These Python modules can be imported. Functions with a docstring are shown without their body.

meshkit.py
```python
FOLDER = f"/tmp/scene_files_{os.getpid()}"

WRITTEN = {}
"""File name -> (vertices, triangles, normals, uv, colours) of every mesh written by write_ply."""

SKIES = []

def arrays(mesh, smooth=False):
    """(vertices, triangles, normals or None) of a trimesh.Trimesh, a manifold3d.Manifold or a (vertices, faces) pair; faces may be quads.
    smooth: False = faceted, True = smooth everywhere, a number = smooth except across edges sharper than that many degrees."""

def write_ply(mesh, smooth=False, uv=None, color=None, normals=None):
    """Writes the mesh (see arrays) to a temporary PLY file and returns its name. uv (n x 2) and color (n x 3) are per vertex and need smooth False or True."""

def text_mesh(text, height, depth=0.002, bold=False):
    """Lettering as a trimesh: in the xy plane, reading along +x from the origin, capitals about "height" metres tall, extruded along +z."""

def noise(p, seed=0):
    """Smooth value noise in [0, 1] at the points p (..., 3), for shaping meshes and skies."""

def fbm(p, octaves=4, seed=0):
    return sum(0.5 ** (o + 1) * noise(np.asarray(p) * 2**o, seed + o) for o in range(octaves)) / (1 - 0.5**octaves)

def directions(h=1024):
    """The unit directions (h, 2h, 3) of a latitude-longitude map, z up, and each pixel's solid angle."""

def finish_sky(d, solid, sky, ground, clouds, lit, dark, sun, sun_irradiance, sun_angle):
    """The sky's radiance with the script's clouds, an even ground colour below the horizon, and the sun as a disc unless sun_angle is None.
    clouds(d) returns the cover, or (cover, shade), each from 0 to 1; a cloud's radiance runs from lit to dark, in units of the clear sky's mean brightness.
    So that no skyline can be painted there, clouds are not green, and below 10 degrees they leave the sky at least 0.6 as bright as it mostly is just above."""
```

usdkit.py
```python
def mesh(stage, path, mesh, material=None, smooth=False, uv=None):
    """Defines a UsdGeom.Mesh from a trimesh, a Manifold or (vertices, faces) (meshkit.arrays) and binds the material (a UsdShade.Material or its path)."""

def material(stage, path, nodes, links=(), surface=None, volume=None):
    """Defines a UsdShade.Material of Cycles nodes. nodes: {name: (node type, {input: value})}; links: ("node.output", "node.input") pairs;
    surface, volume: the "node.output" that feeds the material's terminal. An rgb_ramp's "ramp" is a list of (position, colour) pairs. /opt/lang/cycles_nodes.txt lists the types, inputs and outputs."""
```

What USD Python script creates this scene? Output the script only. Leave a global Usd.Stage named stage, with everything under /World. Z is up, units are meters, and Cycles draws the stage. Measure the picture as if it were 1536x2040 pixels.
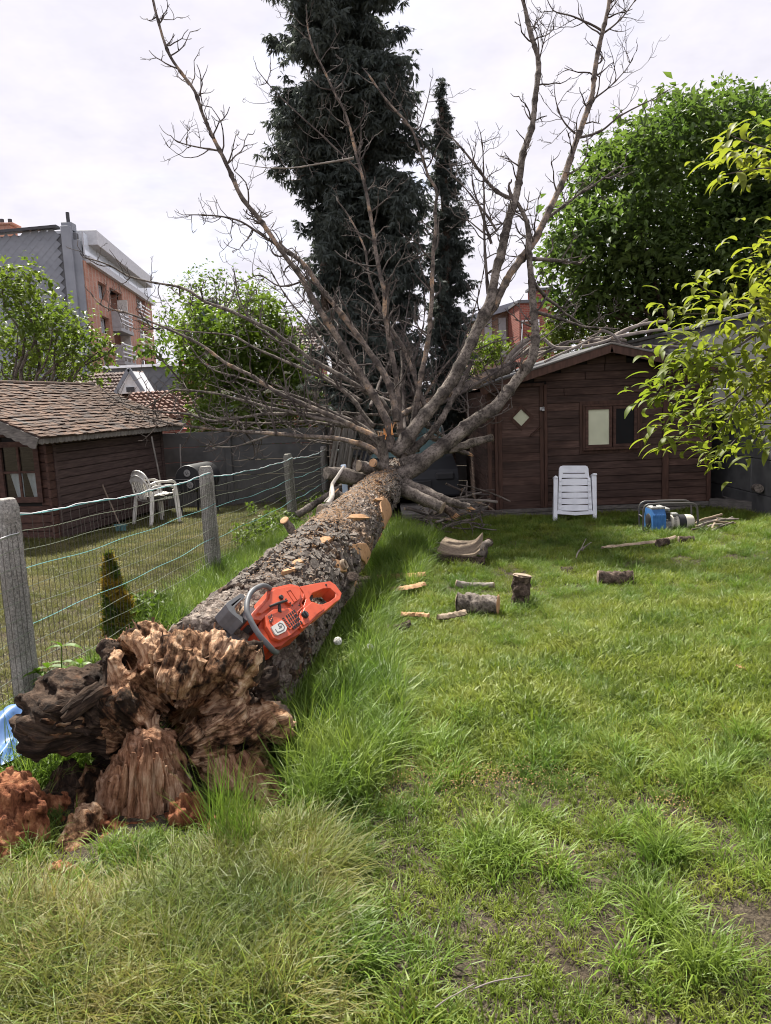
import math, random
import numpy as np, trimesh, shapely
from shapely.geometry import Polygon, Point, LineString
from shapely.ops import unary_union
from scipy.spatial import ConvexHull
import usdkit, meshkit
from meshkit import noise, fbm
from pxr import Usd, UsdGeom, UsdLux, UsdShade, Gf, Sdf, Vt

# ------------------------------------------------------------------ camera, sky, sun
stage = Usd.Stage.CreateInMemory()
UsdGeom.SetStageUpAxis(stage, UsdGeom.Tokens.z)
UsdGeom.SetStageMetersPerUnit(stage, 1.0)
UsdGeom.Xform.Define(stage, '/World')
UsdGeom.Scope.Define(stage, '/World/Looks')

W0, H0, FPX = 1536.0, 2040.0, 1500.0
CAMH, PITCH, ROLL = 1.5, math.radians(8.5), math.radians(2.4)
EXPOSURE = 1.5
SUN_AZ, SUN_EL = math.radians(-24), math.radians(57)
SUN_I, SUN_ANGLE, SKY_STRENGTH = 1.25, 4.0, 0.12

_F = np.array([0, math.cos(PITCH), -math.sin(PITCH)])
_R0 = np.array([1.0, 0, 0]); _U0 = np.array([0, math.sin(PITCH), math.cos(PITCH)])
_U = math.cos(ROLL) * _U0 + math.sin(ROLL) * _R0
_R = math.cos(ROLL) * _R0 - math.sin(ROLL) * _U0
EYE = np.array([0, 0, CAMH])
cam = UsdGeom.Camera.Define(stage, '/World/camera')
cam.CreateHorizontalApertureAttr(36.0); cam.CreateVerticalApertureAttr(36.0 * 1024 / 771)
cam.CreateFocalLengthAttr(36.0 * FPX / W0)
cam.CreateClippingRangeAttr(Gf.Vec2f(0.05, 2000))
cam.CreateExposureAttr(EXPOSURE)
m4 = Gf.Matrix4d(*_R, 0, *_U, 0, *(-_F), 0, *EYE, 1)
cam.AddTransformOp().Set(m4)

SUN = np.array([math.sin(SUN_AZ) * math.cos(SUN_EL), math.cos(SUN_AZ) * math.cos(SUN_EL), math.sin(SUN_EL)])
sun = UsdLux.DistantLight.Define(stage, '/World/sun')
sun.CreateIntensityAttr(SUN_I); sun.CreateAngleAttr(SUN_ANGLE); sun.CreateNormalizeAttr(True)
sun.CreateColorAttr(Gf.Vec3f(1.0, 0.95, 0.86))
_x = np.cross([0, 0, 1.0], SUN); _x /= np.linalg.norm(_x); _y = np.cross(SUN, _x)
sun.AddTransformOp().Set(Gf.Matrix4d(*_x, 0, *_y, 0, *SUN, 0, 0, 0, 0, 1))

sky_m = usdkit.material(stage, '/World/Looks/sky_clouds', {
    'tc': ('texture_coordinate', {}),
    'sky': ('sky_texture', {'sky_type': 'single_scattering', 'sun_disc': False, 'sun_elevation': SUN_EL, 'sun_rotation': SUN_AZ, 'aerosol_density': 1.5}),
    'sep': ('separate_xyz', {}),
    'zz': ('math', {'math_type': 'add', 'value2': 0.16}),
    'zm': ('math', {'math_type': 'maximum', 'value2': 0.06}),
    'dx': ('math', {'math_type': 'divide'}), 'dy': ('math', {'math_type': 'divide'}),
    'cv': ('combine_xyz', {'z': 0.3}),
    'n1': ('noise_texture', {'scale': 1.7, 'detail': 7.0, 'roughness': 0.55, 'distortion': 0.3}),
    'cov': ('rgb_ramp', {'ramp': [(0.0, (0.5,) * 3), (0.27, (0.70,) * 3), (0.40, (0.95,) * 3), (0.5, (1,) * 3), (1, (1,) * 3)]}),
    'n2': ('noise_texture', {'scale': 4.5, 'detail': 6.0, 'roughness': 0.6}),
    'cc': ('rgb_ramp', {'ramp': [(0.25, (2.55, 2.48, 2.80)), (0.5, (2.85, 2.76, 3.03)), (0.75, (3.1, 3.02, 3.2))]}),
    'mix': ('mix', {'mix_type': 'mix'}),
    'bg': ('background_shader', {'strength': SKY_STRENGTH}),
}, [('tc.generated', 'sep.vector'), ('sep.z', 'zz.value1'), ('zz.value', 'zm.value1'), ('sep.x', 'dx.value1'), ('zm.value', 'dx.value2'),
    ('sep.y', 'dy.value1'), ('zm.value', 'dy.value2'), ('dx.value', 'cv.x'), ('dy.value', 'cv.y'), ('cv.vector', 'n1.vector'), ('cv.vector', 'n2.vector'),
    ('n1.fac', 'cov.fac'), ('cov.color', 'mix.fac'), ('sky.color', 'mix.color1'), ('n2.fac', 'cc.fac'), ('cc.color', 'mix.color2'), ('mix.color', 'bg.color')],
    surface='bg.background')
dome = UsdLux.DomeLight.Define(stage, '/World/sky')
UsdShade.MaterialBindingAPI.Apply(dome.GetPrim()).Bind(sky_m)
dome.GetPrim().SetCustomDataByKey('kind', 'structure')

# ------------------------------------------------------------------ helpers
def ray(px, py):
    d = _F + _R * (px - W0 / 2) / FPX - _U * (py - H0 / 2) / FPX
    return d / d[1]
def P(px, py, y):
    """the point of the place seen at a photograph position, y metres ahead"""
    return EYE + ray(px, py) * y
def gz(x, y):
    x = np.asarray(x, float); y = np.asarray(y, float)
    base = -0.03 * np.clip(y, -5, 25)
    p = np.stack(np.broadcast_arrays(x * 1.1, y * 1.1, 0 * x), -1)
    return base + 0.05 * (fbm(p, 3, 7) - 0.5) * (1 - np.clip((np.abs(y) - 20) / 20, 0, 1))
def G(px, py):
    d = ray(px, py)
    t = 5.0
    for _ in range(9):
        z = float(gz(d[0] * t, t)); t2 = min((CAMH - z) / max(1e-3, -d[2]), 60)
        if abs(t2 - t) < 2e-4: break
        t = t2
    return np.array([d[0] * t, t, float(gz(d[0] * t, t))])
def on_plane(px, py, o, n):
    d = ray(px, py); n = np.asarray(n, float)
    return EYE + d * (np.dot(np.asarray(o) - EYE, n) / np.dot(d, n))

used = {}; origin = {'/World': np.zeros(3)}; tri_total = [0]
def numbered(path):
    k = used.get(path, -1) + 1; used[path] = k
    return path if k == 0 else '%s_%03d' % (path, k)
def setdata(p, label=None, cat=None, group=None, kind=None):
    for k, v in (('label', label), ('category', cat), ('group', group), ('kind', kind)):
        if v: p.SetCustomDataByKey(k, v)
def thing(name, label, cat, loc=(0, 0, 0), group=None, kind=None):
    path = numbered('/World/' + name)
    x = UsdGeom.Xform.Define(stage, path); x.AddTranslateOp().Set(Gf.Vec3d(*map(float, loc)))
    origin[path] = np.array(loc, float)
    setdata(x.GetPrim(), label, cat, group, kind)
    return path
def part(name, mesh, mat, parent='/World', smooth=False, label=None, kind=None, grain=None):
    """a mesh given in world coordinates, as a child of parent"""
    path = numbered(parent + '/' + name)
    v, f = arr(mesh)
    o = origin.get(parent, np.zeros(3))
    origin[path] = o
    tri_total[0] += len(f)
    mm = usdkit.mesh(stage, path, (v - o, f), mat, smooth=smooth)
    if grain is not None: add_grain(mm, grain)
    setdata(stage.GetPrimAtPath(path), label=label, kind=kind)
    return path
def add_grain(m, g):
    UsdGeom.PrimvarsAPI(m).CreatePrimvar('grain', Sdf.ValueTypeNames.Float3Array, 'vertex').Set(Vt.Vec3fArray.FromNumpy(np.asarray(g, np.float32)))
def single(name, mesh, mat, label, cat, smooth=False, group=None, kind=None, loc=None, grain=None):
    """a thing that is one mesh"""
    path = numbered('/World/' + name)
    v, f = arr(mesh); tri_total[0] += len(f)
    mm = usdkit.mesh(stage, path, (v, f), mat, smooth=smooth)
    if grain is not None: add_grain(mm, grain)
    setdata(stage.GetPrimAtPath(path), label, cat, group, kind)
    return path
def arr(mesh):
    if hasattr(mesh, 'to_mesh'):
        q = mesh.to_mesh(); return np.array(q.vert_properties[:, :3], float), np.array(q.tri_verts, int)
    if isinstance(mesh, trimesh.Trimesh): return np.array(mesh.vertices), np.array(mesh.faces)
    v, f = np.asarray(mesh[0], float), np.asarray(mesh[1], int)
    if f.shape[1] == 4: f = np.vstack([f[:, [0, 1, 2]], f[:, [0, 2, 3]]])
    return v, f
def join(*ms):
    vs, fs, n = [], [], 0
    for m in ms:
        v, f = arr(m); vs.append(v); fs.append(f + n); n += len(v)
    return np.vstack(vs), np.vstack(fs)

_cube = np.array([[x, y, z] for x in (-1, 1) for y in (-1, 1) for z in (-1, 1)], float)
def _chpts(h, c):
    out = []
    for s in _cube:
        for k in range(3):
            p = s * h
            for j in range(3):
                if j != k: p[j] -= s[j] * c
            out.append(p.copy())
    return np.array(out)
_h = ConvexHull(_chpts(np.ones(3), 0.2)); _chf = _h.simplices.copy()
_pp = _chpts(np.ones(3), 0.2)
for i, s in enumerate(_chf):
    a, b, c = _pp[s]
    if np.dot(np.cross(b - a, c - a), a + b + c) < 0: _chf[i] = s[::-1]
_bf = np.array([[0, 1, 3], [0, 3, 2], [4, 6, 7], [4, 7, 5], [0, 4, 5], [0, 5, 1], [2, 3, 7], [2, 7, 6], [0, 2, 6], [0, 6, 4], [1, 5, 7], [1, 7, 3]])
def box(c, size, axes=None, ch=0.0):
    h = np.asarray(size, float) / 2
    v = _chpts(h, min(ch, h.min() * 0.45)) if ch > 0 else _cube * h
    if axes is not None: v = v @ np.asarray(axes)
    return v + np.asarray(c), (_chf if ch > 0 else _bf)
def axes_from(d, up=(0, 0, 1)):
    """rows: x along d, y across, z up"""
    d = np.asarray(d, float); d = d / np.linalg.norm(d)
    y = np.cross(up, d)
    if np.linalg.norm(y) < 1e-6: y = np.cross((0, 1, 0), d)
    y /= np.linalg.norm(y); return np.array([d, y, np.cross(d, y)])
def beam(a, b, w, h, up=(0, 0, 1), ch=0.0):
    """a bar from a to b, w wide, h high"""
    a, b = np.asarray(a, float), np.asarray(b, float)
    return box((a + b) / 2, (np.linalg.norm(b - a), w, h), axes_from(b - a, up), ch)
def tube(pts, rad, sides=8, cap=True, ell=None):
    p = np.asarray(pts, float); n = len(p)
    rad = np.broadcast_to(np.asarray(rad, float), (n,))
    t = np.gradient(p, axis=0); t /= np.linalg.norm(t, axis=1, keepdims=True) + 1e-12
    a = np.zeros_like(p)
    ref = np.array([0, 0, 1.0]) if abs(t[0, 2]) < 0.9 else np.array([1.0, 0, 0])
    x = np.cross(t[0], ref); x /= np.linalg.norm(x)
    for i in range(n):
        x = x - t[i] * np.dot(x, t[i]); x /= np.linalg.norm(x) + 1e-12; a[i] = x
    b = np.cross(t, a); ang = np.arange(sides) * 2 * np.pi / sides
    v = p[:, None] + rad[:, None, None] * (np.cos(ang)[None, :, None] * a[:, None] + np.sin(ang)[None, :, None] * b[:, None])
    i, j = np.meshgrid(np.arange(n - 1), np.arange(sides), indexing='ij')
    q = np.stack([i * sides + j, i * sides + (j + 1) % sides, (i + 1) * sides + (j + 1) % sides, (i + 1) * sides + j], -1).reshape(-1, 4)
    f = np.vstack([q[:, [0, 1, 2]], q[:, [0, 2, 3]]]); v = v.reshape(-1, 3)
    if cap:
        m = len(v); v = np.vstack([v, p[0], p[-1]]); k = np.arange(sides); e = (n - 1) * sides
        f = np.vstack([f, np.stack([np.full(sides, m), (k + 1) % sides, k], 1), np.stack([np.full(sides, m + 1), e + k, e + (k + 1) % sides], 1)])
    return v, f
def crom(pts, n):
    """a smooth curve through pts"""
    p = np.asarray(pts, float)
    s = np.concatenate([[0], np.cumsum(np.linalg.norm(np.diff(p, axis=0), axis=1))])
    if len(p) < 3: return np.array([p[0] + (p[-1] - p[0]) * t for t in np.linspace(0, 1, n)])
    from scipy.interpolate import PchipInterpolator
    return PchipInterpolator(s, p)(np.linspace(0, s[-1], n))
def lathe(profile, sides=24, c=(0, 0, 0), axes=None):
    """profile (r, z) pairs turned about z"""
    pr = np.asarray(profile, float); ang = np.arange(sides) * 2 * np.pi / sides
    v = np.stack([pr[:, None, 0] * np.cos(ang), pr[:, None, 0] * np.sin(ang), np.broadcast_to(pr[:, None, 1], (len(pr), sides))], -1)
    i, j = np.meshgrid(np.arange(len(pr) - 1), np.arange(sides), indexing='ij')
    q = np.stack([i * sides + j, i * sides + (j + 1) % sides, (i + 1) * sides + (j + 1) % sides, (i + 1) * sides + j], -1).reshape(-1, 4)
    v = v.reshape(-1, 3)
    if axes is not None: v = v @ np.asarray(axes)
    return v + np.asarray(c), np.vstack([q[:, [0, 1, 2]], q[:, [0, 2, 3]]])
def prism(poly, o, e1, e2, t0, t1):
    """a shapely polygon in the plane o, e1, e2 given thickness from t0 to t1 along e1 x e2"""
    e1, e2 = np.asarray(e1, float), np.asarray(e2, float); n = np.cross(e1, e2)
    ms = []
    for g in getattr(poly, 'geoms', [poly]):
        m = trimesh.creation.extrude_polygon(g, t1 - t0, engine='earcut')
        v = np.asarray(m.vertices)
        ms.append((np.asarray(o) + v[:, :1] * e1 + v[:, 1:2] * e2 + (v[:, 2:] + t0) * n, np.asarray(m.faces)))
    return join(*ms)
def surface_net(F, org, h):
    """the zero surface of a field on a grid (inside: F > 0)"""
    s = F > 0; nx, ny, nz = F.shape
    corners = [(a, b, c) for a in (0, 1) for b in (0, 1) for c in (0, 1)]
    sl = lambda A, a, b, c: A[a:nx - 1 + a, b:ny - 1 + b, c:nz - 1 + c]
    cnt = sum(sl(s, *k).astype(np.int8) for k in corners)
    act = (cnt > 0) & (cnt < 8); idx = np.full(act.shape, -1); idx[act] = np.arange(act.sum())
    ii = np.argwhere(act); acc = np.zeros((len(ii), 3)); num = np.zeros(len(ii))
    val = {k: F[ii[:, 0] + k[0], ii[:, 1] + k[1], ii[:, 2] + k[2]] for k in corners}
    for k in corners:
        for ax in range(3):
            if k[ax] == 0:
                l = list(k); l[ax] = 1; l = tuple(l)
                a, b = val[k], val[l]; x = (a > 0) != (b > 0)
                t = np.where(x, a / np.where(x, a - b, 1), 0)
                pt = np.tile(np.array(k, float), (len(ii), 1)); pt[:, ax] = t
                acc[x] += pt[x]; num[x] += 1
    v = (ii + acc / num[:, None]) * h + np.asarray(org)
    fs = []
    for ax in range(3):
        o1, o2 = [q for q in range(3) if q != ax]
        A = [slice(None)] * 3; B = [slice(None)] * 3; A[ax] = slice(0, -1); B[ax] = slice(1, None)
        a, b = s[tuple(A)], s[tuple(B)]
        e = np.argwhere(a != b); inside = a[a != b]
        ok = (e[:, o1] > 0) & (e[:, o2] > 0) & (e[:, o1] < F.shape[o1] - 1) & (e[:, o2] < F.shape[o2] - 1)
        e, inside = e[ok], inside[ok]
        q = []
        for d1, d2 in ((0, 0), (1, 0), (1, 1), (0, 1)):
            c = e.copy(); c[:, o1] -= d1; c[:, o2] -= d2; q.append(idx[c[:, 0], c[:, 1], c[:, 2]])
        q = np.stack(q, 1)
        flip = inside if ax == 1 else ~inside
        q[flip] = q[flip][:, ::-1]
        fs.append(q)
    q = np.vstack(fs); q = q[(q >= 0).all(1)]
    q = q[:, ::-1]
    return v, np.vstack([q[:, [0, 1, 2]], q[:, [0, 2, 3]]])
def instancer(path, protos, mats, pos, idx, rotz, scale, parent_origin=np.zeros(3), tilt=None, quats=None):
    """many copies of small meshes (grass, foliage)"""
    pi = UsdGeom.PointInstancer.Define(stage, path)
    tg = []
    for k, (m, mt) in enumerate(zip(protos, mats)):
        v, f = arr(m); q = '%s/prototypes/sort_%03d' % (path, k)
        usdkit.mesh(stage, q, (v, f), mt); tg.append(q); tri_total[0] += len(f)
    pi.CreatePrototypesRel().SetTargets([Sdf.Path(x) for x in tg])
    n = len(pos)
    pi.CreatePositionsAttr(Vt.Vec3fArray.FromNumpy((np.asarray(pos) - parent_origin).astype(np.float32)))
    pi.CreateProtoIndicesAttr(Vt.IntArray.FromNumpy(np.asarray(idx, np.int32)))
    if quats is None:
        h = np.asarray(rotz) / 2
        qz = np.stack([np.cos(h), 0 * h, 0 * h, np.sin(h)], 1)
        if tilt is not None:
            a, d = tilt  # amount, direction
            qt = np.stack([np.cos(a / 2), np.sin(a / 2) * np.cos(d), np.sin(a / 2) * np.sin(d), 0 * a], 1)
            w1, x1, y1, z1 = qt.T; w2, x2, y2, z2 = qz.T
            qz = np.stack([w1*w2-x1*x2-y1*y2-z1*z2, w1*x2+x1*w2+y1*z2-z1*y2, w1*y2-x1*z2+y1*w2+z1*x2, w1*z2+x1*y2-y1*x2+z1*w2], 1)
        quats = qz
    pi.CreateOrientationsAttr(Vt.QuathArray([Gf.Quath(float(a), float(b), float(c), float(d)) for a, b, c, d in quats]))
    s = np.asarray(scale, float)
    if s.ndim == 1: s = np.repeat(s[:, None], 3, 1)
    pi.CreateScalesAttr(Vt.Vec3fArray.FromNumpy(s.astype(np.float32)))
    return pi

# ------------------------------------------------------------------ materials
def look(name, ramp, scale=5.0, stretch=(1, 1, 1), rough=0.85, bump=0.0, bscale=None, detail=5.0, nrough=0.6, dist=0.0,
         space='position', metallic=0.0, ramp2=None, scale2=1.0, fac2=0.5, stretch2=(1, 1, 1), bdist=0.02, spec=0.3, bev=0.0, coat=0.0, random=0.0, island=0.0, trans=None, kind='noise'):
    N = {'p': ('principled_bsdf', {'roughness': rough, 'metallic': metallic, 'specular_ior_level': spec, 'coat_weight': coat})}
    L = []
    if space == 'position': N['g'] = ('geometry', {}); src = 'g.position'
    else: N['g'] = ('texture_coordinate', {}); src = 'g.object'
    N['m'] = ('mapping', {'scale': stretch}); L.append((src, 'm.vector'))
    N['n'] = ('noise_texture', {'scale': scale, 'detail': detail, 'roughness': nrough, 'distortion': dist}); L.append(('m.vector', 'n.vector'))
    N['r'] = ('rgb_ramp', {'ramp': ramp}); L.append(('n.fac', 'r.fac')); out = 'r.color'
    if ramp2:
        N['m2'] = ('mapping', {'scale': stretch2}); L.append((src, 'm2.vector'))
        N['n2'] = ('noise_texture', {'scale': scale2, 'detail': 4.0, 'roughness': 0.6}); L.append(('m2.vector', 'n2.vector'))
        N['r2'] = ('rgb_ramp', {'ramp': ramp2}); L.append(('n2.fac', 'r2.fac'))
        N['x'] = ('mix', {'mix_type': 'multiply', 'fac': fac2}); L += [(out, 'x.color1'), ('r2.color', 'x.color2')]; out = 'x.color'
    if random or island:
        if random and island:
            N['oi'] = ('object_info', {}); N['gi'] = ('geometry', {}); N['sm'] = ('math', {'math_type': 'add'}); N['fr'] = ('math', {'math_type': 'fraction'})
            L += [('oi.random', 'sm.value1'), ('gi.random_per_island', 'sm.value2'), ('sm.value', 'fr.value1')]; rs = 'fr.value'; amt = random
        elif random: N['oi'] = ('object_info', {}); rs = 'oi.random'; amt = random
        else: N['oi'] = ('geometry', {}); rs = 'oi.random_per_island'; amt = island
        N['rv'] = ('map_range', {'from_min': 0.0, 'from_max': 1.0, 'to_min': 1 - amt, 'to_max': 1 + amt}); L.append((rs, 'rv.value'))
        N['h'] = ('hsv', {'hue': 0.5, 'saturation': 1.0, 'fac': 1.0}); L += [('rv.result', 'h.value'), (out, 'h.color')]; out = 'h.color'
    L.append((out, 'p.base_color'))
    if bump:
        N['nb'] = ('noise_texture', {'scale': bscale or scale * 3, 'detail': 5.0, 'roughness': 0.65}); L.append(('m.vector', 'nb.vector'))
        N['b'] = ('bump', {'strength': bump, 'distance': bdist}); L += [('nb.fac', 'b.height'), ('b.normal', 'p.normal')]
        if bev: N['bv'] = ('bevel', {'radius': bev}); L.append(('bv.bevel', 'b.normal'))
    elif bev:
        N['bv'] = ('bevel', {'radius': bev}); L.append(('bv.bevel', 'p.normal'))
    surf = 'p.BSDF'
    if trans:
        N['t'] = ('translucent_bsdf', {})
        N['tc'] = ('mix', {'mix_type': 'multiply', 'fac': 1.0, 'color2': trans[1]}); L += [(out, 'tc.color1'), ('tc.color', 't.color')]
        N['ms'] = ('mix_closure', {'fac': trans[0]}); L += [('p.BSDF', 'ms.closure1'), ('t.BSDF', 'ms.closure2')]; surf = 'ms.closure'
    return usdkit.material(stage, '/World/Looks/' + name, N, L, surface=surf)
def plain(name, c, rough=0.5, **k):
    a = np.array(c)
    return look(name, [(0.3, tuple(a * 0.86)), (0.7, tuple(np.minimum(a * 1.1, 0.95)))], scale=k.pop('scale', 6.0), rough=rough, **k)
def glass_look(name, tint, mixf=0.5, rough=0.03):
    return usdkit.material(stage, '/World/Looks/' + name, {
        'f': ('fresnel', {'IOR': 1.5}), 't': ('transparent_bsdf', {'color': tint}), 'g': ('glossy_bsdf', {'roughness': rough, 'color': (0.9, 0.9, 0.9)}), 'm': ('mix_closure', {})},
        [('f.fac', 'm.fac'), ('t.BSDF', 'm.closure1'), ('g.BSDF', 'm.closure2')], surface='m.closure')

M = {}
M['soil'] = look('soil', [(0.34, (0.03, 0.025, 0.021)), (0.47, (0.07, 0.058, 0.045)), (0.58, (0.12, 0.10, 0.072)), (0.70, (0.24, 0.20, 0.13))], scale=55, detail=9, nrough=0.75, rough=0.95, bump=1.0, bscale=70, bdist=0.03, spec=0.1,
                 ramp2=[(0.4, (0.7, 0.66, 0.62)), (0.6, (1, 0.98, 0.95))], scale2=5, fac2=0.8)
def grass_look(name, cols, dry, dry_scale=1.1, lo=0.45, hi=0.62, tr=0.42, rnd=0.25):
    """blades: green that goes to straw in patches"""
    return usdkit.material(stage, '/World/Looks/' + name, {
        'g': ('geometry', {}), 'oi': ('object_info', {}),
        'n': ('noise_texture', {'scale': 2.2, 'detail': 4.0, 'roughness': 0.6}),
        'r': ('rgb_ramp', {'ramp': [(0.32, cols[0]), (0.5, cols[1]), (0.68, cols[2])]}),
        'n2': ('noise_texture', {'scale': dry_scale, 'detail': 5.0, 'roughness': 0.65}),
        'isl': ('math', {'math_type': 'multiply_add', 'value2': 0.30, 'value3': -0.15}),
        'ad': ('math', {'math_type': 'add'}),
        'r2': ('rgb_ramp', {'ramp': [(lo, (0, 0, 0)), (hi, (1, 1, 1))]}),
        'mx': ('mix', {'mix_type': 'mix', 'color2': dry}),
        'rv': ('map_range', {'from_min': 0.0, 'from_max': 1.0, 'to_min': 1 - rnd, 'to_max': 1 + rnd}),
        'ov': ('map_range', {'from_min': 0.0, 'from_max': 1.0, 'to_min': 0.78, 'to_max': 1.25}), 'hv': ('math', {'math_type': 'multiply'}),
        'h': ('hsv', {'hue': 0.5, 'saturation': 1.0, 'fac': 1.0}),
        'p': ('principled_bsdf', {'roughness': 0.5, 'specular_ior_level': 0.35}), 't': ('translucent_bsdf', {}), 'ms': ('mix_closure', {'fac': tr}),
    }, [('g.position', 'n.vector'), ('g.position', 'n2.vector'), ('n.fac', 'r.fac'), ('g.random_per_island', 'isl.value1'), ('n2.fac', 'ad.value1'), ('isl.value', 'ad.value2'),
        ('ad.value', 'r2.fac'), ('r2.color', 'mx.fac'), ('r.color', 'mx.color1'), ('g.random_per_island', 'rv.value'), ('rv.result', 'hv.value1'), ('oi.random', 'ov.value'), ('ov.result', 'hv.value2'), ('hv.value', 'h.value'), ('mx.color', 'h.color'),
        ('h.color', 'p.base_color'), ('h.color', 't.color'), ('p.BSDF', 'ms.closure1'), ('t.BSDF', 'ms.closure2')], surface='ms.closure')
M['lawn'] = grass_look('lawn_blades', [(0.155, 0.24, 0.026), (0.26, 0.34, 0.042), (0.36, 0.405, 0.065)], (0.40, 0.33, 0.12), lo=0.52, hi=0.70, rnd=0.4)
M['tall'] = grass_look('tall_blades', [(0.12, 0.23, 0.026), (0.20, 0.32, 0.04), (0.29, 0.385, 0.055)], (0.34, 0.30, 0.11), lo=0.60, hi=0.78, rnd=0.4)
M['dry'] = grass_look('dry_blades', [(0.13, 0.18, 0.024), (0.23, 0.25, 0.042), (0.35, 0.31, 0.075)], (0.48, 0.37, 0.14), lo=0.36, hi=0.62, rnd=0.45)
M['mown'] = grass_look('mown_blades', [(0.13, 0.15, 0.035), (0.19, 0.19, 0.06), (0.24, 0.22, 0.085)], (0.33, 0.28, 0.14), lo=0.42, hi=0.62)
def leaf_look(name, c1, c2, tr=0.4, rnd=0.3, trc=(1.15, 1.25, 0.6), rough=0.45):
    return look(name, [(0.35, c1), (0.65, c2)], scale=0.9, rough=rough, island=rnd, trans=(tr, trc), spec=0.2)
M['leaf_right'] = leaf_look('leaf_green', (0.085, 0.14, 0.045), (0.15, 0.215, 0.068), tr=0.48)
M['leaf_light'] = leaf_look('leaf_light_green', (0.12, 0.18, 0.035), (0.20, 0.255, 0.055), tr=0.45)
M['leaf_bush'] = leaf_look('leaf_bush_green', (0.09, 0.15, 0.026), (0.17, 0.235, 0.045), tr=0.45)
M['leaf_peach'] = leaf_look('leaf_peach_yellow', (0.21, 0.29, 0.045), (0.36, 0.39, 0.07), tr=0.58, rnd=0.45, trc=(1.2, 1.25, 0.6), rough=0.5)
M['leaf_elder'] = leaf_look('leaf_elder_green', (0.09, 0.18, 0.02), (0.14, 0.24, 0.03), tr=0.4)
M['thuja'] = look('thuja_sprays', [(0.35, (0.09, 0.113, 0.104)), (0.65, (0.14, 0.165, 0.148))], scale=1.2, rough=0.6, island=0.35, trans=(0.3, (1, 1, 0.85)), spec=0.2)
M['gold'] = look('golden_sprays', [(0.44, (0.12, 0.19, 0.032)), (0.56, (0.50, 0.34, 0.04))], scale=7, rough=0.6, island=0.3, trans=(0.3, (1.1, 1, 0.6)), ramp2=[(0.4, (0.45, 0.6, 0.5)), (0.6, (1, 1, 1))], scale2=4, fac2=0.8)
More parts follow.
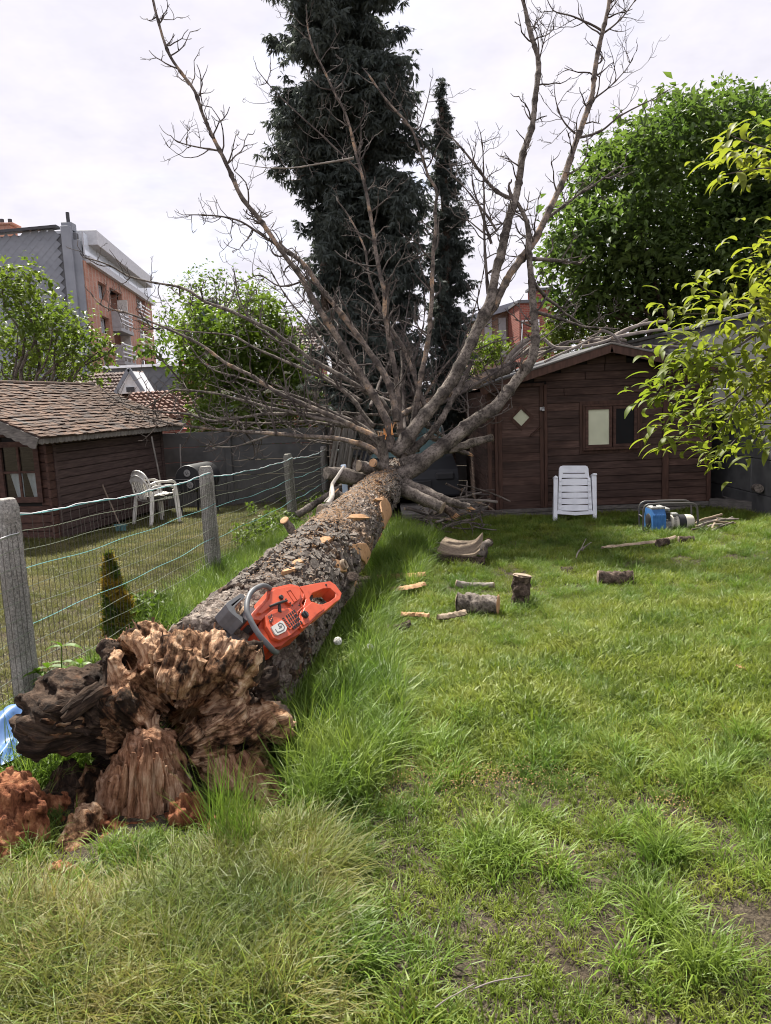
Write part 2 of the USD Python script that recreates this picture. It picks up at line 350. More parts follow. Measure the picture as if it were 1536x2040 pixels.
M['bark'] = usdkit.material(stage, '/World/Looks/old_bark', {
    'g': ('geometry', {}), 'n': ('noise_texture', {'scale': 24.0, 'detail': 8.0, 'roughness': 0.7}),
    'r': ('rgb_ramp', {'ramp': [(0.28, (0.05, 0.04, 0.034)), (0.42, (0.15, 0.122, 0.104)), (0.55, (0.27, 0.23, 0.20)), (0.72, (0.40, 0.355, 0.31))]}),
    'n2': ('noise_texture', {'scale': 3.0, 'detail': 5.0, 'roughness': 0.6}), 'r2': ('rgb_ramp', {'ramp': [(0.38, (0.5, 0.46, 0.43)), (0.52, (1, 1, 1)), (0.60, (1.0, 0.80, 0.60)), (0.72, (1.0, 0.72, 0.48))]}),
    'wv': ('noise_texture', {'scale': 9.0, 'detail': 3.0}), 'wm': ('vector_math', {'math_type': 'multiply_add', 'vector2': (0.13, 0.13, 0.13)}),
    'v': ('voronoi_texture', {'feature': 'distance_to_edge', 'scale': 26.0}), 'rv': ('rgb_ramp', {'ramp': [(0.0, (0.12, 0.10, 0.09)), (0.10, (0.45, 0.42, 0.40)), (0.25, (1, 1, 1))]}),
    'x': ('mix', {'mix_type': 'multiply', 'fac': 0.85}), 'y': ('mix', {'mix_type': 'multiply', 'fac': 0.6}),
    'nb': ('noise_texture', {'scale': 75.0, 'detail': 5.0, 'roughness': 0.65}), 'ab': ('math', {'math_type': 'multiply_add', 'value2': 0.9}),
    'b': ('bump', {'strength': 0.9, 'distance': 0.015}), 'p': ('principled_bsdf', {'roughness': 0.95, 'specular_ior_level': 0.15})},
    [('g.position', 'n.vector'), ('g.position', 'n2.vector'), ('g.position', 'nb.vector'), ('g.position', 'wv.vector'), ('wv.color', 'wm.vector1'), ('g.position', 'wm.vector3'), ('wm.vector', 'v.vector'),
     ('n.fac', 'r.fac'), ('n2.fac', 'r2.fac'), ('r.color', 'x.color1'), ('r2.color', 'x.color2'), ('v.distance', 'rv.fac'), ('x.color', 'y.color1'), ('rv.color', 'y.color2'), ('y.color', 'p.base_color'),
     ('v.distance', 'ab.value1'), ('nb.fac', 'ab.value3'), ('ab.value', 'b.height'), ('b.normal', 'p.normal')], surface='p.BSDF')
M['bark_dark'] = look('dark_bark', [(0.3, (0.02, 0.015, 0.012)), (0.5, (0.065, 0.047, 0.037)), (0.7, (0.16, 0.12, 0.095))], scale=24, detail=8, rough=0.95, bump=0.8, bscale=70, spec=0.15)
def limb_look(name, ramp, scale):
    return usdkit.material(stage, '/World/Looks/' + name, {
        'a': ('attribute', {'attribute': 'grain'}), 'sx': ('separate_xyz', {}), 'g': ('geometry', {}), 'n': ('noise_texture', {'scale': scale, 'detail': 8.0, 'roughness': 0.75}), 'r': ('rgb_ramp', {'ramp': ramp}),
        'n2': ('noise_texture', {'scale': 40.0, 'detail': 5.0, 'roughness': 0.7}), 'r2': ('rgb_ramp', {'ramp': [(0.38, (0.4, 0.38, 0.37)), (0.52, (1, 1, 1))]}), 'x': ('mix', {'mix_type': 'multiply', 'fac': 0.8}),
        'k': ('math', {'math_type': 'multiply', 'value2': 0.85, 'use_clamp': True}), 'y': ('mix', {'mix_type': 'mix', 'color2': (0.022, 0.018, 0.016)}),
        'b': ('bump', {'strength': 0.8, 'distance': 0.01}), 'p': ('principled_bsdf', {'roughness': 0.9, 'specular_ior_level': 0.2})},
        [('a.vector', 'sx.vector'), ('g.position', 'n.vector'), ('g.position', 'n2.vector'), ('n.fac', 'r.fac'), ('n2.fac', 'r2.fac'), ('r.color', 'x.color1'), ('r2.color', 'x.color2'), ('sx.x', 'k.value1'), ('k.value', 'y.fac'), ('x.color', 'y.color1'),
         ('y.color', 'p.base_color'), ('n2.fac', 'b.height'), ('b.normal', 'p.normal')], surface='p.BSDF')
M['limb'] = limb_look('limb_bark', [(0.33, (0.035, 0.029, 0.025)), (0.46, (0.095, 0.08, 0.068)), (0.58, (0.185, 0.157, 0.135)), (0.76, (0.28, 0.24, 0.205))], 5.0)
M['limb_bare'] = limb_look('limb_half_bare', [(0.33, (0.038, 0.031, 0.027)), (0.46, (0.10, 0.083, 0.072)), (0.54, (0.21, 0.17, 0.14)), (0.61, (0.34, 0.225, 0.14)), (0.74, (0.48, 0.34, 0.22))], 3.2)
M['twig'] = look('twig_bark', [(0.35, (0.035, 0.028, 0.025)), (0.65, (0.12, 0.10, 0.09))], scale=6, rough=0.9, spec=0.2)
M['twig_pale'] = look('twig_pale', [(0.35, (0.12, 0.10, 0.09)), (0.65, (0.27, 0.24, 0.21))], scale=6, rough=0.9, spec=0.2)
M['cut'] = look('fresh_cut', [(0.3, (0.24, 0.125, 0.06)), (0.5, (0.36, 0.205, 0.105)), (0.75, (0.44, 0.275, 0.155))], scale=26, detail=8, nrough=0.7, rough=0.8, bump=0.25, bscale=120, bdist=0.004)
M['cut_old'] = look('weathered_cut', [(0.3, (0.11, 0.08, 0.057)), (0.5, (0.22, 0.17, 0.12)), (0.75, (0.32, 0.26, 0.19))], scale=26, detail=8, nrough=0.7, rough=0.85, bump=0.25, bscale=120, bdist=0.004)
def rot_look(name, ramp, patch, pscale=4.0, gs=1.6):
    """torn wood: streaks along the grain, blotches of decay"""
    return usdkit.material(stage, '/World/Looks/' + name, {
        'a': ('attribute', {'attribute': 'grain'}), 'g': ('geometry', {}),
        'n': ('noise_texture', {'scale': gs, 'detail': 9.0, 'roughness': 0.72, 'distortion': 0.3}), 'r': ('rgb_ramp', {'ramp': ramp}),
        'n2': ('noise_texture', {'scale': pscale, 'detail': 7.0, 'roughness': 0.68}), 'r2': ('rgb_ramp', {'ramp': patch}), 'x': ('mix', {'mix_type': 'multiply', 'fac': 1.0}),
        'nb': ('noise_texture', {'scale': 3.2, 'detail': 7.0, 'roughness': 0.7}), 'nc': ('noise_texture', {'scale': 55.0, 'detail': 5.0, 'roughness': 0.7}), 'ab': ('math', {'math_type': 'multiply_add', 'value2': 1.6}),
        'b': ('bump', {'strength': 1.0, 'distance': 0.014}), 'p': ('principled_bsdf', {'roughness': 0.92, 'specular_ior_level': 0.15})},
        [('a.vector', 'n.vector'), ('a.vector', 'nb.vector'), ('g.position', 'n2.vector'), ('g.position', 'nc.vector'), ('n.fac', 'r.fac'), ('n2.fac', 'r2.fac'), ('r.color', 'x.color1'), ('r2.color', 'x.color2'), ('x.color', 'p.base_color'),
         ('nb.fac', 'ab.value1'), ('nc.fac', 'ab.value3'), ('ab.value', 'b.height'), ('b.normal', 'p.normal')], surface='p.BSDF')
M['rot'] = rot_look('rotten_wood', [(0.35, (0.06, 0.036, 0.024)), (0.44, (0.24, 0.138, 0.084)), (0.51, (0.43, 0.272, 0.168)), (0.58, (0.58, 0.41, 0.27)), (0.67, (0.70, 0.55, 0.40))], [(0.39, (0.05, 0.045, 0.04)), (0.45, (0.30, 0.24, 0.20)), (0.50, (0.80, 0.70, 0.62)), (0.55, (1, 1, 1))], 6.0)
M['rot_bark'] = rot_look('charred_root', [(0.36, (0.014, 0.010, 0.008)), (0.48, (0.045, 0.031, 0.023)), (0.58, (0.10, 0.068, 0.048)), (0.70, (0.19, 0.135, 0.10))], [(0.40, (0.5, 0.45, 0.42)), (0.56, (1, 1, 1)), (0.64, (1.6, 1.2, 0.95))], 5.0)
M['rot_stump'] = rot_look('stump_wood', [(0.36, (0.06, 0.034, 0.022)), (0.44, (0.24, 0.135, 0.08)), (0.52, (0.41, 0.26, 0.165)), (0.60, (0.54, 0.38, 0.265)), (0.70, (0.64, 0.50, 0.38))], [(0.38, (0.42, 0.33, 0.30)), (0.50, (0.85, 0.72, 0.66)), (0.60, (1, 1, 1))], 4.0)
M['rot_red'] = rot_look('red_rot', [(0.34, (0.08, 0.028, 0.015)), (0.46, (0.22, 0.085, 0.042)), (0.56, (0.33, 0.145, 0.072)), (0.66, (0.43, 0.235, 0.125))], [(0.40, (0.5, 0.42, 0.4)), (0.54, (0.95, 0.92, 0.9)), (0.62, (1.05, 1.15, 1.2))], 6.0)
M['shard'] = look('torn_shard', [(0.34, (0.10, 0.055, 0.032)), (0.5, (0.27, 0.155, 0.09)), (0.66, (0.46, 0.31, 0.20))], scale=14, rough=0.9, island=0.35)
M['sawdust'] = look('sawdust', [(0.3, (0.27, 0.155, 0.08)), (0.7, (0.40, 0.25, 0.135))], scale=60, rough=0.95, bump=0.5, bscale=200, bdist=0.004)
M['concrete'] = look('post_concrete', [(0.36, (0.075, 0.072, 0.066)), (0.48, (0.21, 0.20, 0.185)), (0.56, (0.28, 0.27, 0.245)), (0.66, (0.45, 0.43, 0.39))], scale=75, detail=8, nrough=0.8, rough=0.95, bump=0.6, bscale=140, bdist=0.005, ramp2=[(0.4, (0.6, 0.6, 0.56)), (0.6, (1, 1, 1))], scale2=4, fac2=0.7)
M['wall_grey'] = look('wall_concrete', [(0.3, (0.05, 0.05, 0.053)), (0.6, (0.10, 0.10, 0.10))], scale=3, detail=7, rough=0.95, bump=0.3, bscale=60, bdist=0.01)
M['wall_dark'] = look('wall_dark_concrete', [(0.3, (0.05, 0.05, 0.05)), (0.6, (0.09, 0.09, 0.088))], scale=3, detail=7, rough=0.95, bump=0.3, bscale=60)
M['shed_wood'] = look('shed_boards', [(0.3, (0.030, 0.016, 0.012)), (0.5, (0.060, 0.033, 0.025)), (0.72, (0.105, 0.064, 0.049))], scale=5, stretch=(0.7, 1, 9), detail=8, nrough=0.65, rough=0.75, bump=0.35, bscale=26, bdist=0.004, random=0.32, ramp2=[(0.38, (0.6, 0.55, 0.52)), (0.5, (1, 1, 1)), (0.66, (1.25, 1.3, 1.35))], scale2=1.6, stretch2=(1, 1, 2.5), fac2=0.9)
M['shed_trim'] = look('shed_trim', [(0.3, (0.034, 0.017, 0.012)), (0.7, (0.085, 0.043, 0.03))], scale=5, stretch=(4, 4, 0.8), detail=7, rough=0.75, bump=0.3, bscale=40, bdist=0.004, random=0.1)
M['cabin_wood'] = look('cabin_boards', [(0.3, (0.042, 0.027, 0.024)), (0.5, (0.072, 0.047, 0.042)), (0.72, (0.115, 0.08, 0.07))], scale=5, stretch=(1, 0.7, 9), detail=8, rough=0.8, bump=0.35, bscale=26, bdist=0.004, random=0.15)
M['cabin_front'] = look('cabin_front_wood', [(0.3, (0.034, 0.017, 0.013)), (0.5, (0.062, 0.031, 0.023)), (0.72, (0.10, 0.052, 0.037))], scale=5, stretch=(2, 2, 6), detail=8, rough=0.75, bump=0.3, bscale=30, bdist=0.004, random=0.12)
M['board_grey'] = look('weathered_board', [(0.3, (0.06, 0.055, 0.05)), (0.7, (0.17, 0.155, 0.14))], scale=5, stretch=(2, 2, 8), detail=7, rough=0.9, bump=0.4, bscale=30, bdist=0.004, random=0.15)
M['lath'] = look('grey_lath', [(0.3, (0.10, 0.093, 0.085)), (0.7, (0.23, 0.21, 0.19))], scale=8, stretch=(3, 3, 0.5), rough=0.9, random=0.2)
M['shingle'] = look('mossy_shingle', [(0.32, (0.032, 0.028, 0.027)), (0.44, (0.07, 0.055, 0.048)), (0.53, (0.115, 0.068, 0.045)), (0.60, (0.075, 0.066, 0.06)), (0.75, (0.16, 0.148, 0.137))], scale=2.6, detail=10, nrough=0.8, rough=0.95, bump=0.9, bscale=45, bdist=0.02, random=0.35, island=0.3)
M['felt'] = look('roof_felt', [(0.3, (0.045, 0.045, 0.048)), (0.7, (0.10, 0.10, 0.105))], scale=8, rough=0.9, bump=0.3, bscale=200, bdist=0.003)
M['slate'] = look('slate', [(0.3, (0.20, 0.215, 0.245)), (0.7, (0.26, 0.275, 0.305))], scale=1.2, rough=0.7, island=0.14)
M['slate_dark'] = look('slate_dark', [(0.3, (0.10, 0.105, 0.115)), (0.7, (0.18, 0.185, 0.20))], scale=1.2, rough=0.7, island=0.22)
def brick_look(name, c1, c2, mortar, scale=1.0, rot=(math.pi / 2, 0, 0)):
    return usdkit.material(stage, '/World/Looks/' + name, {
        'g': ('geometry', {}), 'm': ('mapping', {'rotation': rot}),
        'b': ('brick_texture', {'color1': c1, 'color2': c2, 'mortar': mortar, 'scale': scale, 'mortar_size': 0.009, 'brick_width': 0.22, 'row_height': 0.075, 'mortar_smooth': 0.3}),
        'n': ('noise_texture', {'scale': 1.1, 'detail': 5.0}), 'r': ('rgb_ramp', {'ramp': [(0.35, (0.8, 0.78, 0.77)), (0.65, (1, 1, 1))]}),
        'x': ('mix', {'mix_type': 'multiply', 'fac': 1.0}), 'p': ('principled_bsdf', {'roughness': 0.9, 'specular_ior_level': 0.2})},
        [('g.position', 'm.vector'), ('m.vector', 'b.vector'), ('g.position', 'n.vector'), ('n.fac', 'r.fac'), ('b.color', 'x.color1'), ('r.color', 'x.color2'), ('x.color', 'p.base_color')], surface='p.BSDF')
M['brick_flat'] = brick_look('facade_brick', (0.40, 0.205, 0.145), (0.34, 0.165, 0.115), (0.38, 0.29, 0.24), rot=(math.pi / 2, 0, math.pi / 2))
M['brick_red'] = brick_look('red_brick', (0.25, 0.075, 0.055), (0.19, 0.055, 0.042), (0.25, 0.17, 0.14))
M['brick_pale'] = brick_look('pale_brick', (0.33, 0.22, 0.17), (0.28, 0.18, 0.14), (0.34, 0.28, 0.24))
M['white'] = plain('white_paint', (0.72, 0.73, 0.75), 0.5)
M['facade_white'] = plain('facade_white', (0.46, 0.47, 0.49), 0.7)
M['white_plastic'] = look('white_plastic', [(0.3, (0.60, 0.62, 0.66)), (0.6, (0.74, 0.76, 0.80))], scale=5, detail=6, rough=0.42, spec=0.45, bev=0.004)
M['white_dirty'] = look('dirty_white_plastic', [(0.3, (0.44, 0.42, 0.38)), (0.6, (0.66, 0.64, 0.60))], scale=7, detail=6, rough=0.5, spec=0.4)
M['render_grey'] = plain('render_grey', (0.33, 0.33, 0.34), 0.9)
M['frame_dark'] = plain('dark_frame', (0.045, 0.045, 0.05), 0.6)
M['window_sky'] = look('window_glass', [(0.3, (0.30, 0.33, 0.37)), (0.7, (0.44, 0.47, 0.50))], scale=0.7, rough=0.08, spec=0.8)
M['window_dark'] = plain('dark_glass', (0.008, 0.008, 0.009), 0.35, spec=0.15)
M['balcony_glass'] = look('railing_glass', [(0.3, (0.42, 0.47, 0.52)), (0.7, (0.52, 0.57, 0.62))], scale=0.7, rough=0.1, spec=0.7)
M['tile_brown'] = look('brown_tile', [(0.3, (0.09, 0.062, 0.055)), (0.7, (0.17, 0.115, 0.095))], scale=3, rough=0.8, island=0.25)
M['tile_red'] = look('red_tile', [(0.3, (0.15, 0.085, 0.068)), (0.7, (0.25, 0.145, 0.112))], scale=3, rough=0.8, island=0.25)
M['green_sheet'] = plain('green_sheet', (0.05, 0.075, 0.075), 0.6)
M['saw_orange'] = look('saw_orange', [(0.3, (0.44, 0.062, 0.024)), (0.7, (0.51, 0.082, 0.032))], scale=20, rough=0.36, spec=0.5, bev=0.006, ramp2=[(0.32, (0.55, 0.5, 0.45)), (0.45, (1, 1, 1))], scale2=18, fac2=0.7)
M['saw_dark'] = look('saw_dark_orange', [(0.3, (0.30, 0.035, 0.012)), (0.7, (0.42, 0.055, 0.018))], scale=20, rough=0.45, bev=0.004)
M['saw_black'] = plain('saw_black', (0.018, 0.018, 0.02), 0.45, bev=0.003)
M['saw_grey'] = look('saw_grey', [(0.3, (0.075, 0.078, 0.085)), (0.7, (0.11, 0.113, 0.12))], scale=30, rough=0.5, bev=0.003)
M['saw_label'] = plain('saw_label', (0.42, 0.42, 0.40), 0.4)
M['steel'] = plain('steel', (0.35, 0.35, 0.36), 0.4, metallic=0.8)
M['pipe'] = plain('dark_pipe', (0.085, 0.08, 0.076), 0.5, metallic=0.2)
M['blue_paint'] = look('blue_paint', [(0.3, (0.03, 0.11, 0.30)), (0.7, (0.06, 0.19, 0.45))], scale=14, detail=6, rough=0.45, bev=0.004)
M['cream'] = plain('cream_metal', (0.50, 0.47, 0.40), 0.5)
M['engine_grey'] = look('engine_grey', [(0.3, (0.10, 0.10, 0.10)), (0.6, (0.32, 0.32, 0.31))], scale=40, rough=0.6, metallic=0.3)
M['black_iron'] = plain('black_iron', (0.02, 0.02, 0.022), 0.5)
M['pane_cream'] = look('frosted_pane', [(0.3, (0.50, 0.52, 0.38)), (0.7, (0.60, 0.62, 0.46))], scale=3, rough=0.12, spec=0.6)
M['pane_clear'] = glass_look('clear_pane', (0.85, 0.88, 0.88))
M['tarp'] = look('blue_tarp', [(0.3, (0.035, 0.10, 0.26)), (0.7, (0.07, 0.16, 0.36))], scale=9, rough=0.45, spec=0.5)
M['tarp_green'] = look('green_tarp', [(0.3, (0.05, 0.12, 0.12)), (0.7, (0.09, 0.19, 0.19))], scale=9, rough=0.5)
M['wire'] = plain('fence_wire', (0.17, 0.19, 0.14), 0.6)
M['wire_dark'] = plain('rusty_mesh', (0.055, 0.05, 0.04), 0.7)
M['wire_teal'] = plain('teal_wire', (0.20, 0.47, 0.47), 0.5)
M['pole_blue'] = plain('pale_pole', (0.40, 0.48, 0.60), 0.6)
M['car_paint'] = plain('car_paint', (0.016, 0.017, 0.02), 0.55)
M['car_glass'] = plain('car_glass', (0.10, 0.16, 0.16), 0.08, spec=0.8)
M['flower'] = plain('cream_flower', (0.55, 0.55, 0.38), 0.8)
M['dandelion'] = plain('dandelion_fluff', (0.60, 0.60, 0.56), 0.9)
M['moss'] = plain('moss', (0.07, 0.11, 0.02), 0.9, scale=40)
M['interior'] = plain('dark_interior', (0.02, 0.017, 0.015), 0.9)
M['peeled'] = look('peeled_wood', [(0.35, (0.34, 0.30, 0.25)), (0.65, (0.58, 0.54, 0.48))], scale=9, rough=0.8)
M['rake_wood'] = plain('handle_wood', (0.17, 0.13, 0.10), 0.8)

# ------------------------------------------------------------------ ground
def make_ground():
    ax = np.concatenate([-np.geomspace(400, 12, 18), np.linspace(-11.5, 11.5, 180), np.geomspace(12, 400, 18)])
    ay = np.concatenate([[-200, -60, -20, -8], np.linspace(-3, 20, 200), np.geomspace(20.6, 500, 20)])
    X, Y = np.meshgrid(ax, ay, indexing='ij')
    Z = gz(X, Y)
    near = (np.abs(X) < 8) & (Y < 16) & (Y > 0)
    Z = Z + np.where(near, 0.03 * (fbm(np.stack([X * 5, Y * 5, 0 * X], -1), 3, 3) - 0.5), 0) - 0.012
    v = np.stack([X, Y, Z], -1).reshape(-1, 3); n2 = len(ay)
    i, j = np.meshgrid(np.arange(len(ax) - 1), np.arange(n2 - 1), indexing='ij')
    q = np.stack([i * n2 + j, (i + 1) * n2 + j, (i + 1) * n2 + j + 1, i * n2 + j + 1], -1).reshape(-1, 4)
    single('ground', (v, q), M['soil'], 'dark soil showing between the tufts of the garden lawn', 'ground', smooth=True, kind='structure')
make_ground()
# ------------------------------------------------------------------ the brown garden shed on the right
def right_shed():
    YF = 11.4
    def W(px, py):
        p = P(px, py, YF); return p[0], p[2]
    x0, x1 = W(971, 900)[0], W(1413, 900)[0]
    zb = W(1000, 1022)[1]
    xr, zr = W(1205, 690)
    sl, sr = 0.285, 0.245
    top = lambda x: zr - 0.05 - (xr - x) * sl if x < xr else zr - 0.05 - (x - xr) * sr
    depth = 2.9
    shed = thing('garden_shed', 'dark brown timber shed with a low gable roof, door on the left and one window', 'shed', (xr, YF, zb))
    # boards of the front, row by row
    door = (W(986, 900)[0], W(1089, 900)[0], zb, W(1035, 768)[1])
    wx0, wz1 = W(1160, 806); wx1, wz0 = W(1272, 893)
    post = (W(1319, 900)[0], W(1330, 900)[0])
    rng = random.Random(4)
    rowh = 0.112; z = zb + 0.06; k = 0
    while z < zr - 0.12:
        h = min(rowh, zr - 0.1 - z); zc = z + h / 2
        xa, xb = x0, x1
        while top(xa) < z + h + 0.01 and xa < xr: xa += 0.01
        while top(xb) < z + h + 0.01 and xb > xr: xb -= 0.01
        cuts = [(xa, xb)]
        def cut(c0, c1):
            out = []
            for a, b in cuts:
                if c1 <= a or c0 >= b: out.append((a, b)); continue
                if c0 > a: out.append((a, c0))
                if c1 < b: out.append((c1, b))
            return out
        if z < door[3]: cuts = cut(door[0], door[1])
        if z < wz1 - 0.02 and z + h > wz0 + 0.02 and z > wz0 - .02 and z + h < wz1 + .02: cuts = cut(wx0, wx1)
        if z < wz1 + 0.1: cuts = cut(*post)
        else:
            s = rng.uniform(xa + 0.5, xb - 0.5); cuts = cut(s, s + 0.004)
        for a, b in cuts:
            if b - a < 0.03: continue
            t = rng.uniform(-0.002, 0.003)
            v, f = box(((a + b) / 2, YF + 0.006, zc), (b - a - 0.003, 0.022, h - 0.003), ch=0.004)
            pl = shapely.box(a + .0015, z, b - .0015, z + h - .003); wb = shapely.box(wx0 - .03, wz0 - .03, wx1 + .03, wz1 + .03)
            if pl.intersects(wb):
                pl = pl.difference(wb)
                if pl.area < .001: continue
                for gm in list(getattr(pl, 'geoms', [pl]))[1:]: part('board', prism(gm, (0, YF + .006, 0), (1, 0, 0), (0, 0, 1), -.011, .011), M['shed_wood'], shed)
                v, f = prism(list(getattr(pl, 'geoms', [pl]))[0], (0, YF + .006, 0), (1, 0, 0), (0, 0, 1), -.011, .011)
            v[:, 1] += -0.010 * (1 - (v[:, 2] - z) / h) + t
            part('board', (v, f), M['shed_wood'], shed)
        z += rowh
    # body behind the boards
    gab = Polygon([(x0 + .02, zb), (x1 - .02, zb), (x1 - .02, top(x1) - .03), (xr, zr - .1), (x0 + .02, top(x0) - .03)])
    hole = Polygon([(wx0 + .05, wz0 + .05), (wx1 - .05, wz0 + .05), (wx1 - .05, wz1 - .05), (wx0 + .05, wz1 - .05)])
    part('front_frame', prism(gab.difference(hole), (0, YF + .05, 0), (1, 0, 0), (0, 0, 1), -0.03, 0.03), M['interior'], shed)
    part('rear_wall', prism(gab, (0, YF + depth, 0), (1, 0, 0), (0, 0, 1), -0.02, 0.02), M['shed_trim'], shed)
    for x in (x0 + .02, x1 - .02):
        zt = top(x) - .04
        n = 17
        for i in range(n):
            hh = (zt - zb) / n
            part('board', box((x + (-.012 if x < xr else .012), YF + depth / 2 + .01, zb + hh * (i + .5)), (0.024, depth - .06, hh - .003), ch=.004), M['shed_wood'], shed)
    part('shed_floor', box((xr, YF + depth / 2, zb + .03), (x1 - x0 - .1, depth - .1, .04)), M['interior'], shed)
    # roof
    for s in (-1, 1):
        sl_ = sl if s < 0 else sr
        xe = (x0 - .14) if s < 0 else (x1 + .17)
        a = np.array([xr, YF - .32, zr]); e = np.array([xe, YF - .32, zr - abs(xe - xr) * sl_])
        d = e - a; L = np.linalg.norm(d); d /= L
        n = np.array([-d[2] * 1, 0, d[0]]) * (1 if s > 0 else -1)
        n = n if n[2] > 0 else -n
        mid = (a + e) / 2 + np.array([0, (depth + .5) / 2, 0])
        ax = np.array([d, np.cross(n, d), n])
        part('roof_deck', box(mid + n * .012, (L, depth + .5, .024), ax), M['shed_trim'], shed)
        part('roofing_felt', box(mid + n * .031 + d * .01, (L + .02, depth + .54, .012), ax, ch=.004), M['felt'], shed)
        bm = (a + e) / 2 + np.array([0, -.012, 0]) - n * .045
        part('bargeboard', box(bm, (L, .024, .12), ax, ch=.004), M['shed_trim'], shed)
        part('bargeboard_cap', box((a + e) / 2 + np.array([0, -.02, 0]) + n * .022, (L + .01, .03, .026), ax, ch=.004), M['board_grey'], shed)
    # corner posts and trims
    for px_, w in ((971 + 4, .06), (1411, .06)):
        x = W(px_, 900)[0]
        part('corner_post', box((x, YF - .03, (zb + top(x) - .05) / 2), (w, .04, top(x) - .05 - zb), ch=.005), M['shed_trim'], shed)
    part('corner_post', box((sum(post) / 2, YF - .03, (zb + wz1 + .22) / 2), (post[1] - post[0] + .015, .03, wz1 + .22 - zb), ch=.005), M['shed_trim'], shed)
    # door
    dx0, dx1, dz0, dz1 = door
    d = part('door', box(((dx0 + dx1) / 2, YF + .012, (dz0 + dz1) / 2 + .03), (dx1 - dx0 - .09, .02, dz1 - dz0 - .07)), M['shed_trim'], shed)
    cx, cz = W(1038, 832); r = .125
    n = 15
    for i in range(n):
        a, b = dz0 + .055 + (dz1 - dz0 - .09) * i / n, dz0 + .055 + (dz1 - dz0 - .09) * (i + 1) / n
        pl = Polygon([(dx0 + .1, a), (dx1 - .1, a), (dx1 - .1, b - .004), (dx0 + .1, b - .004)])
        dia = Polygon([(cx - r * 1.35, cz), (cx, cz - r * 1.35), (cx + r * 1.35, cz), (cx, cz + r * 1.35)])
        pl = pl.difference(dia)
        if pl.is_empty: continue
        part('door_board', prism(pl, (0, YF - .002, 0), (1, 0, 0), (0, 0, 1), 0, .014), M['shed_wood'], d)
    for x, w in ((dx0 + .075, .06), (dx1 - .075, .06)):
        part('door_rail', box((x, YF - .018, (dz0 + dz1) / 2 + .02), (w, .03, dz1 - dz0 - .08), ch=.004), M['shed_trim'], d)
    for x in (dx0 + .018, dx1 - .018):
        part('door_frame', box((x, YF - .024, (dz0 + dz1) / 2), (.045, .045, dz1 - dz0), ch=.004), M['shed_trim'], shed)
    part('door_frame', box(((dx0 + dx1) / 2, YF - .024, dz1 + .002), (dx1 - dx0 - .085, .045, .05), ch=.004), M['shed_trim'], shed)
    part('door_sill', box(((dx0 + dx1) / 2, YF - .04, dz0 + .03), (dx1 - dx0 - .1, .05, .035), ch=.004), M['cut_old'], shed)
    dp = Polygon([(cx - r, cz), (cx, cz - r), (cx + r, cz), (cx, cz + r)])
    part('diamond_pane', prism(dp, (0, YF - .004, 0), (1, 0, 0), (0, 0, 1), -.004, .004), M['pane_cream'], d)
    fr = dp.buffer(.05, join_style=2).difference(dp)
    part('diamond_frame', prism(fr, (0, YF - .012, 0), (1, 0, 0), (0, 0, 1), -.012, .012), M['shed_trim'], d)
    q0, q1 = np.array(W(1056, 868)), np.array(W(1076, 849))
    part('turn_latch', beam((q0[0], YF - .03, q0[1]), (q1[0], YF - .03, q1[1]), .022, .055, ch=.004, up=(0, -1, 0)), M['shed_trim'], d)
    hx, hz = W(1079, 814)
    hp = part('hasp', box((hx, YF - .04, hz), (.07, .012, .05), ch=.003), M['steel'], d)
    part('padlock', join(box((hx + .012, YF - .056, hz - .02), (.04, .02, .035), ch=.004), tube([(hx, YF - .056, hz - .003), (hx, YF - .056, hz + .018), (hx + .012, YF - .056, hz + .026), (hx + .024, YF - .056, hz + .018), (hx + .024, YF - .056, hz - .003)], .004, 6)), M['steel'], hp)
    # window: pale left sash, dark open right sash
    win = part('window', join(*[box(c, s, ch=.004) for c, s in (
        (((wx0 + wx1) / 2, YF - .022, wz1 - .018), (wx1 - wx0, .05, .036)), (((wx0 + wx1) / 2, YF - .03, wz0 + .018), (wx1 - wx0, .065, .036)),
        ((wx0 + .018, YF - .022, (wz0 + wz1) / 2), (.036, .05, wz1 - wz0 - .072)), ((wx1 - .018, YF - .022, (wz0 + wz1) / 2), (.036, .05, wz1 - wz0 - .072)))]), M['shed_trim'], shed)
    mx = W(1219, 850)[0]
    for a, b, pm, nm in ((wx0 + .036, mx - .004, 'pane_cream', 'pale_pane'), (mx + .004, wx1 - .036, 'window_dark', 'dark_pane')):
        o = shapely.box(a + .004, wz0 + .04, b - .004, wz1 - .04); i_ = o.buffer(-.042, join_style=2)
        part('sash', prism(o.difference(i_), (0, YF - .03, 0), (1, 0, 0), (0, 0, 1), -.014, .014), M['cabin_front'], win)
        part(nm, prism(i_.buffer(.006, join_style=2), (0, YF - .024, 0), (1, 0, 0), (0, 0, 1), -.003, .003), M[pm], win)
    o = shapely.box(wx0 - .045, wz0 - .045, wx1 + .045, wz1 + .045).difference(shapely.box(wx0 - .001, wz0 - .001, wx1 + .001, wz1 + .001))
    part('window_trim', prism(o, (0, YF - .018, 0), (1, 0, 0), (0, 0, 1), -.008, .008), M['shed_trim'], win)
    # plinth boards and deck on the left
    for i in range(3):
        part('plinth_board', box(((x0 + x1) / 2, YF - .05, zb + .03 - .062 * i), (x1 - x0 + .1, .045, .056), ch=.005), M['board_grey'], shed)
    deck = thing('timber_deck', 'low weathered deck edge of grooved boards beside the shed, left of its door', 'deck', (1.0, YF, zb))
    xa, xb = P(800, 1020, YF)[0], x0 - .03
    for i in range(3):
        part('board', box(((xa + xb) / 2, YF - .1, zb + .02 - .075 * i), (xb - xa, .03, .068), ch=.005), M['board_grey'], deck)
    for i in range(9):
        part('board', box(((xa + xb) / 2, YF - .02 + .14 * i, zb + .045), (xb - xa, .13, .025), ch=.005), M['board_grey'], deck)
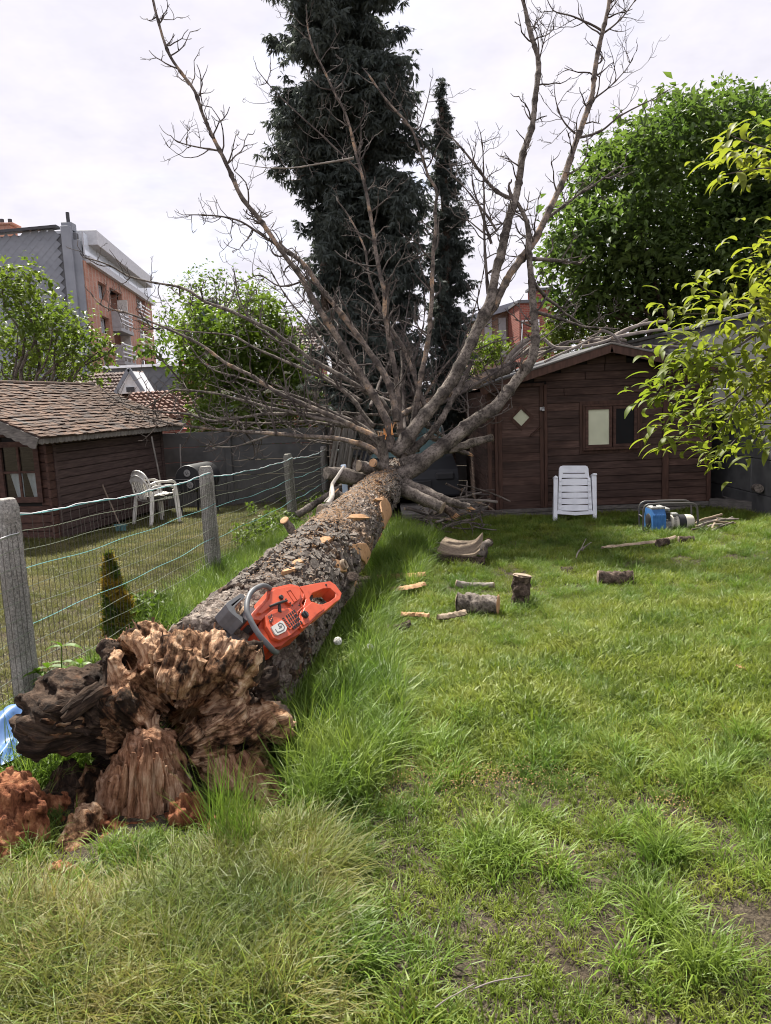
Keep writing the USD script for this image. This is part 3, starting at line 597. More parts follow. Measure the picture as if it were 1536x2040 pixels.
    return dict(YF=YF, x0=x0, x1=x1, zb=zb, xr=xr, zr=zr, sl=sl, sr=sr, depth=depth)
RS = right_shed()

# ------------------------------------------------------------------ wall and odds on the right
def right_side():
    xw = 5.3
    wall = thing('concrete_wall', 'tall grey concrete block wall along the right edge behind the yellow green leaves', 'wall', (xw, 10, -.3))
    rows, L0, L1 = 6, 4.5, 17.5
    for r in range(rows):
        zz = -.55 + r * .5; y = L0 + (0.9 if r % 2 else 0)
        first = True
        ys = [L0] + [L0 + .9 * (1 if r % 2 else 2) + 1.8 * k for k in range(9)]
        ys = [q for q in ys if q < L1] + [L1]
        for a, b in zip(ys[:-1], ys[1:]):
            part('block', box((xw + .1, (a + b) / 2, zz + .25), (.2, b - a - .008, .492), ch=.008), M['wall_grey'], wall)
    part('coping', box((xw + .1, (L0 + L1) / 2, -.55 + rows * .5 + .03), (.28, L1 - L0, .06), ch=.01), M['wall_grey'], wall)
    a, b = P(1416, 1003, 11.3), P(1540, 1012, 10.6)
    single('timber_edging', beam((a[0], a[1], a[2] + .0), (b[0] - .02, b[1], b[2]), .12, .16, ch=.01), M['board_grey'], 'dark low timber sleeper at the foot of the grey block wall, right of the shed', 'sleeper')
    rng = random.Random(2)
    for k, (pa, pb, ya, yb, lab) in enumerate([((1418, 958), (1500, 1000), 12.6, 11.3, 'old plank lying flat right of the shed, lowest and nearest of the three'),
                                         ((1420, 948), (1530, 990), 12.9, 11.0, 'old plank lying right of the shed, middle one of the three'),
                                         ((1425, 930), (1505, 965), 13.2, 12.2, 'old plank lying right of the shed, farthest back against the wall')]):
        p, q = P(*pa, ya), P(*pb, yb)
        q[0] = min(q[0], 5.2)
        q[2] = p[2] = -.28 + .05 * k
        single('old_plank', beam(p, q, .15, .035, ch=.005), M['board_grey'], lab, 'plank', group='old planks beside the shed')
    p, q = P(1497, 972, 11.2), P(1545, 972, 10.4); p[2] += .0
    q[0] = 5.22; 
    t, f = tube(crom([p, (p + q) / 2 + [0, 0, .01], q], 9), .06, 10)
    single('short_log', (t, f), M['limb'], 'short dark log lying on the sleeper at the right edge of the garden', 'log', smooth=35)
right_side()

# ------------------------------------------------------------------ the cabin in the neighbour's garden, left
def left_cabin():
    A = G(135, 1068); A = np.array([A[0], 11.0, gz(A[0], 11.0)])
    d = np.array([0.165, 0.986, 0]); d /= np.linalg.norm(d)      # along the side wall, away from the camera
    e = np.array([-d[1], d[0], 0])                               # along the front, to the left
    L, Wd, hw = 3.5, 3.0, 1.66
    zb = A[2] - .03
    cab = thing('garden_cabin', 'large dark brown cabin with mossy shingle roof in the neighbouring garden, left edge', 'shed', (A[0], A[1], zb))
    w = lambda s, t, z: A * [1, 1, 0] + d * s + e * t + [0, 0, zb + z]
    axd = np.array([d, e, [0, 0, 1]]); axe = np.array([e, -d, [0, 0, 1]])
    rh = 0.128
    for i in range(13):
        part('board', box(w(L / 2, .02, rh * (i + .5)), (L, .04, rh - .006), axd, ch=.008), M['cabin_wood'], cab)
    # crossing log ends of the corner
    for i in range(13):
        part('corner_block', box(w(-.09, .02, rh * (i + .5)), (.17, .044, rh - .006), axd, ch=.006), M['cabin_front'], cab)
    part('corner_trim', box(w(.0, -.012, hw / 2), (.06, .025, hw), axd, ch=.004), M['cabin_wood'], cab)
    part('corner_trim', box(w(L - .03, -.012, hw / 2), (.08, .025, hw), axd, ch=.004), M['cabin_wood'], cab)
    slope = .46; rt = Wd / 2
    # front
    win = (.28, .86, .62, 1.42)
    for i in range(18):
        z = rh * i; tmax = Wd; tmin = 0.06
        if z + rh > hw:
            tmin = max(tmin, (z + rh - hw) / slope); tmax = Wd - (z + rh - hw) / slope
        if tmax - tmin < .1: break
        segs = [(tmin, tmax)]
        if z < win[3] and z + rh > win[2]: segs = [(tmin, win[0]), (win[1], tmax)]
        for a, b in segs:
            if b - a > .02:
                part('board', box(w(.02, (a + b) / 2, z + rh / 2), (b - a, .04, rh - .006), axe, ch=.008), M['cabin_front'], cab)
    gab = Polygon([(.05, 0), (Wd - .05, 0), (Wd - .05, hw), (rt, hw + rt * slope - .05), (.05, hw)]).difference(shapely.box(win[0], win[2], win[1], win[3]))
    part('front_lining', prism(gab, w(.06, 0, 0), e, (0, 0, 1), -.02, 0), M['interior'], cab)
    part('rear_wall', prism(Polygon([(.0, 0), (Wd, 0), (Wd, hw), (rt, hw + rt * slope - .05), (.0, hw)]), w(L + .02, 0, 0), e, (0, 0, 1), -.02, .02), M['cabin_wood'], cab)
    part('far_wall', box(w(L / 2, Wd - .02, hw / 2), (L, .04, hw), axd), M['cabin_wood'], cab)
    part('lining', box(w(L / 2, .055, hw / 2), (L - .1, .02, hw - .02), axd), M['interior'], cab)
    # window of four panes with a frame
    tc, zc = (win[0] + win[1]) / 2, (win[2] + win[3]) / 2
    o = shapely.box(win[0] - .05, win[2] - .05, win[1] + .05, win[3] + .05); i0 = shapely.box(win[0] + .03, win[2] + .03, win[1] - .03, win[3] - .03)
    wn = part('window', prism(o.difference(i0), w(-.018, 0, 0), e, (0, 0, 1), -.02, .02), M['cabin_front'], cab)
    part('glazing_bar', box(w(-.012, tc, zc), (.035, .03, win[3] - win[2] - .06), axe, ch=.003), M['cabin_front'], wn)
    for t0, t1 in ((win[0] + .03, tc - .018), (tc + .018, win[1] - .03)):
        part('glazing_bar', box(w(-.012, (t0 + t1) / 2, zc), (t1 - t0, .03, .035), axe, ch=.003), M['cabin_front'], wn)
        for z0, z1 in ((win[2] + .03, zc - .0175), (zc + .0175, win[3] - .03)):
            part('pane', box(w(.0, (t0 + t1) / 2, (z0 + z1) / 2), (t1 - t0 + .006, .006, z1 - z0 + .006), axe), M['pane_clear'], wn)
    # curtains behind the panes
    for k, t0 in enumerate((win[0] + .05, tc + .03)):
        tt = np.linspace(0, .22, 14); zz = np.linspace(win[2] + .02, zc, 8)
        T, Z = np.meshgrid(tt, zz, indexing='ij')
        lift = (Z - win[2]) / (zc - win[2])
        v = np.stack([.09 + .02 * np.sin(T * 60), t0 + T * (0.55 + .45 * lift), Z], -1).reshape(-1, 3)
        v = np.array([w(*q) for q in v]); i, j = np.meshgrid(np.arange(13), np.arange(7), indexing='ij')
        q = np.stack([i * 8 + j, (i + 1) * 8 + j, (i + 1) * 8 + j + 1, i * 8 + j + 1], -1).reshape(-1, 4)
        part('curtain', (v, q), M['white'], wn, smooth=True)
    part('door_post', box(w(-.02, win[1] + .13, hw / 2), (.09, .05, hw), axe, ch=.004), M['cabin_front'], cab)
    # roof: shingles in courses on the near slope
    ov = .30; rise = slope
    s0, s1 = -.75, L + .35
    def roofpt(s, u, n=0):           # u: distance across from the eave
        c = 1 / math.hypot(1, rise)
        return w(s, -ov + u * c, hw - ov * rise + u * c * rise) + (e * (-rise * c) + np.array([0, 0, c])) * n
    Ls = (rt + ov) * math.hypot(1, rise)
    c = 1 / math.hypot(1, rise); un = e * c + np.array([0, 0, rise * c]); nn = -e * rise * c + np.array([0, 0, c])
    ax = np.array([d, un, nn])
    part('roof_deck', box(roofpt((s0 + s1) / 2, Ls / 2, .012), (s1 - s0, Ls, .024), ax), M['cabin_wood'], cab)
    un2 = -e * c + np.array([0, 0, rise * c]); nn2 = e * rise * c + np.array([0, 0, c])
    m2 = w((s0 + s1) / 2, Wd + ov - Ls * c / 2, hw - ov * rise + Ls * c * rise / 2)
    part('roof_deck', box(m2 + nn2 * .03, (s1 - s0, Ls, .05), np.array([d, -un2, nn2])), M['shingle'], cab)
    rng = random.Random(8); rows, cols = 18, 28; small = []; made = 0
    for r in range(rows):
        u0 = r * Ls / rows
        for k in range(cols + (r % 2)):
            wc = (s1 - s0) / cols
            a = max(s0 - .02, s0 + (k - .5 * (r % 2)) * wc); b = min(s1 + .02, s0 + (k + 1 - .5 * (r % 2)) * wc)
            if b - a < .05: continue
            lift = .034 + rng.uniform(0, .016); du = rng.uniform(-.022, .016)
            v, f = box(roofpt((a + b) / 2, u0 + Ls / rows / 2 + du, 0), (b - a - .008, Ls / rows + .05, .014), ax)
            rel = (v - roofpt(0, u0 + du, 0)) @ un / (Ls / rows + .05)
            v = v + nn * (lift - .024 * np.clip(rel, 0, 1))[:, None] + (ax[0] * rng.uniform(-.006, .006))
            if k < 16 and made < 290: part('shingle', (v, f), M['shingle'], cab); made += 1
            else: small.append((v, f))
    part('far_shingles', join(*small), M['shingle'], cab, kind='stuff')
    part('ridge_cap', tube([roofpt(s0, Ls, .035), roofpt(s1, Ls, .035)], .035, 8), M['shingle'], cab)
    # bargeboards in front, with a scalloped lower edge, and the scalloped eaves board
    def scallop(Lb, h, n):
        pts = [(0, h), (0, 0)]
        for k in range(n):
            for t in np.linspace(0, 1, 6)[1:]:
                pts.append(((k + t) * Lb / n, -.018 * math.sin(math.pi * t)))
        pts.append((Lb, h)); return Polygon(pts)
    part('bargeboard', prism(scallop(Ls, .15, 16), roofpt(s0 - .02, 0, -.14), un, nn, -.012, .012), M['board_grey'], cab)
    part('bargeboard', box(w(s0 - .02, Wd + ov - Ls * c / 2, hw - ov * rise + Ls * c * rise / 2 - .06), (Ls, .024, .15), np.array([-un2, d, nn2]), ch=.003), M['board_grey'], cab)
    part('eaves_board', prism(scallop(s1 - s0, .07, 40), roofpt(s0, -.012, -.06), d, (0, 0, 1), -.01, .01), M['lath'], cab)
    return dict(A=A, d=d, e=e, w=w, zb=zb, L=L)
LC = left_cabin()

# ------------------------------------------------------------------ concrete panel wall at the back of the gardens
def back_wall():
    y = 15.2; zb = -.5
    wall = thing('panel_wall', 'dark concrete panel wall closing the back of the gardens, left of the fallen crown', 'wall', (-1.5, y, zb))
    xs = np.arange(-5.0, 4.7, 1.9)
    for x in xs:
        part('wall_post', box((x, y - .03, zb + .78), (.13, .13, 1.6), ch=.01), M['wall_dark'], wall)
    for x in xs[:-1]:
        for k in range(5):
            part('panel', box((x + .95, y, zb + .16 + .3 * k), (1.78, .05, .292), ch=.006), M['wall_dark'], wall)
back_wall()

# ------------------------------------------------------------------ houses behind the gardens
def apartment():
    y0 = 40.0; o = P(165, 600, y0); d = np.array([-1.7, 16.0, 0]); Lf = np.linalg.norm(d); d /= Lf
    n = np.array([d[1], -d[0], 0]); zb = -.75
    b = thing('apartment_block', 'four storey block with a slate gable, brick front, balconies and a glass roof terrace', 'building', (o[0], y0, zb))
    def F(px, py):
        p = on_plane(px, py, o, n); return np.dot(p - o, d), p[2]
    w = lambda s, z, t=0: np.array([o[0], o[1], 0]) + d * s + n * t + [0, 0, z]
    ax = np.array([d, -n, [0, 0, 1]])
    ztop = F(168, 482)[1]; s1 = F(294, 600)[0]
    zroof = F(178, 532)[1]
    sB0, sB1 = F(207, 600)[0], F(262, 620)[0]
    wins = []
    for q in ((185, 559, 202, 592), (190, 627, 208, 662), (264, 589, 280, 612), (270, 652, 286, 675), (196, 700, 210, 730), (274, 715, 288, 735)):
        a, z1 = F(q[0], q[1]); c, _ = F(q[2], q[1]); _, z0 = F(q[0], q[3]); wins.append((a, c, z0, z1))
    bal = []
    for q in ((209, 572, 233, 600), (216, 640, 240, 665), (223, 705, 246, 728)):
        a, z1 = F(q[0], q[1]); c, _ = F(q[2], q[1]); bal.append((a, c, z1))
    wall = shapely.box(0, zb, s1, zroof)
    for a, c, z0, z1 in wins: wall = wall.difference(shapely.box(a, z0, c, z1))
    niche = [(a, c, z1 - 2.3, z1) for a, c, z1 in bal]
    for a, c, z0, z1 in niche: wall = wall.difference(shapely.box(a, z0, c, z1))
    part('brick_wall', prism(wall, w(0, 0), d, (0, 0, 1), -.25 + .25, .25), M['brick_flat'], b)
    part('building_core', prism(shapely.box(2.2, zb, s1, zroof - .05), w(0, 0, -.7), d, (0, 0, 1), -7, 0), M['render_grey'], b)
    for a, c, z0, z1 in wins:
        wn = part('window', prism(shapely.box(a, z0, c, z1).difference(shapely.box(a + .12, z0 + .12, c - .12, z1 - .12)), w(0, 0, -.12), d, (0, 0, 1), -.06, .06), M['facade_white'], b)
        for u0, u1 in ((a + .12, (a + c) / 2 - .05), ((a + c) / 2 + .05, c - .12)):
            part('pane', prism(shapely.box(u0, z0 + .12, u1, z1 - .12), w(0, 0, -.16), d, (0, 0, 1), -.02, .02), M['window_sky'], wn)
        part('mullion', prism(shapely.box((a + c) / 2 - .05, z0 + .12, (a + c) / 2 + .05, z1 - .12), w(0, 0, -.12), d, (0, 0, 1), -.05, .05), M['white'], wn)
        part('sill', box(w((a + c) / 2, z0 - .05, .04), (c - a + .2, .3, .09), ax), M['slate_dark'], wn)
    for a, c, z0, z1 in niche:
        mid = a + (c - a) * .45
        rw = part('balcony_recess', join(box(w((a + c) / 2, (z0 + z1) / 2, -.5), (c - a, .1, z1 - z0), ax), box(w(a + .05, (z0 + z1) / 2, -.25), (.1, .4, z1 - z0), ax), box(w(c - .05, (z0 + z1) / 2, -.25), (.1, .4, z1 - z0), ax)), M['brick_flat'], b)
        dw = part('balcony_door', prism(shapely.box(a + .3, z0, mid, z1 - .1).difference(shapely.box(a + .45, z0 + .15, mid - .12, z1 - .25)), w(0, 0, -.38), d, (0, 0, 1), -.05, .05), M['facade_white'], b)
        part('pane', prism(shapely.box(a + .45, z0 + .15, mid - .12, z1 - .25), w(0, 0, -.39), d, (0, 0, 1), -.02, .02), M['window_sky'], dw)
        part('privacy_screen', box(w(c - .1, z0 + 1.0, .25), (.08, .6, 1.9), ax), M['white_dirty'], b)
        bc = part('balcony', join(box(w((a + c) / 2, z0 - .1, .37), (c - a + .3, .74, .2), ax), box(w(a - .1, z0 + .45, .38), (.1, .72, .95), ax)), M['render_grey'], b)
        for k in range(4):
            part('railing_bar', box(w((a + c) / 2, z0 + .28 + .24 * k, .72), (c - a + .3, .05, .07), ax), M['white'], bc)
        for k in range(4):
            part('railing_post', box(w(a - .1 + (c - a + .2) * k / 3, z0 + .5, .66), (.06, .05, 1.0), ax), M['white'], bc)
    for (a, c, z0, z1) in (wins[2], wins[3]):
        bc = part('balcony', box(w((a + c) / 2 + .3, z0 - .75, .2), (c - a + 1.2, .4, .16), ax), M['facade_white'], b)
        for k in range(4):
            part('railing_bar', box(w((a + c) / 2 + .3, z0 - .5 + .26 * k, .38), (c - a + 1.1, .05, .08), ax), M['white'], bc)
    # roof terrace
    part('cornice', box(w(s1 / 2 + .3, zroof + .12, .18), (s1 - .2, .6, .34), ax), M['facade_white'], b)
    zt = F(178, 498)[1]
    part('penthouse', box(w(s1 * .48, (zroof + zt) / 2 + .2, -2.0), (s1 * .8, 3.0, zt - zroof - .1), ax), M['brick_flat'], b)
    part('penthouse_glazing', box(w(s1 * .48, (zroof + zt) / 2 + .5, -.47), (s1 * .74, .06, (zt - zroof) * .7), ax), M['frame_dark'], b)
    part('canopy', box(w(s1 * .47, zt + .35, -.6), (s1 * .84, 2.8, .75), ax, ch=.02), M['facade_white'], b)
    for k in range(7):
        part('railing_glass', box(w(s1 * (k + .5) / 7, zroof + .85, .3), (s1 / 7 - .12, .04, 1.1), ax), M['balcony_glass'], b)
        part('railing_post', box(w(s1 * k / 7, zroof + .8, .3), (.07, .06, 1.25), ax), M['steel'], b)
    # gable of diamond slates facing the gardens
    gx0, gx1 = P(-120, 600, y0)[0], o[0] - .02
    zl, zr_ = P(-120, 478, y0)[2], P(135, 452, y0)[2]
    pl = lambda x: zl + (zr_ - zl) * (x - gx0) / (gx1 - gx0)
    part('gable_wall', prism(Polygon([(gx0, zb), (gx1, zb), (gx1, pl(gx1) - .3), (gx0, pl(gx0))]), (0, y0, 0), (1, 0, 0), (0, 0, 1), -.35, .0), M['slate_dark'], b)
    vs, fs, nv = [], [], 0
    s = .42; rr = random.Random(3); region = Polygon([(gx0, zb + 4), (gx1 - .9, zb + 4), (gx1 - .9, pl(gx1) - .1), (gx0, pl(gx0) - .1)])
    kk = 0
    for i in range(int((gx1 - gx0) / s) + 2):
        for j in range(int(16 / s) * 2):
            cx = gx0 + i * s + (s / 2 if j % 2 else 0); cz = zb + 4 + j * s * .5
            if not region.contains(Point(cx, cz)): continue
            h = s * .505
            yy = y0 - .03 - rr.uniform(0, .012)
            vs += [(cx - h, yy, cz), (cx, yy - .014, cz - h), (cx + h, yy, cz), (cx, yy + .008, cz + h), (cx, yy + .03, cz)]
            fs += [(nv, nv + 1, nv + 2), (nv, nv + 2, nv + 3), (nv + 1, nv, nv + 4), (nv + 2, nv + 1, nv + 4)]; nv += 5
    part('slate_cladding', (np.array(vs), np.array(fs)), M['slate'], b, kind='stuff')
    part('slate_pilaster', box((gx1 - .40, y0 - .12, (zb + pl(gx1)) / 2), (.50, .35, pl(gx1) - zb), ch=.02), M['slate'], b)
    part('corner_strip', box((gx1 + .0, y0 + .0, (zb + ztop - .2) / 2), (.40, .3, ztop - .2 - zb), ch=.02), M['slate'], b)
    part('parapet_cap', beam((gx0, y0 - .05, pl(gx0) + .06), (gx1 - .85, y0 - .05, pl(gx1) + .0), .5, .14), M['frame_dark'], b)
    ch = part('chimney', box((gx1 - .40, y0 + .2, pl(gx1) + .02), (.54, .6, .4), ch=.02), M['slate'], b)
    part('flue', tube([(gx1 - .40, y0 + .2, pl(gx1) + .2), (gx1 - .40, y0 + .2, pl(gx1) + .75)], .09, 10), M['frame_dark'], ch)
    c2 = P(10, 461, y0 + 3)
    ch = part('chimney', join(box(c2, (1.0, .8, .5), ch=.02), box(c2 + [0, 0, .3], (1.4, 1.0, .1), ch=.02)), M['brick_flat'], b)
    for q in (5, 21):
        c3 = P(q, 450, y0 + 3)
        part('flue', tube([c3 - [0, 0, .3], c3 + [0, 0, .35]], .11, 8), M['frame_dark'], ch)
apartment()

def tiled(P00, P10, P01, rows, cols, thick=.03):
    """a sheet of lapped roof tiles over the parallelogram P00 (eave), P10 (along), P01 (up)"""
    P00, P10, P01 = map(lambda q: np.asarray(q, float), (P00, P10, P01))
    a, u = P10 - P00, P01 - P00; n = np.cross(a, u); n /= np.linalg.norm(n); n = n if n[2] > 0 else -n
    ms = []
    rng = random.Random(5)
    for r in range(rows):
        for c in range(cols):
            q = [P00 + a * (c + i) / cols + u * (r + j) / rows for i, j in ((.02, -.12), (.98, -.12), (.98, 1.0), (.02, 1.0))]
            l = thick * (1 + rng.uniform(-.2, .3))
            top = [q[0] + n * l * 1.6, q[1] + n * l * 1.6, q[2] + n * .3 * l, q[3] + n * .3 * l]
            v = np.array(top + [q[0], q[1]]); mid = (top[0] + top[1]) / 2 + n * l * .7; mid2 = (top[2] + top[3]) / 2 + n * l * .7
            v = np.vstack([v, mid, mid2])
            ms.append((v, np.array([[0, 6, 7], [0, 7, 3], [6, 1, 2], [6, 2, 7], [4, 6, 0], [4, 5, 6], [5, 1, 6]])))
    return join(*ms)

def houses():
    # slate annex with a brick return, behind the cabin
    y = 31.0
    h = thing('slate_annex', 'low annex hung with dark slates, with a brick side, in front of the apartment block', 'building', P(290, 760, y))
    a, b_ = P(205, 735, y), P(356, 735, y); zb = -.7
    part('annex_wall', box(((a[0] + b_[0]) / 2, y + 2, (a[2] + zb) / 2), (b_[0] - a[0], 4, a[2] - zb)), M['slate_dark'], h)
    vs, fs, nv = [], [], 0; s = .40
    for i in range(int((b_[0] - a[0]) / s)):
        for j in range(14):
            cx, cz = a[0] + s * .6 + i * s + (s / 2 if j % 2 else 0), a[2] - .3 - j * s * .5
            if cx > b_[0] - s * .6: continue
            hh = s * .48; yy = y - .02
            vs += [(cx - hh, yy, cz), (cx, yy - .03, cz - hh), (cx + hh, yy, cz), (cx, yy + .01, cz + hh)]; fs += [(nv, nv + 1, nv + 2), (nv, nv + 2, nv + 3)]; nv += 4
    part('slate_cladding', (np.array(vs), np.array(fs)), M['slate_dark'], h, kind='stuff')
    part('annex_cap', box(((a[0] + b_[0]) / 2, y + 1.9, a[2] + .05), (b_[0] - a[0] + .2, 4.2, .1)), M['white'], h)
    c, d = P(357, 716, y + .5), P(402, 716, y + .5)
    part('brick_side', box(((c[0] + d[0]) / 2, y + 2.5, (c[2] + zb) / 2), (d[0] - c[0], 4, c[2] - zb)), M['brick_red'], h)
    # brown tiled house with a white dormer
    y = 26.0
    h = thing('tiled_house', 'house with dark brown roof tiles and a small white gabled dormer', 'building', P(190, 780, y))
    e0, e1, r0 = P(95, 800, y), P(262, 792, y), P(128, 748, y + 1.6); r1 = P(248, 741, y + 1.6)
    part('roof_tiles', tiled(e0, e1, r0, 8, 22, .04), M['tile_brown'], h, kind='stuff')
    part('roof_deck', (np.array([e0, e1, r1, r0]) - [0, 0, .06], np.array([[0, 1, 2], [0, 2, 3]])), M['tile_brown'], h)
    part('house_wall', box(((e0[0] + e1[0]) / 2, y + 1.7, (e0[2] - .6) / 2 - .35), (e1[0] - e0[0] - .2, 3, e0[2] + .6)), M['render_grey'], h)
    t, l, r = P(258, 739, y - .4), P(234, 785, y - .4), P(284, 782, y - .4)
    tri = Polygon([(l[0], l[2]), (r[0], r[2]), (t[0], t[2])])
    dm = part('dormer_front', prism(tri, (0, y - .4, 0), (1, 0, 0), (0, 0, 1), -1.5, 0), M['white'], h)
    part('dormer_trim', join(beam(l + [-.05, -.06, .03], t + [0, -.06, .06], .12, .08, up=(0, -1, 0)), beam(r + [.05, -.06, .03], t + [0, -.06, .06], .12, .08, up=(0, -1, 0))), M['slate'], dm)
    wq = P(260, 776, y - .42)
    part('dormer_window', box((wq[0], y - .43, wq[2]), (.26, .06, .16)), M['frame_dark'], dm)
    # lower red roof
    y = 22.0
    h = thing('red_roof_house', 'low building with a red tiled roof between the cabin and the bushes', 'building', P(330, 800, y))
    e0, e1, r0 = P(235, 838, y), P(420, 828, y), P(262, 784, y + 2.0); r1 = P(405, 776, y + 2)
    part('roof_tiles', tiled(e0, e1, r0, 9, 18, .05), M['tile_red'], h, kind='stuff')
    part('roof_deck', (np.array([e0, e1, r1, r0]) - [0, 0, .08], np.array([[0, 1, 2], [0, 2, 3]])), M['tile_red'], h)
    part('house_wall', box(((e0[0] + e1[0]) / 2, y + 1.6, (e0[2] - .6) / 2 - .35), (e1[0] - e0[0] - .3, 3, e0[2] + .6)), M['brick_red'], h)
    # green-grey box behind the bush, small roof behind the conifers
    y = 45.0
    h = thing('distant_tower', 'dark green clad block showing above the bush left of the conifers', 'building', P(400, 660, y))
    a, b_ = P(382, 606, y), P(424, 606, y)
    part('tower_wall', box(((a[0] + b_[0]) / 2, y + 2, (a[2] - .7) / 2), (b_[0] - a[0], 4, a[2] + .7)), M['green_sheet'], h)
    part('tower_cap', box(((a[0] + b_[0]) / 2, y + 2, a[2] + .08), (b_[0] - a[0] + .3, 4.3, .16)), M['frame_dark'], h)
    for k in range(4):
        q = P(361 + 6 * k, 668, y - 4); part('railing_post', box(q, (.08, .08, 1.2)), M['frame_dark'], h)
    q0, q1 = P(358, 657, y - 4), P(384, 654, y - 4); part('railing', beam(q0, q1, .08, .1), M['frame_dark'], h)
    y = 36.0
    h = thing('brown_roof_house', 'house with a brown tiled roof showing left of the tall conifers', 'building', P(575, 690, y))
    e0, e1, r0 = P(520, 705, y), P(640, 702, y), P(535, 652, y + 2)
    part('roof_tiles', tiled(e0, e1, r0, 8, 14, .05), M['tile_brown'], h, kind='stuff')
    part('house_wall', box(((e0[0] + e1[0]) / 2, y + 2, (e0[2] - .7) / 2), (e1[0] - e0[0], 3, e0[2] + .7)), M['brick_red'], h)
    # brick buildings behind the shed
    y = 34.0
    h = thing('brick_house', 'dark red brick house wall above the shed roof, right of the leaning limbs', 'building', P(1070, 650, y))
    a, b_ = P(1034, 604, y), P(1104, 600, y)
    part('brick_wall', box(((a[0] + b_[0]) / 2, y + 2, (a[2] - .7) / 2), (b_[0] - a[0], 4, a[2] + .7)), M['brick_red'], h)
    part('wall_cap', box(((a[0] + b_[0]) / 2, y + 2, a[2] + .06), (b_[0] - a[0] + .16, 4.2, .12)), M['slate_dark'], h)
    q = P(1074, 596, y + 1); cm = part('chimney', box(q, (.9, .6, .7), ch=.02), M['brick_red'], h)
    part('chimney_cap', box(q + [0, 0, .4], (1.1, .8, .1)), M['slate_dark'], cm)
    z1, z0 = P(1050, 640, y)[2], P(1050, 690, y)[2]
    x0_, x1_ = P(1039, 650, y)[0], P(1072, 650, y)[0]
    part('drain_pipe', join(tube([(x0_, y - .08, z0), (x0_, y - .08, z1), (x1_, y - .08, z1 + .03), (x1_, y - .08, z0)], .05, 6)), M['white'], h)
    y = 37.0
    h = thing('pale_brick_house', 'pale brick building with a sloping grey roof edge behind the fallen limbs', 'building', P(1000, 660, y))
    a, b_ = P(945, 640, y), P(1036, 612, y)
    g = Polygon([(a[0], -.7), (b_[0], -.7), (b_[0], b_[2]), (a[0], a[2])])
    part('brick_wall', prism(g, (0, y, 0), (1, 0, 0), (0, 0, 1), -4, 0), M['brick_pale'], h)
    part('roof_edge', beam(a + [-.2, 1, .1], b_ + [.0, 1, .15], 3, .3), M['slate'], h)
    for q in (972, 1000, 1022):
        p0, p1 = P(q, 655, y), P(q, 690, y)
        part('pilaster', box((p0[0], y - .08, (p0[2] + p1[2]) / 2), (.35, .16, p0[2] - p1[2] + 1.0)), M['render_grey'], h)
houses()
# ------------------------------------------------------------------ trees and shrubs
def leaf_cluster(rng, n, R, size, asp=2.0, droop=0.3, flat=1.0):
    """n folded leaves spread in a ball of radius R"""
    c = rng.normal(size=(n, 3)); c /= np.linalg.norm(c, axis=1, keepdims=True); c *= (R * rng.uniform(0.15, 1, n) ** 0.5)[:, None]; c[:, 2] *= flat
    az = rng.uniform(0, 2 * np.pi, n); el = rng.normal(-droop, 0.5, n)
    d = np.stack([np.cos(az) * np.cos(el), np.sin(az) * np.cos(el), np.sin(el)], 1)
    up = rng.normal(size=(n, 3)) * 0.45 + [0, 0, 1]
    s = np.cross(up, d); s /= np.linalg.norm(s, axis=1, keepdims=True); u = np.cross(d, s)
    L = size * rng.uniform(0.65, 1.25, n); Wd = L / asp / 2
    p0 = c; p3 = c + d * L[:, None] - u * (L * 0.12)[:, None]
    m = c + d * (L * .45)[:, None]
    l = m + s * Wd[:, None] + u * (Wd * .35)[:, None]; r = m - s * Wd[:, None] + u * (Wd * .35)[:, None]
    v = np.stack([p0, l, m, r, p3], 1).reshape(-1, 3)
    b = (np.arange(n) * 5)[:, None]
    f = np.concatenate([b + [0, 1, 2], b + [0, 2, 3], b + [1, 4, 2], b + [2, 4, 3]], 0)
    return v, f
def crown_points(rng, blobs, n, shell=0.55, zmin=-9):
    """points in a crown made of blobs (centre, radii), mostly near their surface"""
    w = np.array([np.prod(np.broadcast_to(r, 3)) ** (2 / 3) for _, r in blobs]); w /= w.sum()
    k = rng.choice(len(blobs), n, p=w)
    C = np.array([c for c, _ in blobs])[k]; R = np.array([np.broadcast_to(r, 3) for _, r in blobs])[k]
    d = rng.normal(size=(n, 3)); d /= np.linalg.norm(d, axis=1, keepdims=True)
    p = C + d * R * (shell + (1.08 - shell) * rng.uniform(0, 1, n) ** 0.6)[:, None]
    return p[p[:, 2] > zmin]
def rquats(rng, n, tiltmax=0.6):
    a = rng.uniform(0, 2 * np.pi, n); t = rng.uniform(0, tiltmax, n); q = rng.uniform(0, 2 * np.pi, n)
    return a, (t, q)
def limb_path(rng, a, b, n=7, wob=0.06):
    a, b = np.asarray(a, float), np.asarray(b, float); t = np.linspace(0, 1, n)[:, None]
    L = np.linalg.norm(b - a); w = rng.normal(size=(n, 3)) * wob * L * (np.sin(t * np.pi))
    return crom(a + (b - a) * t + w, n * 2)
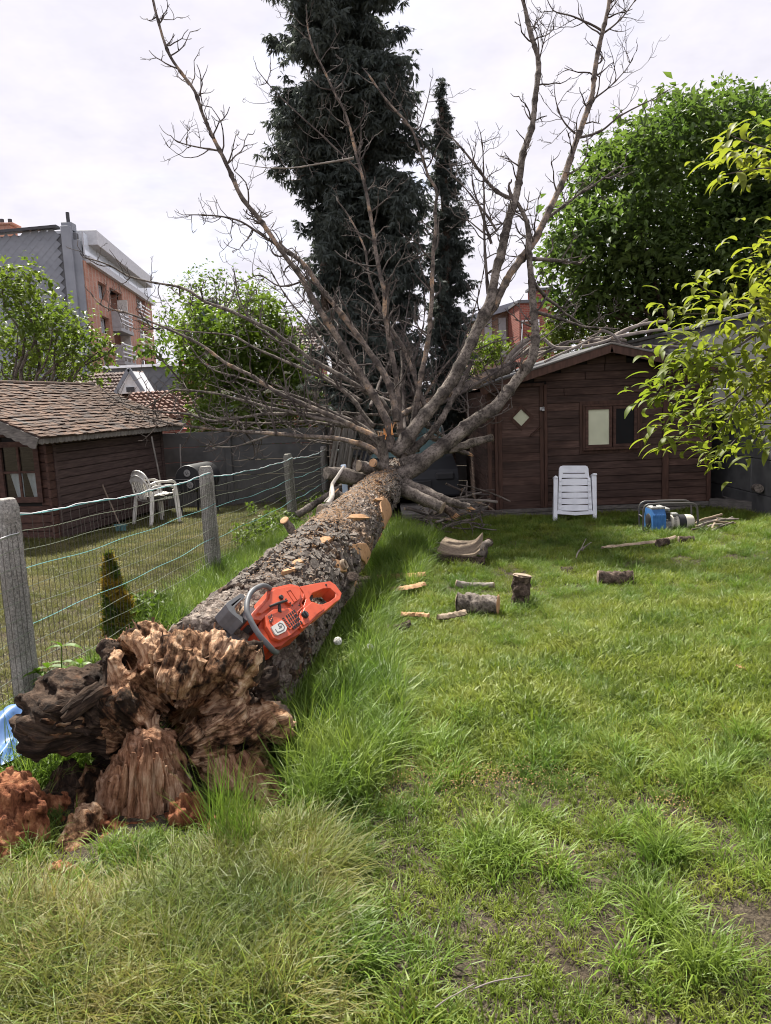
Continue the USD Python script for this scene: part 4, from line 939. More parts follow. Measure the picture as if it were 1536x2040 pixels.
def broad_tree(name, label, cat, base, blobs, mat, nclust, leafsize, clR, nleaf, seed, trunk_r=0.14, group=None, asp=2.0, nlimb=12, barkm='bark_dark', shell=.55, twigs=True, extra=None):
    rng = np.random.default_rng(seed)
    t = thing(name, label, cat, base, group)
    C = np.array([c for c, _ in blobs]); mid = C.mean(0)
    fork = np.array([base[0] * .7 + mid[0] * .3, base[1] * .7 + mid[1] * .3, base[2] + (mid[2] - base[2]) * .45])
    tr = limb_path(rng, base - np.array([0, 0, .1]), fork, 6, .03)
    part('trunk', tube(tr, np.linspace(trunk_r, trunk_r * .7, len(tr)), 10), M[barkm], t, smooth=40)
    for k in rng.permutation(len(blobs))[:nlimb]:
        c, r = blobs[k]
        l = limb_path(rng, fork - (fork - base) * rng.uniform(0, .4), np.asarray(c) + rng.normal(size=3) * .1, 6, .06)
        b = part('limb', tube(l, np.linspace(trunk_r * .5, .012, len(l)), 6), M[barkm], t, smooth=40)
        ms = []
        for _ in range(9):
            s = l[rng.integers(len(l) // 2, len(l))]; d = rng.normal(size=3); d /= np.linalg.norm(d)
            e = s + d * np.broadcast_to(r, 3) * rng.uniform(.6, 1.0)
            q = limb_path(rng, s, e, 4, .07); ms.append(tube(q, np.linspace(.010, .004, len(q)), 4, cap=False))
        part('twigs', join(*ms), M[barkm], b)
    p = crown_points(rng, blobs, nclust, shell); tips = crown_points(rng, blobs, nclust // 6, 1.05); tips = tips + (tips - C.mean(0)) * (rng.uniform(0, 1, len(tips)) ** 2 * .035)[:, None] + [0, 0, .06]; nb_ = len(p); p = np.vstack([p, tips])
    protos = [leaf_cluster(rng, nleaf, clR, leafsize, asp) for _ in range(5)]
    path = numbered(t + '/crown')
    a, tl = rquats(rng, len(p))
    pi = instancer(path, protos, [mat] * 5, p, rng.integers(0, 5, len(p)), a, np.where(np.arange(len(p)) < nb_, rng.uniform(.7, 1.25, len(p)), rng.uniform(.4, .75, len(p))), origin[t], tl)
    setdata(pi.GetPrim(), kind='stuff')
    return t

def blobs_from(spots, rng, y, dy):
    """blobs at photograph positions: (px, py, radius px), spread in depth"""
    out = []
    for px, py, r in spots:
        yy = y + rng.uniform(-dy, dy); out.append((P(px, py, yy), np.array([1, 1.1, .85]) * r * yy / FPX))
    return out
def plants():
    rng = np.random.default_rng(11)
    # the big tree on the right, behind the shed
    sp = []
    for px, py, r in [(1180, 470, 85), (1150, 540, 70), (1230, 380, 85), (1300, 300, 85), (1390, 260, 80), (1480, 270, 85), (1560, 300, 90), (1270, 470, 95), (1360, 400, 100), (1450, 380, 100),
                      (1540, 420, 110), (1220, 570, 90), (1320, 540, 100), (1420, 500, 110), (1510, 540, 110), (1160, 600, 55), (1280, 630, 70), (1380, 620, 90), (1470, 640, 90), (1560, 640, 90), (1620, 500, 130), (1620, 360, 110),
                      (1250, 310, 50), (1340, 235, 45), (1440, 225, 50), (1130, 500, 45), (1140, 430, 40), (1200, 330, 45), (1520, 235, 50), (1480, 225, 40)]:
        sp.append((px, py, r))
    bl = blobs_from(sp, rng, 17.0, 1.1)
    base = P(1400, 900, 17.5); base[2] = -.5
    broad_tree('broadleaf_tree', 'large dense dark green broadleaf tree behind the brown shed on the right', 'tree', base, bl, M['leaf_right'], 2350, .19, .36, 14, 21, .2, asp=1.9, nlimb=20, shell=.3)
    # spires of the same tree against the sky
    # light green tree at the left edge
    sp = [(20, 640, 70), (80, 600, 60), (130, 660, 60), (60, 700, 75), (150, 720, 60), (10, 560, 50), (0, 720, 80), (195, 690, 38), (95, 740, 70), (45, 555, 36), (110, 645, 60), (215, 700, 24), (170, 655, 34)]
    bl = blobs_from(sp, rng, 19.5, .9)
    base = P(20, 900, 19.5); base[2] = -.5
    broad_tree('fruit_tree', 'loose light green tree at the left edge behind the mossy cabin roof', 'tree', base, bl, M['leaf_light'], 370, .17, .34, 11, 22, .13, asp=1.8, nlimb=13, shell=.3, barkm='limb')
    # airy elder tree, middle left
    sp = [(470, 690, 75), (430, 760, 70), (520, 740, 80), (560, 800, 70), (460, 830, 70), (400, 660, 55), (350, 700, 44), (540, 670, 60), (590, 740, 50), (500, 620, 50), (430, 850, 50), (520, 850, 60), (600, 830, 50), (300, 690, 20), (460, 720, 60), (640, 790, 40)]
    bl = blobs_from(sp, rng, 16.8, .7)
    base = P(500, 900, 16.8); base[2] = -.5
    el = broad_tree('elder_bush', 'bright green elder bush with flat cream flower heads, left of the tall conifers', 'bush', base, bl, M['leaf_bush'], 900, .16, .27, 12, 23, .09, asp=1.9, nlimb=13, shell=.4, barkm='twig')
    for k in range(26):
        c, r = bl[rng.integers(len(bl))]
        q = np.asarray(c) + np.array([rng.uniform(-.9, .9) * r[0], -r[1] * rng.uniform(.8, 1.05), rng.uniform(-.2, .8) * r[2]])
        ms = []
        for _ in range(22):
            o = rng.normal(size=3) * [.06, .06, .014]; ms.append(box(q + o, (.03, .03, .012), ch=.0))
        part('flower_head', join(*ms), M['flower'], el)
    sp = [(440, 575, 45), (400, 560, 34), (475, 600, 40), (380, 600, 38), (350, 620, 40), (500, 570, 32), (420, 540, 26), (330, 650, 32), (520, 610, 36), (370, 580, 26), (460, 550, 26)]
    bl = blobs_from(sp, rng, 20.0, .5)
    base = P(445, 900, 20); base[2] = -.5
    broad_tree('sparse_tree', 'sparse thin tree with open twigs and small leaves above the elder bush', 'tree', base, bl, M['leaf_bush'], 120, .12, .34, 9, 24, .09, asp=1.8, nlimb=11, shell=.2, barkm='twig')
    # hedge greenery low behind the fallen crown and behind the shed
    sp = [(1110, 650, 30), (1135, 665, 34), (1170, 655, 40), (1090, 690, 26), (1220, 665, 40), (990, 700, 26), (960, 690, 30), (935, 720, 30)]
    bl = blobs_from(sp, rng, 18.0, .4)
    base = P(1120, 900, 18); base[2] = -.5
    broad_tree('background_shrub', 'yellow green shrub seen between the fallen limbs left of the shed roof ridge', 'bush', base, bl, M['leaf_light'], 300, .13, .25, 11, 25, .06, nlimb=7)

    # two tall dark conifers
    def spray(rng, n, L):
        """a drooping flat spray: a rib with narrow side shoots"""
        ms_v, ms_f, k = [], [], 0
        for i in range(n):
            a = rng.uniform(0, 2 * np.pi); o = np.array([math.cos(a), math.sin(a), 0]) * rng.uniform(0, .08)
            d = np.array([math.cos(a) * .55, math.sin(a) * .55, rng.uniform(-1.3, .15)]); d /= np.linalg.norm(d)
            s = np.cross(d, rng.normal(size=3)); s /= np.linalg.norm(s)
            l = L * rng.uniform(.5, 1.15); w = .013 * rng.uniform(.7, 1.5)
            p = [o - s * w, o + s * w, o + d * l * .5 + s * w * 1.4, o + d * l * .5 - s * w * 1.4, o + d * l + np.array([0, 0, -.16 * l])]
            ms_v += p; ms_f += [(k, k + 1, k + 2), (k, k + 2, k + 3), (k + 3, k + 2, k + 4)]; k += 5
            for q in range(3):
                t = rng.uniform(.25, .85); c = o + d * l * t; sd = s * (1 if q % 2 else -1) * .75 + d * .5 + np.array([0, 0, -.35]); sd /= np.linalg.norm(sd)
                ll = l * .42 * (1.1 - t * .5); nn = np.cross(sd, d); nn /= np.linalg.norm(nn) + 1e-9; w2 = np.cross(nn, sd) * .009
                ms_v += [c - w2, c + w2, c + sd * ll]; ms_f += [(k, k + 1, k + 2)]; k += 3
        return np.array(ms_v), np.array(ms_f)
    def conifer(label, y, axis, prof, nb, seed, stems, dens, shrink=16):
        rng = np.random.default_rng(seed)
        base = P(axis[0][0], axis[0][1], y); base[2] = -.55
        t = thing('conifer_tree', label, 'tree', base, 'tall dark conifers behind the fallen tree')
        prof = np.array(prof, float); m_ = (prof[:, 1] + prof[:, 2]) / 2; w_ = np.maximum((prof[:, 2] - prof[:, 1]) / 2 - shrink, 2)[:, None] * [-1, 1]; prof[:, 1:] = m_[:, None] + w_
        def ctr(py):
            l, r = np.interp(py, prof[:, 0], prof[:, 1]), np.interp(py, prof[:, 0], prof[:, 2]); return (l + r) / 2, (r - l) / 2
        for s, (q0, q1) in enumerate(stems):
            a = P(q0[0], q0[1], y); a[2] = -.6; b = P(q1[0], q1[1], y + .1 * s)
            l = limb_path(rng, a, b, 7, .008)
            part('trunk', tube(l, np.linspace(.17 if s == 0 else .10, .05, len(l)), 9), M['bark_dark'], t, smooth=40)
        pos = []; size = []
        bough = []
        for k in range(nb):
            py = prof[0, 0] + (prof[-1, 0] - prof[0, 0]) * rng.uniform(0, 1) ** .9
            cx, hw = ctr(py); c = P(cx, py, y); R = hw * y / FPX
            a = rng.uniform(0, 2 * np.pi); L = R * rng.uniform(.55, 1.13)
            ssz = float(np.clip(R / .65, .42, 1.0))
            s = c + np.array([math.cos(a), math.sin(a), 0]) * .05
            e = c + np.array([math.cos(a) * L, math.sin(a) * L, -.10 * L + rng.uniform(-.1, .45)])
            m = (s + e) / 2 + [0, 0, .16 * L]
            l = crom([s, m, e], 9)
            bough.append(tube(l, np.linspace(.022, .006, 9) * ssz, 4, cap=False))
            for _ in range(int(dens * max(.5, L))):
                u = rng.uniform(.25, 1.0); q = l[min(8, int(u * 8.99))] + rng.normal(size=3) * [.09, .09, .09] * ssz - [0, 0, .03]
                pos.append(q); size.append(ssz)
        part('boughs', join(*bough), M['bark_dark'], t)
        pos = np.array(pos)
        protos = [spray(rng, 16, .19) for _ in range(6)]
        path = numbered(t + '/crown')
        a, tl = rquats(rng, len(pos), .3)
        pi = instancer(path, protos, [M['thuja']] * 6, pos, rng.integers(0, 6, len(pos)), a, rng.uniform(.45, .85, len(pos)) * np.array(size), origin[t], tl)
        setdata(pi.GetPrim(), kind='stuff')
    conifer('tallest dark conifer, running out of the top of the picture behind the fallen tree', 14.2, [(690, 900)],
            [(-260, 640, 700), (-120, 560, 770), (0, 535, 815), (60, 525, 825), (130, 545, 832), (240, 540, 835), (330, 560, 845), (450, 575, 860), (560, 585, 870), (680, 600, 860), (800, 620, 870), (880, 640, 850)], 370, 31,
            [((690, 900), (672, -220)), ((705, 900), (715, -150)), ((715, 880), (745, 60)), ((660, 880), (640, 80))], 46)
    conifer('smaller narrow dark conifer just right of the tallest one, with a pointed top', 15.0, [(890, 900)],
            [(192, 878, 881), (230, 870, 890), (300, 862, 906), (400, 852, 928), (500, 848, 940), (600, 852, 940), (720, 850, 940), (850, 850, 945)], 190, 32,
            [((890, 900), (880, 215))], 60, 2)

    # golden tipped dwarf conifer by the fence
    base = G(242, 1262); rng = np.random.default_rng(41)
    t = thing('dwarf_conifer', 'small pointed conifer with golden orange tips beside the wire fence', 'shrub', base)
    tip = P(216, 1108, base[1]); 
    l = crom([base, (base + tip) / 2, tip], 8)
    part('trunk', tube(l, np.linspace(.014, .004, 8), 6), M['twig'], t)
    H = tip[2] - base[2]; pos = []
    for _ in range(900):
        u = rng.uniform(0, 1) ** 1.15; c = base + (tip - base) * u
        r = .125 * (1 - u) ** .75 + .014
        if u > .2 and rng.uniform() < .5: r *= .85
        a = rng.uniform(0, 2 * np.pi); rr = r * rng.uniform(.5, 1.05)
        pos.append(c + [math.cos(a) * rr, math.sin(a) * rr, rng.normal() * .02])
    for _ in range(150):
        u = rng.uniform(.05, .5); c = base + (tip - base) * u + np.array([.06, -.02, .02]); a = rng.uniform(0, 2 * np.pi); rr = .06 * rng.uniform(.3, 1); pos.append(c + [math.cos(a) * rr, math.sin(a) * rr, rng.normal() * .03])
    def tuftlet(rng):
        vs, fs = [], []
        for i in range(11):
            d = rng.normal(size=3); d[2] = abs(d[2]) * 1.2 + .3; d /= np.linalg.norm(d); s = np.cross(d, rng.normal(size=3)); s /= np.linalg.norm(s); w = .0035; L = .045 * rng.uniform(.6, 1.2); k = len(vs)
            vs += [-s * w, s * w, d * L * .6 + s * w, d * L * .6 - s * w, d * L]; fs += [(k, k + 1, k + 2), (k, k + 2, k + 3), (k + 3, k + 2, k + 4)]
        return np.array(vs), np.array(fs)
    protos = [tuftlet(rng) for _ in range(4)]; pos = np.array(pos); a, tl = rquats(rng, len(pos), .7)
    pi = instancer(numbered(t + '/crown'), protos, [M['gold']] * 4, pos, rng.integers(0, 4, len(pos)), a, rng.uniform(.7, 1.3, len(pos)), origin[t], tl)
    setdata(pi.GetPrim(), kind='stuff')

    # young elder shoot by the first post
    base = G(118, 1402) + [0, .05, 0]; rng = np.random.default_rng(43)
    t = thing('young_elder', 'young light green leafy shoot at the foot of the nearest concrete post', 'plant', base)
    def leaf(o, d, L, wd, curl, nseg=6, up=None, fold=.25, twist=0.0):
        """a pointed leaf that arches over"""
        d = np.asarray(d, float); d /= np.linalg.norm(d)
        up = np.array([0, 0, 1.0]) if up is None else np.asarray(up, float)
        s = np.cross(d, up); s /= np.linalg.norm(s) + 1e-9; u = np.cross(s, d)
        v, f = [], []; p = np.asarray(o, float).copy(); ang = 0
        for i in range(nseg + 1):
            x = i / nseg; w = wd * math.sin(math.pi * min(1, x * .93 + .05)) ** .8 * (1 - .25 * x)
            dd = d * math.cos(ang) - u * math.sin(ang); uu = d * math.sin(ang) + u * math.cos(ang)
            ss = s * math.cos(twist * x) + uu * math.sin(twist * x)
            v += [p + ss * w + uu * w * fold, p, p - ss * w + uu * w * fold]
            p = p + dd * L / nseg; ang += curl / nseg
        for i in range(nseg):
            a = i * 3
            f += [(a, a + 1, a + 4), (a, a + 4, a + 3), (a + 1, a + 2, a + 5), (a + 1, a + 5, a + 4)]
        return np.array(v), np.array(f)
    for (tx, ty, by) in ((122, 1288, 0), (95, 1330, .05), (160, 1322, .03), (75, 1340, .02), (140, 1345, -.06)):
        tip = P(tx, ty, base[1] + by)
        l = crom([base, base * .45 + tip * .55 + [0, 0, .02], tip], 8)
        st = part('stem', tube(l, np.linspace(.006, .002, 8), 5), M['leaf_elder'], t)
        for i, u in enumerate((3, 5, 7)):
            for sgn in (-1, 1):
                a = rng.uniform(-.5, .5) + (0 if sgn > 0 else math.pi)
                L = .10 * rng.uniform(.8, 1.25)
                part('leaf', leaf(l[u], (math.cos(a), math.sin(a) * .8 - .25, .15), L, L * .24, .9, 5), M['leaf_elder'], st)
        part('leaf', leaf(l[-1], (rng.normal() * .3, -.4, .6), .09, .022, .9, 5), M['leaf_elder'], st)

    # peach tree whose boughs hang in from the right
    rng = np.random.default_rng(51)
    base = np.array([2.75, 3.9, gz(2.75, 3.9)])
    t = thing('peach_tree', 'peach tree reaching in from the right edge with curled yellow green leaves', 'tree', base)
    part('trunk', tube(crom([base, base + [-.05, 0, .7], base + [-.1, -.05, 1.4], base + [-.05, 0, 2.4]], 14), np.linspace(.075, .05, 14), 10), M['limb'], t, smooth=40)
    hub = base + np.array([-.08, -.03, 1.5])
    boughs = [  # photograph polylines, leaf-bearing from the first point on
        [(1400, 905), (1430, 880), (1470, 830), (1540, 770), (1600, 745)], [(1300, 880), (1340, 850), (1390, 822), (1460, 790), (1540, 760)],
        [(1262, 785), (1310, 780), (1370, 760), (1440, 735), (1540, 700)], [(1290, 745), (1340, 730), (1420, 700), (1480, 665), (1540, 650)],
        [(1285, 690), (1330, 685), (1390, 700), (1440, 680), (1540, 640)], [(1340, 625), (1400, 625), (1470, 612), (1540, 600)],
        [(1380, 560), (1420, 590), (1470, 600), (1540, 590)], [(1490, 500), (1505, 545), (1530, 580), (1580, 590)],
        [(1410, 300), (1450, 310), (1500, 310), (1560, 330)], [(1450, 270), (1490, 285), (1540, 300), (1590, 320)], [(1430, 350), (1480, 340), (1540, 335)],
        [(1478, 870), (1505, 850), (1545, 830), (1590, 800)], [(1500, 900), (1520, 880), (1560, 850)], [(1330, 815), (1400, 800), (1480, 740), (1540, 720)],
        [(1380, 880), (1410, 850), (1440, 800), (1500, 760), (1560, 740)], [(1500, 470), (1530, 480), (1580, 500)], [(1520, 540), (1550, 530)], [(1350, 720), (1400, 740), (1470, 720), (1540, 700)]]
    leaves = []
    for k, pl in enumerate(boughs):
        dist = 3.15 + .5 * rng.uniform()
        pts = [P(px + (32 if py > 640 else 6), py, dist + .06 * i) for i, (px, py) in enumerate(pl)]
        ext = pts + [pts[-1] * .45 + hub * .55 + [0, 0, .1 if pl[-1][1] > 500 else .35], hub + [0, 0, .0 if pl[-1][1] > 500 else .6]]
        l = crom(ext, 26)
        bo = part('bough', tube(l, np.linspace(.0022, .012, 26), 6), M['twig'], t, smooth=40)
        cum = 0
        dl = np.linalg.norm(pts[-1] - pts[0])
        nl = int(18 + dl * 150)
        for i in range(nl):
            u = rng.uniform(0, 1) ** 1.25 * .72; f_ = u * 25; i0 = int(f_); q = l[i0] * (1 - f_ + i0) + l[min(25, i0 + 1)] * (f_ - i0)
            if ray(0, 0) is None: pass
            tw = q + rng.normal(size=3) * [.045, .05, .045]
            a = math.pi + rng.normal() * .9 if u < .15 else rng.uniform(0, 2 * math.pi)
            d = np.array([math.cos(a), math.sin(a), rng.normal() * .35 + .15])
            big = rng.uniform() < (.8 if u < .12 else .42)
            L = rng.uniform(.07, .118) if big else rng.uniform(.035, .075)
            lf = leaf(tw, d, L, L * rng.uniform(.15, .19) if big else L * rng.uniform(.2, .3), rng.uniform(.7, 1.5) if big else rng.uniform(2.0, 5.0), 6, fold=.3 if big else .6, twist=rng.normal() * (.3 if big else 1.4))
            leaves.append((L, lf))
    leaves.sort(key=lambda q: -q[0])
    for L, lf in leaves[:290]: part('leaf', lf, M['leaf_peach'], t, smooth=True)
    if leaves[290:]: part('small_leaves', join(*[q for _, q in leaves[290:]]), M['leaf_peach'], t, kind='stuff', smooth=True)
plants()
# ------------------------------------------------------------------ the fallen tree
AX0, AX1 = P(383, 1425, 3.3), P(774, 960, 8.5)
AXD = (AX1 - AX0); AXL = np.linalg.norm(AXD); AXD /= AXL
AXS = np.cross(AXD, [0, 0, 1.0]); AXS /= np.linalg.norm(AXS); AXU = np.cross(AXS, AXD)
def trunk_r(s): return np.interp(s, [0, .4, 1.2, 2.4, 3.7, 5.3, 6.2], [.375, .362, .336, .298, .250, .195, .16])
def trunk_hit(px, py, lift=0.0):
    d = ray(px, py); d = d / np.linalg.norm(d); o = EYE - AX0
    oo = o - AXD * np.dot(o, AXD); dd = d - AXD * np.dot(d, AXD)
    r = .34
    for _ in range(4):
        a, b, c = dd @ dd, 2 * oo @ dd, oo @ oo - (r + lift) ** 2
        disc = b * b - 4 * a * c
        t = (-b - math.sqrt(max(disc, 0))) / (2 * a)
        p = EYE + d * t; s = np.dot(p - AX0, AXD); r = float(trunk_r(s))
    n = p - AX0 - AXD * s; n /= np.linalg.norm(n)
    return p, n, s
def trunk_pt(s, ang, lift=0.0):
    r = float(trunk_r(s)) + lift
    n = AXS * math.cos(ang) + AXU * math.sin(ang)
    return AX0 + AXD * s + n * r, n
def bark_disp(q, amp=1.0):
    a = 1 - np.abs(2 * noise(q * [16, 16, 9], 3) - 1)
    b = 1 - np.abs(2 * noise(q * [37, 37, 21], 4) - 1)
    c = noise(q * [85, 85, 55], 5)
    return amp * (.030 * (fbm(q * 2.2, 2, 1) - .5) - .018 * a ** 3 - .016 * b ** 3 + .008 * (c - .5))
FT = thing('fallen_tree', 'huge dead fallen tree lying across the lawn, rotten torn root end in front', 'tree', AX0)
def make_trunk():
    L = AXL + .5; nr, ns = int((L - .22) / .011), 200
    s = np.linspace(.22, L, nr); a = np.linspace(0, 2 * np.pi, ns, endpoint=False)
    S, A = np.meshgrid(s, a, indexing='ij')
    R = trunk_r(S)
    q = np.stack([np.cos(A) * .34, np.sin(A) * .34, S], -1)
    R = R + bark_disp(q, 1.45) + .006 + .02 * np.sin(S * 2.1 + 1) * np.cos(A - 1.0)
    edge = .20 + .10 * fbm(np.stack([np.cos(A) * 2.2, np.sin(A) * 2.2, 0 * A], -1), 3, 8)
    R = R - .16 * np.clip((edge + .07 - S) / .10, 0, 1) ** 1.5
    n = np.cos(A)[..., None] * AXS + np.sin(A)[..., None] * AXU
    v = (AX0 + AXD * S[..., None] + n * R[..., None]).reshape(-1, 3)
    i, j = np.meshgrid(np.arange(nr - 1), np.arange(ns), indexing='ij')
    f = np.stack([i * ns + j, i * ns + (j + 1) % ns, (i + 1) * ns + (j + 1) % ns, (i + 1) * ns + j], -1).reshape(-1, 4)
    part('trunk', (v, f), M['bark'], FT, smooth=True)
make_trunk()

KN = [None]
def rough_tube(pts, r0, r1, mat_amp=.5, sides=None, n=None, seed=0, knots=True, rng=None):
    pts = np.asarray(pts); L = np.linalg.norm(np.diff(pts, axis=0), axis=1).sum()
    n = n or max(10, int(L / .045)); sides = sides or (14 if r0 > .06 else 9 if r0 > .03 else 6)
    p = crom(pts, n); t = np.linspace(0, 1, n)
    r = r0 + (r1 - r0) * t ** .85
    rng = rng or np.random.default_rng(seed)
    if knots:
        ph = rng.uniform(0, 1); s = t * L
        k = np.abs(((s / .34 + ph) % 1) - .5) * .34
        r = r * (1 + .16 * np.exp(-(k / .028) ** 2)) + .005 * np.exp(-(k / .018) ** 2)
    w = np.stack([np.interp(np.arange(n), np.arange(0, n + 5, 5), rng.normal(size=len(np.arange(0, n + 5, 5)))) for _ in range(3)], 1)
    KN[0] = np.repeat(np.exp(-(k / .030) ** 2) if knots else 0 * t, sides)
    p = p + w * np.minimum(r, .02)[:, None] * .35 * np.sin(np.pi * np.clip(t, 0, 1))[:, None]
    v, f = tube(p, r, sides)
    if r0 > .03:
        c = np.repeat(p, sides, 0); d = v[:n * sides] - c; rr = np.linalg.norm(d, axis=1, keepdims=True)
        v[:n * sides] += d / (rr + 1e-9) * (bark_disp(v[:n * sides] * 1.4 + seed, mat_amp * min(1, r0 / .06)) * np.minimum(1, rr[:, 0] / .05))[:, None]
    return (v, f), p, r
def twig(rng, o, d, L, r, out, depth=0):
    """a crooked twig with side twigs, curling upward"""
    n = 6; p = [np.array(o)]; d = np.array(d, float)
    for i in range(n):
        d = d + rng.normal(size=3) * .22 + np.array([0, 0, .14]); d /= np.linalg.norm(d); p.append(p[-1] + d * L / n)
    p = np.array(p); out.append(tube(p, np.linspace(r, max(.0020, r * .38), n + 1), 4 if depth else 5, cap=False))
    if depth < 2:
        for k in range(rng.integers(2, 5) if depth == 0 else rng.integers(0, 3)):
            i = rng.integers(1, n + 1); e = rng.normal(size=3); e -= d * np.dot(e, d); e /= np.linalg.norm(e) + 1e-9
            twig(rng, p[i], e * .9 + (p[i] - p[i - 1]) / np.linalg.norm(p[i] - p[i - 1]) * .5, L * rng.uniform(.22, .5), max(.0028, r * .58), out, depth + 1)
LIMB_POINTS = []
def limb(pts, y0, y1, r0, r1, mat='limb', ntw=10, seed=0, tmin=.12, twl=(.2, .65), name='limb', ys=None, twmat='twig', bend=0):
    rng = np.random.default_rng(seed + 100)
    n = len(pts)
    seg = np.concatenate([[0], np.cumsum(np.hypot(*np.diff(np.array(pts, float), axis=0).T))]); u = seg / seg[-1]
    yy = ys if ys is not None else [y0 + (y1 - y0) * q for q in u]
    w = [P(px, py, y) for (px, py), y in zip(pts, yy)]
    m, p, r = rough_tube(w, r0, r1, seed=seed)
    kn = np.concatenate([KN[0], [0, 0]]); b = part(name, m, M[mat], FT, smooth=True, grain=np.stack([kn, kn, kn], 1))
    LIMB_POINTS.append(p)
    out = []
    L = np.linalg.norm(np.diff(p, axis=0), axis=1).sum()
    for k in range(ntw):
        u = tmin + (1 - tmin) * ((k + rng.uniform(0, 1)) / ntw); i = min(len(p) - 2, int(u * (len(p) - 1)))
        t = p[i + 1] - p[i]; t /= np.linalg.norm(t)
        for _ in range(rng.integers(1, 3)):
            e = rng.normal(size=3) * [1, .8, 1]; e -= t * np.dot(e, t); e /= np.linalg.norm(e)
            twig(rng, p[i], e + t * rng.uniform(.1, .8), rng.uniform(*twl) * (1.1 - .35 * u), max(.0048, min(.011, r[i] * .5)), out)
    if ntw:
        e = p[-1] - p[-3]; twig(rng, p[-1], e / np.linalg.norm(e), .18, max(.003, r1), out, 1)
    if out: part('twigs', join(*out), M[twmat], b, kind='stuff')
    return b, p, r
def cut_face(p, d, r, parent, mat='cut'):
    """the sawn end of a limb"""
    d = d / np.linalg.norm(d); ax = axes_from(d)
    part('cut_face', lathe([(0.0001, .006), (r * .5, .005), (r * .86, .003), (r * .95, -.004)], 16, p, np.array([ax[1], ax[2], ax[0]])), M[mat], parent)

